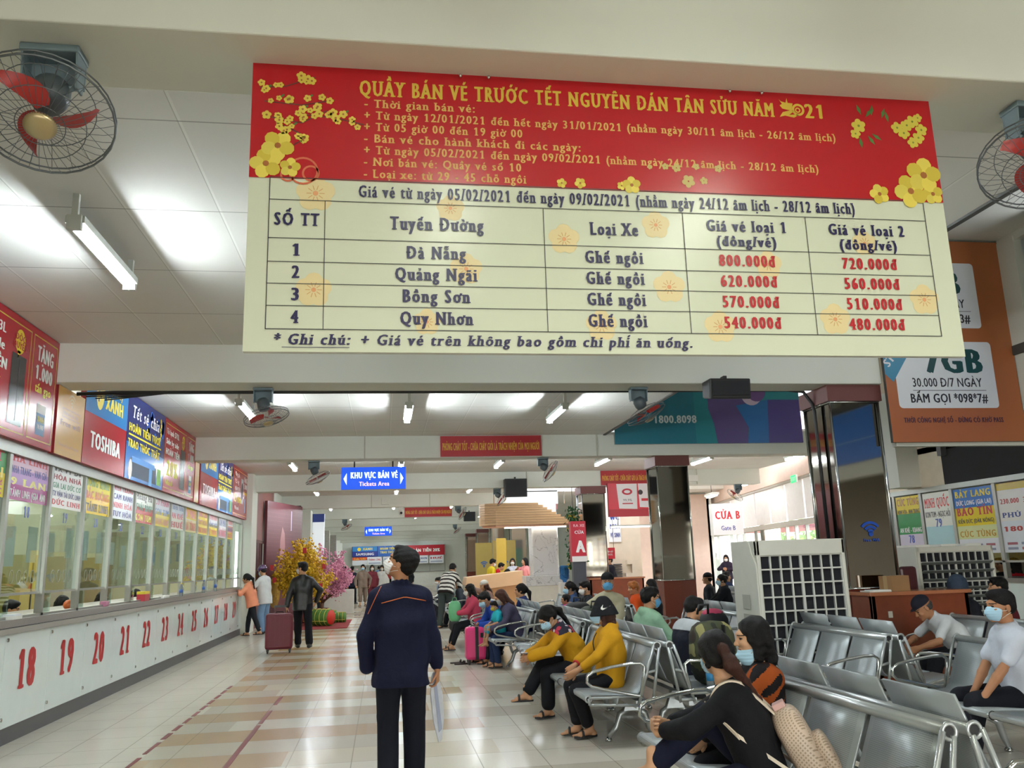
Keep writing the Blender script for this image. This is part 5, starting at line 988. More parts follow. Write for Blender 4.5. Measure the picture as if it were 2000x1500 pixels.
# small loose things
m = MB(); rr = random.Random(8)
for k in range(14): a = k*.9; m.ball((rr.uniform(-.04, .04), rr.uniform(-.05, .05), .025+rr.uniform(0, .03)), rr.uniform(.015, .03), P('dde6dc', .7), 6, (1, 1.4, .7))
tag(m.build('crumpled_tissue', None, (0, 0, 0)), 'crumpled tissue left on the middle empty seat before the big cooler', 'tissue').location = (3.86, 7.62, .43)
for i, (x, y, rz) in enumerate(((1.2, 13.62, -1.2), (1.16, 13.8, -1.5))):
    r = thing('sandal', 'dark sandal lying left of the pink suitcase, %s' % ('nearer one' if i == 0 else 'farther one'), 'sandal', (x, y, 0), rz, 'sandals by the pink suitcase'); MB().prism([(.04*cos(a)*(1+.15*sin(a)), .12*sin(a)) for a in np.linspace(0, 2*pi, 16, False)], (0, 0, 0), (1, 0, 0), (0, 1, 0), (0, 0, .02), mat('sandal_dark', '2a1c1a', .6)).build('sole', r); MB().tube([(-.04, .04, .015), (-.02, .05, .05), (.02, .05, .05), (.04, .04, .015)], .011, mat('sandal_dark', '2a1c1a'), 6).build('strap', r)
r = thing('paper_stack', 'loose papers on the red brown desk by the near mirror column', 'paper', (5.62, 9.25, 1.06)); MB().box((-.15, -.1, 0), (.12, .1, .012), m_white).build('lower_sheets', r); MB().box((-.1, -.08, .012), (.14, .09, .02), P('dfe4e8')).build('upper_sheets', r)
r = thing('bottle', 'water bottle with blue label leaning on the camouflage backpack', 'bottle', (2.72, 7.12, .43)); MB().lathe([(0, 0), (.03, 0), (.032, .02), (.032, .14), (.013, .19), (.013, .21), (0, .21)], (0, 0, 0), mat('clear_plastic', 'cfdce4'), 14).build('body', r); MB().cyl((0, 0, .205), (0, 0, .22), .015, P('2a6fc0'), 10).build('cap', r); MB().cyl((0, 0, .06), (0, 0, .12), .033, P('3a8fc8'), 14).build('label_band', r)
r = thing('hanging_garland', 'green leafy garland with gold tassels right of the marble pier', 'garland', (5.2, 23.1, 1.3)); rr = random.Random(4); m = MB(); q = MB()
for k in range(520):
    c = Vector((rr.gauss(0, .09), rr.gauss(0, .09), rr.uniform(.0, 1.7))); u = Vector([rr.gauss(0, 1) for _ in range(3)]).normalized()*.06; v = u.orthogonal()*.45; (q if k % 7 == 0 else m).add([c-u, c+v, c+u, c-v], [(0, 1, 2, 3)], P('c8a82a', .5) if k % 7 == 0 else P('2a5a2c', .6))
m.build('foliage', r)['kind'] = 'stuff'; q.build('tassels', r)['kind'] = 'stuff'; MB().cyl((0, 0, 0), (0, 0, 2.24), .008, m_black, 5).build('cord', r)
r = thing('wall_shelf', 'cream boxed shelf unit and louvre on the cream pier', 'shelf', (7.3, 25.1, .0)); MB().prism([(-.1, .75), (.3, .75), (.3, 1.5), (-.05, 1.5), (-.05, 1.38), (.1, 1.38), (.1, 1.12), (-.1, 1.12)], (0, .1, 0), (1, 0, 0), (0, 0, 1), (0, -.12, 0), mat('cream_box', 'd6c8b4', .6)).build('shelf_body', r); m = MB()
for k in range(9): m.box((-.45, .02, .8+k*.07), (-.2, .1, .84+k*.07), mat('louvre_dark', '4a4644', .6))
m.build('louvre', r)
m = MB()
for x, Y in ((-.35, 16.2), (4.2, 16.2), (-.5, 22.9), (3.9, 22.9), (8.8, 22.9), (-.4, 29.6), (1.6, 29.6)): m.box((x-.012, Y-.02, ZS), (x+.012, Y, ZC), mat('conduit_cream', 'b4b2a6', .6))
struct('trim_conduits', m)
# ================================================================ PEOPLE
F32 = np.float32
def surface_nets(d, lo, vox):
    """vertices and quads of the zero surface of a distance grid"""
    nx, ny, nz = d.shape; s = d < 0
    c = [s[i:nx-1+i, j:ny-1+j, k:nz-1+k] for i in (0, 1) for j in (0, 1) for k in (0, 1)]
    n = sum(x.astype(np.int8) for x in c); act = (n > 0) & (n < 8); I = np.argwhere(act)
    if not len(I): return np.zeros((0, 3)), np.zeros((0, 4), int)
    vid = -np.ones(act.shape, int); vid[act] = np.arange(len(I)); P_ = np.zeros((len(I), 3)); C_ = np.zeros(len(I))
    co = [(i, j, k) for i in (0, 1) for j in (0, 1) for k in (0, 1)]
    val = [d[I[:, 0]+i, I[:, 1]+j, I[:, 2]+k] for i, j, k in co]
    for a in range(8):
        for b in range(a+1, 8):
            df = [co[b][q]-co[a][q] for q in range(3)]
            if sum(abs(x) for x in df) != 1: continue
            va, vb = val[a], val[b]; m = (va < 0) != (vb < 0); t = np.where(m, va/np.where(m, va-vb, 1), 0)
            for q in range(3): P_[:, q] += np.where(m, co[a][q]+t*df[q], 0)
            C_ += m
    V = (I+P_/C_[:, None])*vox+np.array(lo); Q = []
    for ax in range(3):
        o = [q for q in range(3) if q != ax]; sl0 = [slice(1, -1)]*3; sl0[ax] = slice(0, d.shape[ax]-1); sl1 = list(sl0); sl1[ax] = slice(1, d.shape[ax])
        a, b = s[tuple(sl0)], s[tuple(sl1)]; E = np.argwhere(a != b)
        if not len(E): continue
        fl = a[tuple(E.T)]; g = E.copy(); g[:, o[0]] += 1; g[:, o[1]] += 1
        q4 = []
        for u, v in ((0, 0), (1, 0), (1, 1), (0, 1)):
            h = g.copy(); h[:, o[0]] -= u; h[:, o[1]] -= v; q4.append(vid[h[:, 0], h[:, 1], h[:, 2]])
        q4 = np.stack(q4, 1)
        if ax == 1: fl = ~fl
        q4[~fl] = q4[~fl][:, ::-1]; Q.append(q4)
    Q = np.vstack(Q); return V, Q[(Q >= 0).all(1)]
class Sdf:
    """a smooth union of limbs (tapered capsules) and ellipsoids; cut() keeps one side of a plane"""
    def __init__(s, k=.02): s.p = []; s.k = k; s.c = []; s.lo = np.full(3, 9e9); s.hi = -s.lo; s.w = None
    def _b(s, q, r): s.lo = np.minimum(s.lo, np.array(q)-r); s.hi = np.maximum(s.hi, np.array(q)+r)
    def cap(s, a, b, ra, rb, k=None): s.p.append((0, np.array(a, float), np.array(b, float), ra, rb, s.k if k is None else k)); s._b(a, ra); s._b(b, rb); return s
    def ell(s, c, r, R=None, k=None, sub=False):
        s.p.append((2 if sub else 1, np.array(c, float), np.array(r, float), np.array(R) if R is not None else None, 0, s.k if k is None else k))
        if not sub: s._b(c, max(r))
        return s
    def cut(s, p, n): n = np.array(n, float); s.c.append((np.array(p, float), n/np.linalg.norm(n))); return s
    def __call__(s, X):
        D = None
        for t, a, b, c, e, k in s.p:
            if t == 0:
                ba = b-a; l = max(ba @ ba, 1e-9); pa = X-a; h = np.clip(pa @ ba/l, 0, 1); q = pa-h[:, None]*ba; d = np.sqrt((q*q).sum(1))-(c+(e-c)*h)
            else:
                q = X-a
                if c is not None: q = q @ c
                k0 = np.sqrt(((q/b)**2).sum(1)); k1 = np.sqrt(((q/b**2)**2).sum(1)); d = k0*(k0-1)/np.maximum(k1, 1e-6)
            if D is None: D = d
            elif t == 2: h = np.clip(.5-.5*(D+d)/max(k, 1e-6), 0, 1); D = D*(1-h)-d*h+k*h*(1-h)
            elif k <= 0: D = np.minimum(D, d)
            else: h = np.clip(.5+.5*(d-D)/k, 0, 1); D = d*(1-h)+D*h-k*h*(1-h)
        if s.w: D = D+s.w(X)
        for p, n in s.c: D = np.maximum(D, (X-p) @ n)
        return D
    def mesh(s, vox, pad=.02):
        lo = s.lo-pad-vox*2; B = 4; nb = np.ceil((s.hi+pad+vox*2-lo)/vox/B).astype(int)+1; n = nb*B
        g = [lo[q]+(np.arange(nb[q])*B+B/2-.5)*vox for q in range(3)]; G_ = np.stack(np.meshgrid(*g, indexing='ij'), -1).reshape(-1, 3)
        dc = s(G_).reshape(nb); fl = np.abs(dc) < B*vox*1.25+.012; big = np.where(dc < 0, -1., 1.)
        up = lambda a: a.repeat(B, 0).repeat(B, 1).repeat(B, 2)
        d = up(big); M = up(fl); I = np.argwhere(M); d[M] = s(lo+I*vox); return surface_nets(d, lo, vox)
def vec(*a): return np.array(a, float)
def nrm(v): return v/max(np.linalg.norm(v), 1e-9)
def basis(f, up):
    """columns: right, forward, up"""
    f = nrm(f); r = nrm(np.cross(f, up)); return np.stack([r, f, np.cross(r, f)], 1)
def ik(a, t, l1, l2, hint):
    d = t-a; L = np.linalg.norm(d); d = d/max(L, 1e-9); L = min(L, (l1+l2)*.998); x = (l1*l1-l2*l2+L*L)/(2*L); h = math.sqrt(max(l1*l1-x*x, 0)); n = nrm(hint-d*(hint @ d)); return a+d*x+n*h, a+d*L
SKIN = {'a': 'b98a68', 'b': 'a87655', 'c': 'c79a78', 'd': 'd2a888'}
def skin_m(k): return mat('skin_'+k, SKIN[k], .55, n=.05, ns=12, spec=.35)
def cloth(c, r=.85, wave=.45): return mat('cloth_'+c+('_s' if r < .6 else ''), c, r, n=.08, ns=9, bump=wave, bs=28, spec=.2 if r > .6 else .5)
M_HAIR = {'black': mat('hair_black', '0c0a0a', .5, n=.3, ns=40, bump=.6, bs=120, stretch=(3, 3, .5), spec=.22), 'brown': mat('hair_brown', '3a1f17', .5, spec=.25, n=.3, ns=40, bump=.5, bs=120, stretch=(3, 3, .5)), 'orange': mat('hair_orange', 'a8622a', .5, n=.3, ns=40, bump=.5, bs=120), 'grey': mat('hair_grey', '3a3836', .5, n=.3, ns=40)}
def mesh_obj(name, parts, parent=None, smooth=True):
    """parts: list of (V, Q, material or per-face function)"""
    vs, fs, mi, mats = [], [], [], []; o = 0
    for V, Q, m in parts:
        if not len(V): continue
        vs.append(V); fs.append(Q+o); o += len(V)
        ms = m if isinstance(m, tuple) else (m, None)
        if ms[1] is None:
            if ms[0] not in mats: mats.append(ms[0])
            mi.append(np.full(len(Q), mats.index(ms[0])))
        else:
            c = V[Q].mean(1); k = ms[1](c); L = ms[0]; loc = []
            for q in L:
                if q not in mats: mats.append(q)
                loc.append(mats.index(q))
            mi.append(np.array(loc)[k])
    me = bpy.data.meshes.new(name)
    if vs:
        V = np.vstack(vs); Q = np.vstack(fs); me.vertices.add(len(V)); me.vertices.foreach_set('co', V.astype(F32).ravel()); me.loops.add(Q.size); me.loops.foreach_set('vertex_index', Q.ravel().astype(np.int32))
        me.polygons.add(len(Q)); me.polygons.foreach_set('loop_start', np.arange(0, Q.size, 4, dtype=np.int32)); me.polygons.foreach_set('loop_total', np.full(len(Q), 4, dtype=np.int32))
        for m in mats: me.materials.append(m)
        me.polygons.foreach_set('material_index', np.concatenate(mi).astype(np.int32)); me.polygons.foreach_set('use_smooth', np.full(len(Q), smooth)); me.update(calc_edges=True); me.validate()
    ob = bpy.data.objects.new(name, me); COL.objects.link(ob)
    if parent: ob.parent = parent
    return ob
def wrinkle(amp, seed, fr=22.):
    rr = np.random.RandomState(seed); D = rr.normal(size=(5, 3)); D /= np.linalg.norm(D, axis=1)[:, None]; D[:, 2] *= 1.4; ph = rr.uniform(0, 6.3, 5); f = fr*rr.uniform(.6, 1.7, 5)
    return lambda X: amp*sum(np.sin(X @ D[i]*f[i]+ph[i]+1.3*np.sin(X @ D[(i+1) % 5]*f[i]*.6)) for i in range(5))/2.2
FING = ((-.034, .0, .072, .0085), (-.012, .006, .081, .0088), (.011, .003, .076, .0084), (.032, -.006, .06, .0074))
def add_hand(S, w, d, n, side, curl, s=1., spread=0.):
    """palm, four jointed fingers and a thumb; d: pointing direction, n: palm normal"""
    d = nrm(d); n = nrm(n-d*(n @ d)); x = np.cross(d, n)*side; P0 = w+d*.008*s
    for q in FING: S.cap(P0+x*q[0]*.55*s, w+d*(.088+q[1])*s+x*q[0]*.9*s, .0165*s, .0125*s, .012)
    for i, (fx, fy, fl, fr) in enumerate(FING):
        p = w+d*(.09+fy)*s+x*fx*s*.95; a = curl*(.8+.12*i); seg = (.46, .31, .23); sp = fx*spread*8
        for j, q in enumerate(seg):
            ang = a*(.55+j*.75) if j else a*.6; dd = nrm(d*cos(ang)+n*sin(ang)+x*sp); e = p+dd*fl*q*s; S.cap(p, e, fr*s*(1.02-.08*j), fr*s*(.94-.1*j), .003); p = e
    p = w+d*.03*s-x*.028*s; dd = nrm(d*.55-x*.75+n*.35)
    for q, r in ((.034, .0115), (.028, .0098), (.024, .0085)): e = p+dd*q*s; S.cap(p, e, r*s, r*s*.92, .004); p = e; dd = nrm(dd+d*.45+n*curl*.3)
class Human:
    """a jointed figure in its own frame: x right, y forward, z up; origin on the floor under the pelvis"""
    def __init__(s, H=1.65, hip=None, lean=0., side=0., twist=0., hyaw=0., hpitch=0., bend=.0, fem=False, fat=1., wr=None, wl=None, ar=None, al=None, er=(1, -.6, -.3), el=(-1, -.6, -.3), kr=(.1, 1, .3), kl=(-.1, 1, .3), fr=None, fl=None, sit=False, shrug=0., **_):
        k = s.k = H/1.65; s.H = H; s.fem = fem; s.fat = fat
        hz = hip if hip is not None else (.53 if sit else .885*k); s.pel = vec(0, 0, hz)
        ln, sd, tw = radians(lean), radians(side), radians(twist)
        up = nrm(vec(sin(sd), sin(ln), cos(ln)*cos(sd))); s.up = up; s.fw = nrm(np.cross(up, vec(cos(tw), sin(tw), 0))); s.rt = np.cross(s.fw, up)
        mid = s.pel+up*.26*k; ln2 = ln+radians(bend); up2 = nrm(vec(sin(sd), sin(ln2), cos(ln2)*cos(sd))); s.up2 = up2; s.fw2 = nrm(np.cross(up2, s.rt)); s.mid = mid
        s.neck = mid+up2*.25*k; s.fw2 = s.fw2
        sw = (.152 if fem else .17)*k
        s.sh = {1: s.neck-up2*(.065-shrug)*k+s.rt*sw, -1: s.neck-up2*(.065-shrug)*k-s.rt*sw}
        hy, hp = radians(hyaw), radians(hpitch)                      # head turned to the right by +, up by +
        f = vec(sin(tw*-1+hy)*cos(hp), cos(tw*-1+hy)*cos(hp), sin(hp)); s.hB = basis(f, nrm(vec(0, 0, 1)*.75+up2*.25)); nk = nrm(up2*.7+vec(0, 0, .5)+s.hB[:, 1]*.18); s.hc = s.neck+nk*.075*k+s.hB[:, 2]*.085*k+s.hB[:, 1]*.015*k
        s.hip_ = {1: s.pel+vec(cos(tw*.5), sin(tw*.5), 0)*.088*k, -1: s.pel-vec(cos(tw*.5), sin(tw*.5), 0)*.088*k}
        UA, FA, TH, SHN = .275*k, .245*k, .405*k, .4*k
        s.el, s.wr, s.kn, s.an, s.toe, s.hn, s.hd = {}, {}, {}, {}, {}, {}, {}
        for q, W_, h in ((1, wr, er), (-1, wl, el)):
            t = vec(*W_) if W_ is not None else s.sh[q]+vec(q*.06, .02, -.5*k); s.el[q], s.wr[q] = ik(s.sh[q], t, UA, FA, vec(*h))
        for q, A_, h in ((1, fr, kr), (-1, fl, kl)):
            t = vec(*A_) if A_ is not None else (vec(q*.11, .46, .085) if sit else vec(q*.1*k, 0, .085*k)); s.kn[q], s.an[q] = ik(s.hip_[q], t, TH, SHN, vec(*h)); s.toe[q] = nrm(vec(q*.18, 1, 0))
        for q, a in ((1, ar), (-1, al)):
            a = a or {}; d = nrm(s.wr[q]-s.el[q]); s.hd[q] = vec(*a['d']) if 'd' in a else d; s.hn[q] = vec(*a['n']) if 'n' in a else nrm(-q*s.rt*.8+s.fw*.3)
            s.hn[q] = nrm(s.hn[q]); setattr(s, 'curl%d' % q, a.get('c', .55))
    def W(s, v): return s.hc+s.hB @ (np.array(v, float)*s.k)
    def head(s, S):
        k = s.k; e = lambda c, r, kk=.02: S.ell(s.W(c), np.array(r)*k, s.hB, kk)
        e((0, -.012, .035), (.077, .096, .085)); e((0, .028, -.02), (.064, .075, .085)); e((0, .048, -.072), (.043, .045, .042)); e((0, .088, .028), (.045, .018, .02), .015)
        for q in (-1, 1): e((q*.036, .078, -.028), (.024, .02, .02), .015); e((q*.077, -.008, -.012), (.009, .02, .032), .006); S.ell(s.W((q*.031, .1, .006)), np.array((.017, .014, .01))*k, s.hB, .012, sub=True); e((q*.031, .086, .006), (.014, .012, .01), .004)
        S.cap(s.W((0, .098, .004)), s.W((0, .118, -.028)), .009*k, .013*k, .012); e((-.012, .108, -.032), (.008, .008, .007), .008); e((.012, .108, -.032), (.008, .008, .007), .008)
        e((0, .094, -.062), (.024, .013, .0075), .008); e((0, .092, -.072), (.02, .012, .008), .008); e((0, .085, -.1), (.02, .018, .016), .015)
        S.cap(s.neck-s.up2*.05*k, s.W((0, -.02, -.06)), .056*k, .05*k, .03)
    def face_mat(s, skin, hair):
        Bi = s.hB; k = s.k
        def f(c):
            q = (c-s.hc) @ Bi/k; x, y, z = np.abs(q[:, 0]), q[:, 1], q[:, 2]; r = np.zeros(len(c), int)
            r[(((x-.031)/.014)**2+((z-.006)/.0065)**2 < 1) & (y > .06)] = 1; r[(np.abs(x-.032) < .02) & (np.abs(z-.0265+(x-.032)*.12) < .0035) & (y > .06)] = 1
            r[(x < .024) & (np.abs(z+.066) < .0085) & (y > .075)] = 2; return r
        return ((skin, M_HAIR['black'] if hair != 'eyes' else skin, mat('lips', '94564c', .5)), f)
CAST = []
def person(label, at, rot, top=None, bottom=None, hair=('short', 'black'), mask=None, hat=None, shoes='shoe', skin='a', lod=1, cat='person', z0=0., extra=None, name='person', ear=True, **pose):
    vb, vh, vn, vc = ((.02, .0055, .0042, .009), (.024, .0085, .006, .013), (.03, .012, .0085, .018), (.035, .017, .011, .024))[lod]
    h = Human(**pose); k = h.k; sk = skin_m(skin); top = dict(top or {}); bottom = dict(bottom or {}); seed = abs(hash(label)) % 9999 if False else sum(map(ord, label)) % 9973
    parts = []; fa = h.fat; short = top.get('sleeve', 'long') == 'short'
    # body: head and neck, torso, arms and legs as one skin
    S = Sdf(); h.head(S); fm = h.face_mat(sk, hair); parts.append((*S.mesh(vh), fm))
    S = Sdf(.04); S.cap(h.pel-h.rt*.06*k, h.mid-h.rt*.05*k, .095*k*fa, .085*k*fa); S.cap(h.pel+h.rt*.06*k, h.mid+h.rt*.05*k, .095*k*fa, .085*k*fa)
    for q in (-1, 1): S.cap(h.mid+q*h.rt*.05*k, h.neck-h.up2*.1*k+q*h.rt*.085*k, .085*k*fa, .08*k); S.cap(h.neck-h.up2*.06*k, h.sh[q]-h.up2*.012*k, .042*k, .034*k); S.cap(h.sh[q]-h.up2*.01*k, h.el[q], .037*k, .034*k); S.cap(h.hip_[q], h.kn[q], .075*k*fa, .05*k); S.cap(h.kn[q], h.an[q], .049*k, .034*k)
    S.cap(h.neck-h.up2*.08*k, h.neck+h.up2*.03*k, .07*k, .05*k); parts.append((*S.mesh(vb), sk))
    for q in (-1, 1):
        if top.get('hide', 0) & (1 if q > 0 else 2): continue
        S = Sdf(.012); m_ = h.el[q]+(h.wr[q]-h.el[q])*.35; S.cap(h.el[q], m_, .037*k, .036*k); S.cap(m_, h.wr[q], .036*k, .0255*k); S.cap(h.wr[q], h.wr[q]+h.hd[q]*.02*k, .0245*k, .023*k)
        add_hand(S, h.wr[q]+h.hd[q]*.012*k, h.hd[q], h.hn[q], q, getattr(h, 'curl%d' % q), k*.98); parts.append((*S.mesh(vn), sk))
    if shoes != 'shoe':
        for q in (-1, 1):
            S = Sdf(.02); a = h.an[q]; t = h.toe[q]; S.cap(a+vec(0, 0, .06), a, .036*k, .037*k); S.ell(a-t*.03*k-vec(0, 0, .05)*k, (.032*k, .036*k, .034*k)); S.cap(a+t*.02*k-vec(0, 0, .03)*k, a+t*.12*k-vec(0, 0, .058)*k, .036*k, .024*k); xr = vec(t[1], -t[0], 0)
            for j in range(5): S.cap(a+t*.11*k+xr*(j-2)*.0155*k*q-vec(0, 0, .058)*k, a+t*(.165-.012*j if j else .172)*k+xr*(j-2)*.017*k*q-vec(0, 0, .066)*k, .013*k, (.0125 if j == 0 else .0088)*k, .004)
            parts.append((*S.mesh(vn), sk))
    root = mesh_obj(name, parts); root.location = (at[0], at[1], z0); root.rotation_euler = (0, 0, radians(rot)); tag(root, label, cat)
    # clothing
    tc = top.get('c', '444444'); tm = top.get('m') or cloth(tc, top.get('r', .8)); lo = top.get('loose', .018); hem = top.get('hem', .13)*k
    S = Sdf(.045); a = lo+.012
    hemp = h.pel-h.up*hem
    sit = pose.get('sit'); 
    for q in (-1, 1): S.cap(h.pel-h.up*(hem*(.35 if sit else 1.2))+q*h.rt*.065*k, h.mid+q*h.rt*.055*k, (.1*fa+a*(1.0 if not sit else .8))*k, (.088*fa+a)*k); S.cap(h.mid+q*h.rt*.055*k, h.neck-h.up2*.1*k+q*h.rt*.09*k, (.088*fa+a)*k, (.078+a)*k); S.cap(h.neck-h.up2*.035*k, h.sh[q]-h.rt*q*.02-h.up2*.008, (.054+lo*.5)*k, (.036+lo*.5)*k, .04)
    if h.fem: 
        for q in (-1, 1): S.ell(h.mid+h.up2*.11*k+q*h.rt*.065*k+h.fw2*.085*k, vec(.06, .055, .06)*k, None, .05)
    for q in (-1, 1):
        if short: e = h.sh[q]+(h.el[q]-h.sh[q])*.72; S.cap(h.sh[q], e, (.043+lo*.5)*k, (.045+lo*.5)*k, .02)
        else: w = h.wr[q]-(h.wr[q]-h.el[q])*(top.get('cuff', .06)); S.cap(h.sh[q]-h.rt*q*.008-h.up2*.01, h.el[q], (.04+lo*.75)*k, (.04+lo*.8)*k, .03); S.cap(h.el[q], w, (.04+lo*.8)*k, (.033+lo*.7)*k, .012)
    if top.get('hood'):
        for j in range(7): t = pi*(j/6-.5); S.ell(h.neck+h.rt*sin(t)*.088*k-h.fw2*cos(t)*.075*k+h.up2*(.0+.012*cos(t))*k, vec(.04, .04, .035+.012*cos(t))*k, None, .025)
    elif top.get('collar', True):
        for j in range(10): t = 2*pi*j/10; S.ell(h.neck+h.rt*sin(t)*.064*k+h.fw2*(cos(t)*.06+.005)*k+h.up2*(.012-.012*cos(t))*k, vec(.021, .021, .024)*k, None, .014)
    else: S.cut(h.neck+h.up2*.012*k, h.up2)
    if not sit: S.cut(hemp, -h.up)
    S.w = wrinkle(top.get('wr', .0042)*1.35, seed, 17.); tp = top.get('pattern'); V, Q = S.mesh(vc)
    tob = mesh_obj(top.get('name', 'jacket' if not short else 'shirt'), [(V, Q, tp(h) if tp else tm)], root); h.top_sdf = S
    bc = bottom.get('c', '1d1e24'); bl = bottom.get('loose', .016); bm = bottom.get('m') or cloth(bc, .85); ln = bottom.get('len', .94); S = Sdf(.035)
    for q in (-1, 1):
        e = h.kn[q]+(h.an[q]-h.kn[q])*ln; S.ell(h.pel+q*h.rt*.055*k-h.fw*.015*k-h.up*.01*k, vec(.105, .103, .11)*k*(fa*.6+.4)); S.cap(h.hip_[q]+vec(0, 0, .0), h.kn[q], (.082*fa+bl*.8)*k, (.052+bl)*k, .025); S.cap(h.kn[q], e, (.051+bl)*k, (.04+bl*1.1)*k, .012)
    if not sit: S.cut(h.pel+h.up*.12*k, h.up)
    S.w = wrinkle(.0045, seed+5, 15.); mesh_obj(bottom.get('name', 'trousers'), [(*S.mesh(vc), bm)], root)
    # footwear
    for q in (-1, 1):
        a = h.an[q]; t = h.toe[q]; xr = vec(t[1], -t[0], 0); g = -vec(0, 0, 1)
        if shoes == 'shoe':
            S = Sdf(.025); S.ell(a-t*.02*k+g*.05*k, vec(.042, .055, .04)*k); S.cap(a+g*.01*k, a+vec(0, 0, .03)*k, .044*k, .042*k); S.cap(a+g*.03*k+t*.03*k, a+g*.055*k+t*.15*k, .043*k, .033*k); S.cut(a+g*.085*k, g); o = mesh_obj('shoe', [(*S.mesh(vn*1.3), mat('shoe_'+bottom.get('shoe', '1a1a1c'), bottom.get('shoe', '1a1a1c'), .45))], root)
        elif shoes != 'bare':
            m = MB(); pts = []
            for j in range(16):
                b = 2*pi*j/16; pts.append((cos(b)*(.043+.006*sin(b)), .05+sin(b)*.128))
            hh = .075*k if shoes == 'wedge' else .03; zb = a+g*.085*k; m.prism([(x*k, y*k) for x, y in pts], tuple(zb+g*.0), tuple(xr), tuple(t), (0, 0, .018*k), mat('sandal_sole', '3a2a22' if shoes == 'wedge' else '16161a', .6)); m.tube([tuple(zb+xr*.048*k*sg*k+t*.09*k+vec(0, 0, zz)*k) for sg, zz in ((-1, .01), (-.7, .058), (0, .072), (.7, .06), (1, .01))], .013*k, mat('sandal_strap', '141418', .5), 6); m.build('sandal', root)
    # hair
    st, hcol = hair[:2]; hm = M_HAIR[hcol]; e = lambda S, c, r, kk=.03: S.ell(h.W(c), np.array(r)*k, h.hB, kk)
    if st:
        S = Sdf(.03); e(S, (0, -.018, .046), (.087, .104, .09)); 
        if st in ('short', 'mop'): e(S, (0, .058, .098), (.06, .04, .028)); e(S, (0, -.055, -.01), (.07, .058, .06))
        if st == 'mop': e(S, (0, .055, .075), (.07, .05, .04)); e(S, (-.06, .02, .03), (.03, .06, .05)); e(S, (.06, .02, .03), (.03, .06, .05))
        if st in ('long', 'bob', 'pony', 'bun'):
            for q in (-1, 1): e(S, (q*.068, -.01, .0), (.024, .06, .07))
            e(S, (0, -.06, -.01), (.075, .06, .07))
        if st == 'long':
            b0 = h.W((0, -.06, -.03)); b1 = h.neck-h.fw2*.1*k-h.up2*.02*k; b2 = h.neck-h.fw2*.13*k-h.up2*.2*k
            for q in (-.045, 0, .045): S.cap(b0+h.rt*q*k, b1+h.rt*q*1.3*k, .05*k, .04*k); S.cap(b1+h.rt*q*1.3*k, b2+h.rt*q*1.1*k, .04*k, .016*k)
            for q in (-1, 1): S.cap(h.W((q*.078, .0, .0)), h.W((q*.085, .015, -.16)), .028*k, .018*k)
        if st == 'bob':
            for q in (-1, 1): S.cap(h.W((q*.075, -.01, -.0)), h.W((q*.082, .005, -.12)), .036*k, .03*k); S.cap(h.W((q*.04, -.065, -.02)), h.W((q*.05, -.08, -.14)), .05*k, .045*k)
        if st == 'pony':
            b = h.W((0, -.115, .03)); c = h.W((.01, -.165, -.06)); d = h.neck-h.fw2*.13*k-h.up2*.17*k; T = Sdf(.03) if len(hair) > 2 else S; T.cap(h.W((0, -.09, .03)), b, .035*k, .024*k); T.cap(b, c, .028*k, .036*k); T.cap(c, d, .036*k, .012*k)
            if T is not S: T.w = wrinkle(.003, seed+3, 60.); mesh_obj('ponytail', [(*T.mesh(.006), M_HAIR[hair[2]])], root)
        if st == 'bun': e(S, (0, -.125, .045), (.045, .04, .045))
        # forehead and face stay clear
        for c, r in (((0, .115, -.03), (.074, .062, .098)),) if st != 'mop' else (((0, .12, -.04), (.074, .062, .09)),): S.ell(h.W(c), np.array(r)*k, h.hB, .012, sub=True)
        for q in (-1, 1): S.ell(h.W((q*.09, .012, -.05)), np.array((.03, .045, .05))*k, h.hB, .01, sub=True) if st in ('short', 'mop', 'pony', 'bun') else None
        if hat: S.cut(h.W((0, 0, -.02 if hat[0] == 'bucket' else .02)), h.hB @ vec(0, 0, 1))
        if hat and hat[0] != 'helmet': S.cut(h.W((0, .03, 0)), h.hB @ vec(0, 1, .3))
        S.w = wrinkle(.0028, seed+9, 75.); mesh_obj('hair', [(*S.mesh(vh*.9 if lod else .005), hm)], root)
    if mask:
        mo = -.06 if mask == 'chin' else 0.; W0 = h.W; h.W = lambda v: W0((v[0], v[1]+mo*.25, v[2]+mo)); S = Sdf(.012); e(S, (0, .03, -.052), (.071, .083, .07)); e(S, (0, .055, -.045), (.058, .07, .062)); S.cap(h.W((0, .105, -.006)), h.W((0, .124, -.04)), .012*k, .02*k, .02)
        R_ = h.hB; S.cut(h.W((0, .0, -.006)), R_ @ vec(0, -.12, 1)); S.cut(h.W((0, .0, -.112)), R_ @ vec(0, .1, -1)); S.cut(h.W((0, .033, 0)), R_ @ vec(0, -1, -.25)); S.p.append((2, h.W((0, -.005, -.03)), np.array((.0675, .09, .09))*k, h.hB, 0, .001))
        pleat = S.w; n_ = h.hB[:, 2]
        if mask not in ('down',): S.w = lambda X: .0014*np.sin(((X-h.hc) @ n_)*330)
        mc = {'blue': '5fa8d8', 'white': 'e6e4e0', 'pale': 'a8cfe4', 'yellow': 'b8a83a', 'grey': '9a9a98', 'chin': 'a8cfe4'}.get(mask, '7fb0d8'); mesh_obj('face_mask', [(*S.mesh(vh*.8), mat('mask_'+mask, mc, .75, n=.03))], root)
        h.W = W0
        if lod < 2:
            m = MB()
            for q in (-1, 1):
                for zz in (-.03+mo, -.085+mo): m.tube([tuple(h.W(p)) for p in ((q*.066, .05, zz), (q*.078, .015, zz*.6-.01), (q*.084, -.02, zz*.45-.005))], .0016, m_white, 4)
            m.build('ear_loops', root)
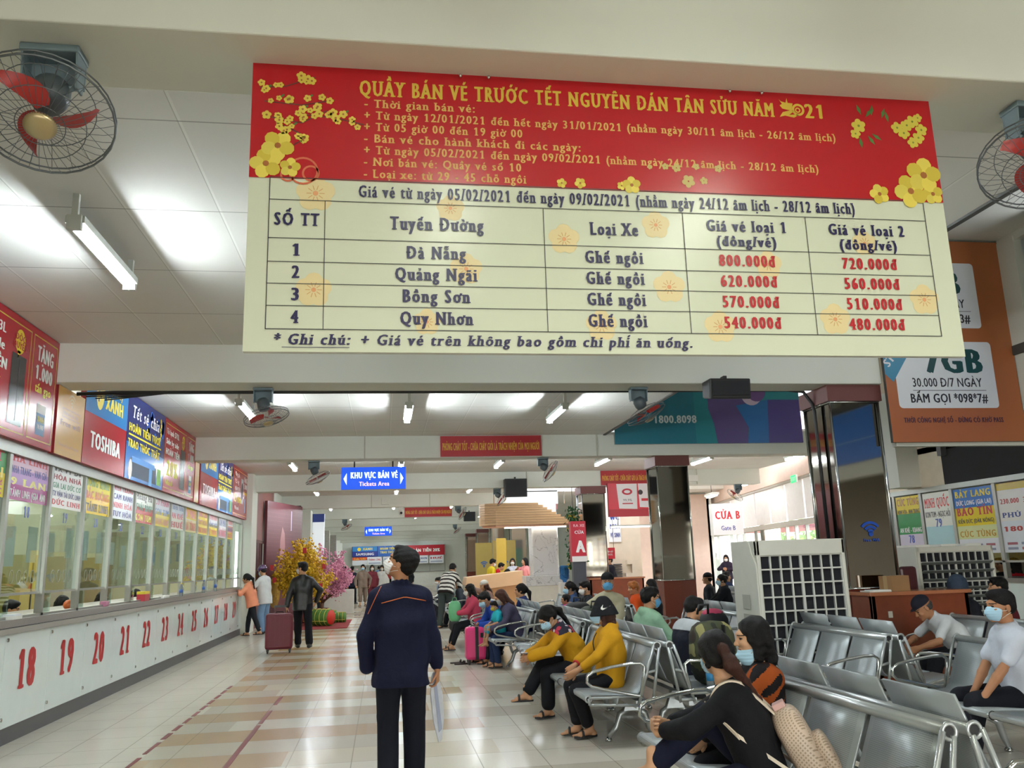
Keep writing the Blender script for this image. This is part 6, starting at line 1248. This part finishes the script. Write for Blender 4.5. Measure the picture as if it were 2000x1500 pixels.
    if hat:
        kind, hc_ = hat[:2]; hm2 = cloth(hc_, .85); S = Sdf(.015)
        if kind == 'helmet': e(S, (0, -.012, .05), (.108, .128, .105)); S.cut(h.W((0, 0, -.0)), h.hB @ vec(0, -.15, -1)); hm2 = mat('helmet_'+hc_, hc_, .2, coat=.6); S.cap(h.W((-.06, .11, .035)), h.W((.06, .11, .035)), .012*k, .012*k); S.cap(h.W((-.045, .15, .025)), h.W((.045, .15, .025)), .009*k, .009*k)
        else:
            e(S, (0, -.012, .062), (.094, .11, .088 if kind != 'bucket' else .08)); S.cut(h.W((0, 0, .04)), h.hB @ vec(0, 0, -1))
            if kind == 'cap':
                for x in (-.05, -.025, 0, .025, .05): S.cap(h.W((x, .07, .05)), h.W((x*.9, .165-abs(x)*.5, .036)), .009*k, .006*k, .012)
            else:
                S.c = []; S.p = []; 
                for t in np.linspace(0, 2*pi, 52, False): S.cap(h.W((.09*cos(t), -.01+.106*sin(t), .055)), h.W((.122*cos(t), -.01+.145*sin(t), -.022)), .009*k, .007*k, .012)
                e(S, (0, -.012, .075), (.088, .102, .066), .02); S.cap(h.W((0, 0, .11)), h.W((0, -.02, .11)), .06*k, .06*k, .03)
        mesh_obj('hat' if kind != 'helmet' else 'helmet', [(*S.mesh(vh), hm2)], root); h.hat_sdf = S
    if extra: extra(root, h)
    CAST.append((label, root, h)); return root, h
def snap(S, p, n=10):
    """nearest point of the zero surface, by following the distance gradient"""
    p = np.array(p, float)
    for _ in range(n):
        q = np.vstack([p, p+np.eye(3)*.002]); v = S(q); g = nrm((v[1:]-v[0])/.002); p = p-g*np.clip(v[0], -.03, .03)
    return p
def on_surface(S, o, d, n=60):
    """first hit of a ray with an Sdf in the figure's frame; the nearest surface point if the ray misses"""
    o0 = o = np.array(o, float); d = nrm(np.array(d, float)); best = (9, o)
    for _ in range(n):
        t = float(S(o[None])[0])
        if abs(t) < best[0]: best = (abs(t), o)
        if t < .001 or np.linalg.norm(o-o0) > 1: break
        o = o+d*max(t*.8, .001)
    return best[1] if best[0] < .004 else snap(S, best[1])
# ---------------------------------------------------------------- the cast
def front_man(root, h):
    m = MB(); om = mat('orange_piping', 'c8652a', .5)
    def strip(pts, o): m.tube([tuple(on_surface(h.top_sdf, p, (0, 1, 0))-vec(0, .001, 0)) for p in pts], .0032, om, 6)
    strip([(x, -.6, 1.255+.035*(1-abs(x-.02)/.16)) for x in np.linspace(-.15, .17, 15)], 0)
    pts = [on_surface(h.top_sdf, (-.2-t*.16, -.5, 1.37-t*.32+.0), (.12, 1, 0)) for t in np.linspace(0, .6, 8)]; m.tube([tuple(p) for p in pts], .003, om, 6); m.build('piping', root)
front, HF = person('man in dark navy jacket walking away, white mask, looking up to the left', (.13, 6.4), 4, top=dict(c='11142c', loose=.032, hem=.2, wr=.006, hide=2), bottom=dict(c='10121c', loose=.03, len=1.0), hair=('short', 'black'), mask='white', skin='b', lod=0, H=1.62, fat=1.05, lean=-1, shrug=-.022, hyaw=-62, hpitch=22, wl=(-.24, .08, .8), el=(-1, -.7, 0), wr=(.265, .04, .78), er=(.45, -1, 0), ar=dict(d=(.05, .12, -1), n=(-1, .2, 0), c=1.1), fr=(.1, .08, .085), fl=(-.1, -.06, .085), extra=front_man)
r = thing('folded_paper', 'folded paper in a clear sleeve in the hand of the navy jacket man', 'paper', (.13, 6.4, 0), radians(4))
m = MB(); o = HF.wr[1]+vec(-.015, .03, -.09); pm = mat('paper_sleeve', 'c3c6cc', .3, n=.12, ns=14); pts = [(0, .05), (.03, .02), (.055, -.1), (.045, -.28), (.01, -.42), (-.02, -.44), (-.045, -.3), (-.045, -.1), (-.02, .02)]
m.prism(pts, tuple(o), (.9, .3, 0), (-.1, 0, 1), (-.004, .014, 0), pm); m.build('sleeve', r, bevel=.003); MB().prism([(-.012, .04), (.012, .04), (.02, -.35), (-.012, -.37)], tuple(o+vec(0, -.004, 0)), (.9, .3, 0), (-.1, 0, 1), (-.001, .003, 0), P('9aa0b4', .4)).build('printed_sheet', r)
person('man in black leather jacket walking away pulling the dark red suitcase', (-1.55, 17.4), 4, top=dict(c='0c0d0f', r=.42, loose=.024, hem=.14, name='leather_jacket'), bottom=dict(c='131318', loose=.024), mask='white', lod=1, H=1.63, hyaw=-55, wl=(-.3, -.12, .8), wr=(.26, .02, .9), fr=(.14, -.28, .13), fl=(-.08, .2, .085), kr=(0, 1, 0))
person('man in purple helmet and pale polo shirt leaning at the counter end', (-2.88, 22.1), 62, top=dict(c='cfd3d4', sleeve='short', loose=.03, hem=.16), bottom=dict(c='6f8aa8', loose=.03), hat=('helmet', '4a2a5c'), mask='pale', lod=1, H=1.62, lean=6, hpitch=-18, hyaw=15, wr=(.1, .32, 1.05), wl=(-.12, .34, 1.08))
person('woman in peach jacket with black hood at the counter end', (-3.1, 21.55), 78, top=dict(c='d88a6a', loose=.035, hem=.12, hood=True), bottom=dict(c='1c1d22', len=.9), hair=('pony', 'black'), shoes='sandal', fem=True, lod=1, H=1.45, lean=14, hpitch=-15, wr=(.05, .3, 1.03), wl=(-.1, .3, 1.05), fr=(.05, .12, .085), fl=(-.1, -.25, .085))
person('man in brown striped tracksuit with blue mask walking towards the camera', (-.8, 35), 182, top=dict(c='77675c', loose=.03), bottom=dict(c='75655a', loose=.03, len=.6), mask='pale', shoes='sandal', lod=2, H=1.62, fr=(.1, .2, .085), fl=(-.1, -.15, .1), wr=(.27, .1, .85), wl=(-.27, -.05, .85))
person('woman in dark red outfit walking behind the brown tracksuit man', (-.45, 36.2), 185, top=dict(c='6a2a34', loose=.03), bottom=dict(c='5a1e2a', loose=.03), hair=('long', 'black'), mask='white', fem=True, lod=2, H=1.6, fr=(.1, .15, .085))
person('woman in white hoodie and black trousers in the far walkway', (-.05, 37.5), 180, top=dict(c='dcdcd8', loose=.035, hood=True), bottom=dict(c='17181c'), hair=('long', 'black'), mask='white', fem=True, lod=2, H=1.58, fr=(.1, .15, .085))
FAR = (('man in blue shirt standing far left by the pink blossoms', -1.75, 41, 0, '3f62a0', '20222a', 'short'), ('person in navy top standing by the pink blossom tree', -1.65, 36.3, 10, '2a3f78', '191b22', 'short'), ('tall person in dark navy jacket past the pink blossoms', -1.32, 38, -20, '24283a', '15161c', 'short'), ('person in black crouching pose beyond the pink blossoms', -2.3, 33.2, 20, '18191e', '121318', 'short'),
       ('person in white shirt walking far down the hall', .7, 44, 0, 'dfe0e0', '22242c', 'short'), ('person in a long black coat far down the hall centre', 1.2, 42, 0, '15161a', '101116', 'long'), ('person in grey shirt queuing at the far counters', -1.2, 58, 0, '8a8f98', '20222a', 'short'), ('person in light blue shirt queuing at the far counters', -.3, 60, 0, '7f9cc4', '20222a', 'short'), ('person in red top queuing at the far counters', .6, 61, 0, 'a83a3a', '1a1b20', 'bob'), ('person in white blouse queuing far left', -2.0, 56, 0, 'd8d8d4', '2a2c34', 'bob'))
for lab, x, y, rz, c, b, hs in FAR: person(lab, (x, y), rz, top=dict(c=c, loose=.028), bottom=dict(c=b), hair=(hs, 'black'), lod=3, H=1.58, fr=(.1, .12, .085), fl=(-.1, -.1, .085))
# seated figures: the bench seat top is 0.43; rot 90 faces the walkway on the left
def seated(label, x, y, rot, **k):
    k.setdefault('sit', True); k.setdefault('hip', .475); k['H'] = k.get('H', 1.6)*.895
    for q in ('wr', 'wl'):
        if q in k and not k.get('abs'): a = k[q]; k[q] = (a[0], a[1]*.9, a[2]-.07)
    return person(label, (x, y), rot, **k)
def swoosh(root, h):
    m = MB(); pts = [(-.005, .022), (-.02, .004), (-.022, -.006), (-.012, -.012), (.01, -.004), (.046, .014), (.01, .002), (-.006, -.001), (-.01, .006)]
    B_ = h.hB; c = h.W((-.0, .0, .05)); d0 = nrm(B_ @ vec(-1., -.05, 0)); ax = nrm(np.cross(vec(0, 0, 1), d0)); q = [on_surface(h.hat_sdf, c+d0*.3-ax*(-a*.92)+vec(0, 0, 1)*b*.9+vec(0, 0, .0), -d0)+d0*.003 for a, b in [(u*1.5, w*1.5) for u, w in pts]]
    n = len(q); m.add([tuple(p) for p in q]+[tuple(p-d0*.004) for p in q], [tuple(range(n))]+[(i, (i+1) % n, n+(i+1) % n, n+i) for i in range(n)], m_white); m.build('hat_emblem', root)
    m = MB(); m.tube([tuple(on_surface(h.top_sdf, h.neck+h.rt*.04+h.fw2*.4-h.up2*t, -h.fw2)+h.fw2*.004) for t in np.linspace(.03, .26, 9)], .0045, m_black, 6); m.build('drawstring', root); w = h.wr[1]; d = nrm(h.wr[1]-h.el[1]); n = nrm(np.cross(d, vec(0, 0, 1))); b = np.cross(n, d); MB().tube([tuple(w-d*.03+(n*cos(a)+b*sin(a))*.033) for a in np.linspace(0, 2*pi, 16, False)], .009, mat('red_band', 'b8202a', .5), 6, closed=True).build('wristband', root)
YJ = 'c8921c'
seated('woman in yellow jacket and black bucket hat on the near steel bench', 2.0, 7.65, 90, top=dict(c=YJ, loose=.034, hem=.1, hood=True, wr=.006, cuff=.35), bottom=dict(c='141418', len=.82, loose=.022), hair=('bob', 'brown'), mask='pale', hat=('bucket', '16171a'), shoes='sandal', skin='a', lod=0, fem=True, H=1.58, lean=-4, bend=10, hyaw=8, hpitch=-4, wr=(.08, .34, .66), wl=(-.1, .36, .64), er=(1, -.2, -.6), el=(-1, -.2, -.6), fr=(.07, .3, .085), fl=(-.05, .22, .085), extra=swoosh)
def floral(h):
    cols = tuple(mat('floral_'+c, c, .8) for c in ('1c1b2c', 'b8324a', 'd8c8cc', 'c8708a'))
    def f(c):
        rr = np.random.RandomState(4); P_ = rr.uniform(-.26, .26, (700, 3)); up = (c-h.neck) @ h.up2; bk = (c-h.neck) @ h.fw2; sd = np.abs((c-h.neck) @ h.rt); r = np.full(len(c), 4)
        z = (up > -.16) & (np.linalg.norm(c-h.neck, axis=1) < .2) & (bk < .07); D = np.linalg.norm((c-h.neck)[z][:, None]-P_[None], axis=2); j = D.argmin(1); dm = D.min(1); r[z] = np.where(dm < .026, 1+j % 3, 0); return r
    return (cols+(cloth(YJ),), f)
seated('woman in yellow jacket with floral hood bent over her phone, legs crossed', 1.95, 8.75, 96, top=dict(c=YJ, loose=.032, hem=.1, hood=True, pattern=floral, wr=.006), bottom=dict(c='141418', len=.85, loose=.028), hair=('pony', 'black'), mask='pale', shoes='sandal', lod=0, fem=True, H=1.6, lean=18, bend=22, hpitch=-42, hyaw=-10, wr=(.04, .56, .68), wl=(-.06, .55, .66), er=(1, -.2, -.5), el=(-1, -.2, -.5), fr=(-.02, .55, .24), fl=(-.06, .34, .085), kr=(.0, .6, 1))
r = thing('phone', 'phone in the hands of the woman with the floral hood', 'phone', (1.4, 8.72, .62)); MB().box((-.035, -.07, -.004), (.035, .07, .004), m_black).build('case', r); MB().box((-.03, -.065, .004), (.03, .065, .005), mat('phone_screen', 'b8c4cc', .1, emit=.3)).build('screen', r)
# the pair on the nearest bench
m_quilt = mat('quilted_beige', 'cdb7a2', .45, n=.05, ns=20); x_, y_, z_ = xyz(m_quilt)
over(m_quilt, math_n(m_quilt, 'MULTIPLY', math_n(m_quilt, 'MULTIPLY', math_n(m_quilt, 'LESS_THAN', math_n(m_quilt, 'FRACT', math_n(m_quilt, 'MULTIPLY', math_n(m_quilt, 'ADD', math_n(m_quilt, 'ADD', math_n(m_quilt, 'ADD', x_, y_), z_), 9.), 48.)), .5), math_n(m_quilt, 'LESS_THAN', math_n(m_quilt, 'FRACT', math_n(m_quilt, 'MULTIPLY', math_n(m_quilt, 'ADD', math_n(m_quilt, 'SUBTRACT', math_n(m_quilt, 'ADD', x_, y_), z_), 9.), 48.)), .5)), .75), '8a735c')
_, HA = seated('woman with ponytail in black, back turned, knee drawn up, wearing a cream backpack', 1.81, 4.12, 65, top=dict(c='121216', loose=.026, hem=.12, collar=False, cuff=.28, wr=.004), bottom=dict(c='14172a', len=.84, loose=.026), hair=('pony', 'black', 'brown'), mask='pale', shoes='bare', skin='c', lod=0, fem=True, H=1.62, lean=14, bend=12, hyaw=62, hpitch=-4, abs=True, wr=(.06, .46, .68), wl=(-.03, .49, .66), er=(1, -.1, -.5), el=(-1, .0, -.5), ar=dict(d=(-.75, .45, .2), n=(-.2, -1, .1), c=.9), al=dict(d=(.75, .4, .25), n=(.1, -1, 0), c=.9), fl=(-.16, .42, .1), fr=(.0, .53, .5), kr=(.1, .3, 1), kl=(-.5, 1, .3))
bp = thing('backpack', 'cream woven backpack worn by the woman in black', 'backpack', (1.81, 4.12, 0), radians(65)); sm = mat('strap_cream', 'd8c8b4', .5, n=.1, ns=90)
B_ = np.stack([HA.rt, HA.fw2, HA.up2], 1); X = Matrix(B_.tolist()).to_4x4(); X.translation = tuple(HA.mid-HA.fw2*.175-HA.up2*.35)
def hull(name, c, r, e=.55):
    m = MB(); m.ball((0, 0, 0), 1, m_quilt, 24, r); o = m.build(name, bp)
    for v in o.data.vertices:
        q = [a*(abs(t/a)**e)*(1 if t > 0 else -1) for t, a in zip(v.co, r)]; q[0] *= 1-.25*max(0, q[2]/r[2])**2; v.co = X @ (Vector(q)+Vector(c))
hull('main_pocket', (0, 0, .17), (.135, .075, .19)); hull('front_pocket', (0, -.085, .1), (.105, .04, .1)); hull('side_pocket', (.14, 0, .08), (.025, .055, .08))
MB().box((-.04, -.03, .35), (.04, .03, .385), mat('pink_tab', 'c8a09a', .5), X).build('top_tab', bp, bevel=.005)
for q in (-1, 1):
    pts = [tuple(X @ Vector((q*.04, .03, .35)))]
    for t in np.linspace(0, 1, 12):
        a = -1.1+t*2.5; p = HA.neck-HA.up2*.06+HA.rt*q*.1; d = HA.fw2*sin(a)+HA.up2*cos(a); pts.append(tuple(on_surface(HA.top_sdf, p+d*.3, -d)+d*.004))
    p = HA.mid+HA.rt*q*.02; pts.append(tuple(on_surface(HA.top_sdf, p+HA.rt*q*.4+HA.fw2*.1, -HA.rt*q-HA.fw2*.2))); pts.append(tuple(X @ Vector((q*.12, .04, .02))))
    m = MB(); V = [Vector(p) for p in pts]
    for i in range(len(V)-1):
        w = Vector(HA.rt.tolist())*.02 if i < len(V)-3 else Vector(HA.up2.tolist())*.016; m.add([V[i]-w, V[i]+w, V[i+1]+w, V[i+1]-w], [(0, 1, 2, 3)], sm)
    o = m.build('shoulder_strap', bp); o.modifiers.new('t', 'SOLIDIFY').thickness = .008
seated('woman with dark shoulder length hair in orange and black, mask under her chin', 2.06, 4.68, 80, top=dict(c='1a1618', loose=.024, hem=.1, collar=False, wr=.005, pattern=lambda h: ((cloth('1a1618'), cloth('9a4a1e')), lambda c: ((np.minimum(np.linalg.norm(c-h.sh[-1]+h.up2*.05, axis=1), np.linalg.norm(c-h.sh[1]+h.up2*.05, axis=1)) < .12) & (np.sin(c @ vec(45, 30, 26))+np.sin(c @ vec(-30, 40, 55)) > -.3)).astype(int))), bottom=dict(c='15151a'), hair=('bob', 'black'), shoes='shoe', skin='c', lod=0, fem=True, H=1.6, lean=-3, hyaw=-4, hpitch=-5, wr=(.08, .35, .62), wl=(-.08, .36, .62), mask='chin')
# bench behind the yellow jackets
def towel(root, h):
    T = Sdf(); S = h.top_sdf; T.p = S.p; T.k = S.k; T.lo, T.hi = S.lo, S.hi; T.w = (lambda X: S.w(X)*.5-.011); T.cut(h.neck-h.up2*.1, -h.up2).cut(h.neck+h.fw2*.05, h.fw2).cut(h.neck+h.rt*.16, h.rt).cut(h.neck-h.rt*.16, -h.rt).cut(h.neck+h.up2*.02, h.up2)
    mesh_obj('neck_towel', [(*T.mesh(.008), mat('white_towel', 'd4d8dc', .9, bump=.3, bs=120))], root)
seated('boy in dark jacket with white towel round his neck, seen from behind', 2.86, 8.1, -75, top=dict(c='1b1d28', loose=.03, hood=False), bottom=dict(c='1a1b22'), hair=('mop', 'black'), lod=0, H=1.56, lean=8, bend=8, hyaw=-5, hpitch=-14, wr=(.1, .38, .6), wl=(-.1, .38, .6), extra=towel)
seated('man in pale green hoodie with blue mask, seen from behind', 2.82, 9.15, -72, top=dict(c='9fc8aa', loose=.034, hood=True), bottom=dict(c='2a2d36'), mask='blue', skin='a', lod=0, H=1.7, lean=4, hyaw=10, hpitch=-6, wr=(.1, .38, .6), wl=(-.1, .38, .6))
# around the black backpack: man in cap, boy in black, women
person('man in black cap and blue mask with cream scarf facing the camera', (3.1, 11.75), 165, top=dict(c='b8b296', loose=.03, hem=.1), bottom=dict(c='2a2c30'), hat=('cap', '1b1b1e'), mask='blue', lod=1, H=1.6, hip=.56, lean=6, wr=(.2, .3, .86), wl=(-.1, .38, .62), fr=(.16, .18, .085), fl=(-.16, .12, .085))
seated('boy in black T-shirt with white mask looking at his phone', 3.42, 14.2, 95, top=dict(c='1d1e24', sleeve='short', loose=.025), bottom=dict(c='2a2d38'), mask='white', lod=1, H=1.64, lean=4, hpitch=-12, wr=(.03, .36, .88), wl=(-.06, .36, .88))
seated('woman in denim blue with pale blue mask beside the boy in black', 3.3, 14.9, 92, top=dict(c='3a4f78', loose=.028, hood=True), bottom=dict(c='22242c'), hair=('pony', 'black'), mask='pale', fem=True, lod=1, H=1.6, lean=4, hpitch=-8, wr=(.08, .4, .7), wl=(-.08, .4, .7))
person('small girl in pink and black with tied hair', (2.9, 13.5), 95, top=dict(c='c03a78', loose=.02, hood=True), bottom=dict(c='1a1b20'), hair=('bun', 'black'), fem=True, lod=1, H=.98, lean=4, hpitch=-8)
# the family on the third bench
seated('woman in grey purple jacket with long brown hair and mask', 1.98, 13.0, 92, top=dict(c='3f3c52', loose=.034, hem=.1, hood=True), bottom=dict(c='22304f'), hair=('long', 'brown'), mask='grey', shoes='sandal', fem=True, lod=1, H=1.6, lean=16, bend=8, hpitch=-28, wr=(.04, .42, .66), wl=(-.1, .42, .64), fr=(.06, .36, .085), fl=(-.08, .3, .085))
seated('small child in turquoise leaning on the lap of the purple jacket woman', 1.75, 13.0, 100, top=dict(c='2aa8b8', sleeve='short', loose=.02, hem=.06), bottom=dict(c='3a9ab0', len=.3), hair=('short', 'black'), mask='yellow', fem=True, lod=1, H=1.0, hip=.54, lean=12, hpitch=-25, shoes='bare', fr=(.05, .25, .36), fl=(-.06, .25, .36), wr=(.05, .22, .68), wl=(-.05, .22, .68))
seated('man in bright blue hoodie with mask bent over his phone', 1.95, 13.72, 100, top=dict(c='1e3f94', loose=.036, hood=True), bottom=dict(c='24262e'), mask='pale', shoes='sandal', lod=1, H=1.68, lean=30, bend=14, hpitch=-30, wr=(.03, .52, .66), wl=(-.1, .52, .64), fl=(-.15, .4, .085))
seated('woman in pink sweater with long black hair and mask', 1.68, 15.95, 95, top=dict(c='c84a64', loose=.03), bottom=dict(c='16171b', len=.85), hair=('long', 'black'), mask='white', shoes='sandal', fem=True, lod=1, H=1.6, lean=8, hpitch=-10, hyaw=10, wr=(.05, .38, .72), wl=(-.05, .38, .72))
seated('woman with hair tied back just behind the blue hoodie', 2.4, 14.6, 80, top=dict(c='1c2a5a', loose=.03), bottom=dict(c='22242c'), hair=('pony', 'black'), fem=True, lod=1, H=1.6, lean=6, hpitch=-6)
def stripes(h):
    a, b = cloth('d8d4cc'), cloth('2a2422'); return ((a, b), lambda c: ((((c-h.pel) @ h.up)*9.5+50) % 1 < .45).astype(int))
person('man in black and white striped sweater stooping over a bag', (1.55, 21.6), -28, top=dict(c='d8d4cc', pattern=stripes, loose=.03, hem=.1), bottom=dict(c='3a4240', loose=.03), shoes='sandal', lod=1, H=1.68, lean=32, bend=16, hpitch=-35, wr=(.18, .55, .8), wl=(-.12, .55, .82), fr=(.13, .1, .085), fl=(-.13, -.12, .085))
seated('woman in white cap resting her chin on her hand', 2.4, 19.4, 100, top=dict(c='8a6a60', loose=.03), bottom=dict(c='2a2c34'), hair=('long', 'brown'), hat=('cap', 'dcd8d0'), fem=True, lod=2, H=1.6, lean=14, hpitch=-12, wr=(.03, .24, .98), wl=(-.1, .36, .62))
for lab, x, y, c, hs, H in (('person in dark grey leaning forward beyond the white cap woman', 2.0, 21.9, '3a4048', 'short', 1.64), ('person in grey jacket on the bench behind the stripes', 1.95, 24.8, '5a626a', 'short', 1.62), ('person in white top on the far bench', 1.95, 25.8, 'd4d4d0', 'short', 1.6), ('person in olive top on the far bench', 1.95, 26.3+.2, '4a4f3a', 'bob', 1.58), ('person in black on the farthest bench', 1.95, 28.0, '1a1b20', 'short', 1.6), ('person in pale blue on the farthest bench', 1.95, 28.9, '8aa0b8', 'bob', 1.56), ('person in dark red on a far seat', 2.6, 30.5, '5a2a30', 'short', 1.6), ('person in grey on a far seat by the columns', 2.6, 33, '6a6f74', 'short', 1.6), ('person in navy on a far seat by the columns', 2.7, 35.5, '242a44', 'short', 1.6)):
    seated(lab, x, y, 92, top=dict(c=c, loose=.03), bottom=dict(c='20222a'), hair=(hs, 'black'), mask='white', lod=2, H=H, lean=14, hpitch=-18)
# kiosk staff
for lab, x, y, rz, c, kw in (('kiosk worker in yellow vest with green sleeves and mask', 3.65, 29.2, -80, 'd8c02a', dict(mask='white', hpitch=-20)), ('kiosk worker in red T-shirt bending over the counter', 3.6, 29.4, -85, 'b81e2a', dict(lean=35, bend=10, hpitch=-25)), ('kiosk worker in yellow shirt bent low over the counter', 4.75, 29.0, 100, 'd8b81e', dict(lean=55, bend=20, hpitch=-45)), ('woman in pink sleeve holding up a phone at the kiosk', 4.9, 29.6, 110, 'd88a8a', dict(hair=('bob', 'black'), fem=True, wr=(.1, .25, 1.35))), ('woman in pale top with mask at the kiosk', 4.6, 30.6, 170, 'c8ccd8', dict(hair=('long', 'black'), fem=True, mask='white'))):
    person(lab, (x, y), rz, top=dict(c=c, loose=.03, sleeve='short'), bottom=dict(c='2a2c34'), lod=2, H=1.66, **kw)
# middle right
seated('young person with orange hair in orange jacket', 4.15, 13.9, 70, top=dict(c='d8521e', loose=.034), bottom=dict(c='22242c'), hair=('mop', 'orange'), lod=1, H=1.58, lean=2, hyaw=-30, hpitch=-6)
seated('woman in black with long dark hair looking at her phone', 4.7, 14.6, 80, top=dict(c='17181d', loose=.028), bottom=dict(c='1a1b20'), hair=('bob', 'black'), mask='white', fem=True, lod=1, H=1.6, lean=4, hpitch=-12, wr=(.05, .38, .8), wl=(-.06, .38, .78))
seated('woman in black hoodie with hair bun and blue mask', 6.64, 16.2, 85, top=dict(c='15161c', loose=.034, hood=True), bottom=dict(c='17181d'), hair=('bun', 'black'), mask='pale', fem=True, lod=1, H=1.62, lean=4, hpitch=-4, wr=(.08, .42, .66), wl=(-.1, .42, .66))
seated('boy in navy shirt looking away behind the hair bun woman', 7.35, 17.9, -70, top=dict(c='1e2a4c', loose=.028), bottom=dict(c='22242c'), lod=1, H=1.66, lean=2)
person('woman in dark jacket with mask holding a phone at the gate', (12.3, 29.7), 150, top=dict(c='2a2230', loose=.03), bottom=dict(c='22242c'), hair=('bob', 'black'), mask='white', fem=True, lod=2, H=1.56, wr=(.1, .28, 1.1), wl=(-.05, .28, 1.08), hpitch=-15)
person('man in white shirt and dark cap outside the gate glass', (13.6, 31.6), 170, top=dict(c='dcdcd8', loose=.03), bottom=dict(c='5a5f70'), hat=('cap', '6a2a34'), mask='white', lod=2, H=1.66, fr=(.1, .15, .085))
person('boy in black standing with a white bag before the glass booth', (6.7, 25.0), 100, top=dict(c='1c1d24', loose=.03), bottom=dict(c='22242c'), mask='white', lod=2, H=1.6, wr=(.05, .3, 1.0))
# right-hand side
def chk(h):
    return None
seated('old man in white short sleeved shirt and dark cap bending forward', 5.86, 8.15, 78, top=dict(c='c8ccce', sleeve='short', loose=.03, hem=.16, name='shirt'), bottom=dict(c='16171c', loose=.03), hat=('cap', '1e1f2a'), hair=('short', 'grey'), skin='b', lod=0, H=1.64, lean=32, bend=16, hpitch=-34, hyaw=-4, wr=(.02, .62, .66), wl=(-.16, .6, .62), er=(1, -.1, -.4), el=(-1, 0, -.4))
seated('person in grey blue hood before the slatted cooler', 6.66, 9.3, -50, top=dict(c='1f2128', loose=.036, hood=True), bottom=dict(c='1a1b20'), hair=(None, 'black'), lod=1, H=1.64, lean=6, hpitch=-8, extra=lambda root, h: mesh_obj('raised_hood', [(*(lambda S: (S.ell(h.W((0, -.02, .02)), vec(.115, .135, .14), h.hB), S.cap(h.W((0, -.06, -.08)), h.neck, .09, .09), S.ell(h.W((0, .15, -.01)), vec(.075, .1, .1), h.hB, .02, sub=True), S)[-1])(Sdf(.03)).mesh(.012), cloth('3a4658'))], root))
seated('masked man in white shirt at the right picture edge, hand between knees', 4.5, 5.72, 76, top=dict(c='c4cad6', sleeve='short', loose=.03, hem=.12, name='shirt'), bottom=dict(c='13151c', loose=.032), hair=('short', 'black'), mask='pale', skin='b', lod=0, H=1.7, lean=4, hyaw=-10, hpitch=-2, wr=(.02, .4, .5), wl=(-.16, .42, .5), er=(1, -.1, -.3), el=(-1, -.1, -.2), al=dict(d=(.05, .2, -1), n=(.9, .3, 0), c=.5), ar=dict(d=(-.05, .3, -1), n=(-1, .2, 0), c=.5))
seated('person in dark red hood beyond the man at the right edge', 7.2, 9.2, 60, top=dict(c='5a1e26', loose=.034, hood=True), bottom=dict(c='1a1b20'), hair=('short', 'black'), lod=1, H=1.62, lean=4)
for lab, x, y, hs, kw in (('ticket clerk in red with dark hair ribbons behind window 80', 9.8, 12.89, 'bob', {}), ('ticket clerk in red turned aside behind the next right window', 9.8, 12.2, 'bob', dict(hyaw=50)), ('bareheaded clerk in black seated behind right window 80', 10.2, 13.0, 'short', {})):
    seated(lab, x, y, 95, top=dict(c='b8202a' if 'red' in lab else '2a2a30', loose=.03), bottom=dict(c='22242c'), hair=(hs, 'black'), fem=True, lod=1, H=1.6, hip=.66, **kw)
for lab, x, y, c, hat in (('person with dark hair sitting behind the near reception desk', 6.48, 10.5, '3a2a2a', None), ('person in grey blue knit hat behind the near reception desk', 6.75, 10.45, '5a626a', ('bucket', '4a5a68'))): seated(lab, x, y, 20, top=dict(c=c, loose=.03), bottom=dict(c='22242c'), hat=hat, lod=1, H=1.62, lean=4)
seated('person in black cap seated behind the middle mirror column', 6.7, 17.2, 60, top=dict(c='22242a', loose=.03), bottom=dict(c='1a1b20'), hat=('cap', '17181c'), lod=2, H=1.64)
for i, (y, c, hs, rz) in enumerate(((11.8, '8a6a4a', 'short', -80), (13.6, 'c8ccd4', 'bob', -95), (15.4, 'd8d4cc', 'long', -90), (17.4, '6a3a5a', 'bob', -90))):
    seated('ticket clerk seated inside the left office, %s' % ('in brown behind window 18', 'in pale blouse behind window 21', 'in cream blouse behind window 22', 'in plum top behind window 24')[i], -4.75, y, rz, top=dict(c=c, loose=.03), bottom=dict(c='22242c'), hair=(hs, 'black'), fem=i > 0, lod=1, H=1.6, hip=.56, lean=8, hpitch=-14, wr=(.1, .4, 1.0-.1), wl=(-.1, .4, .9))
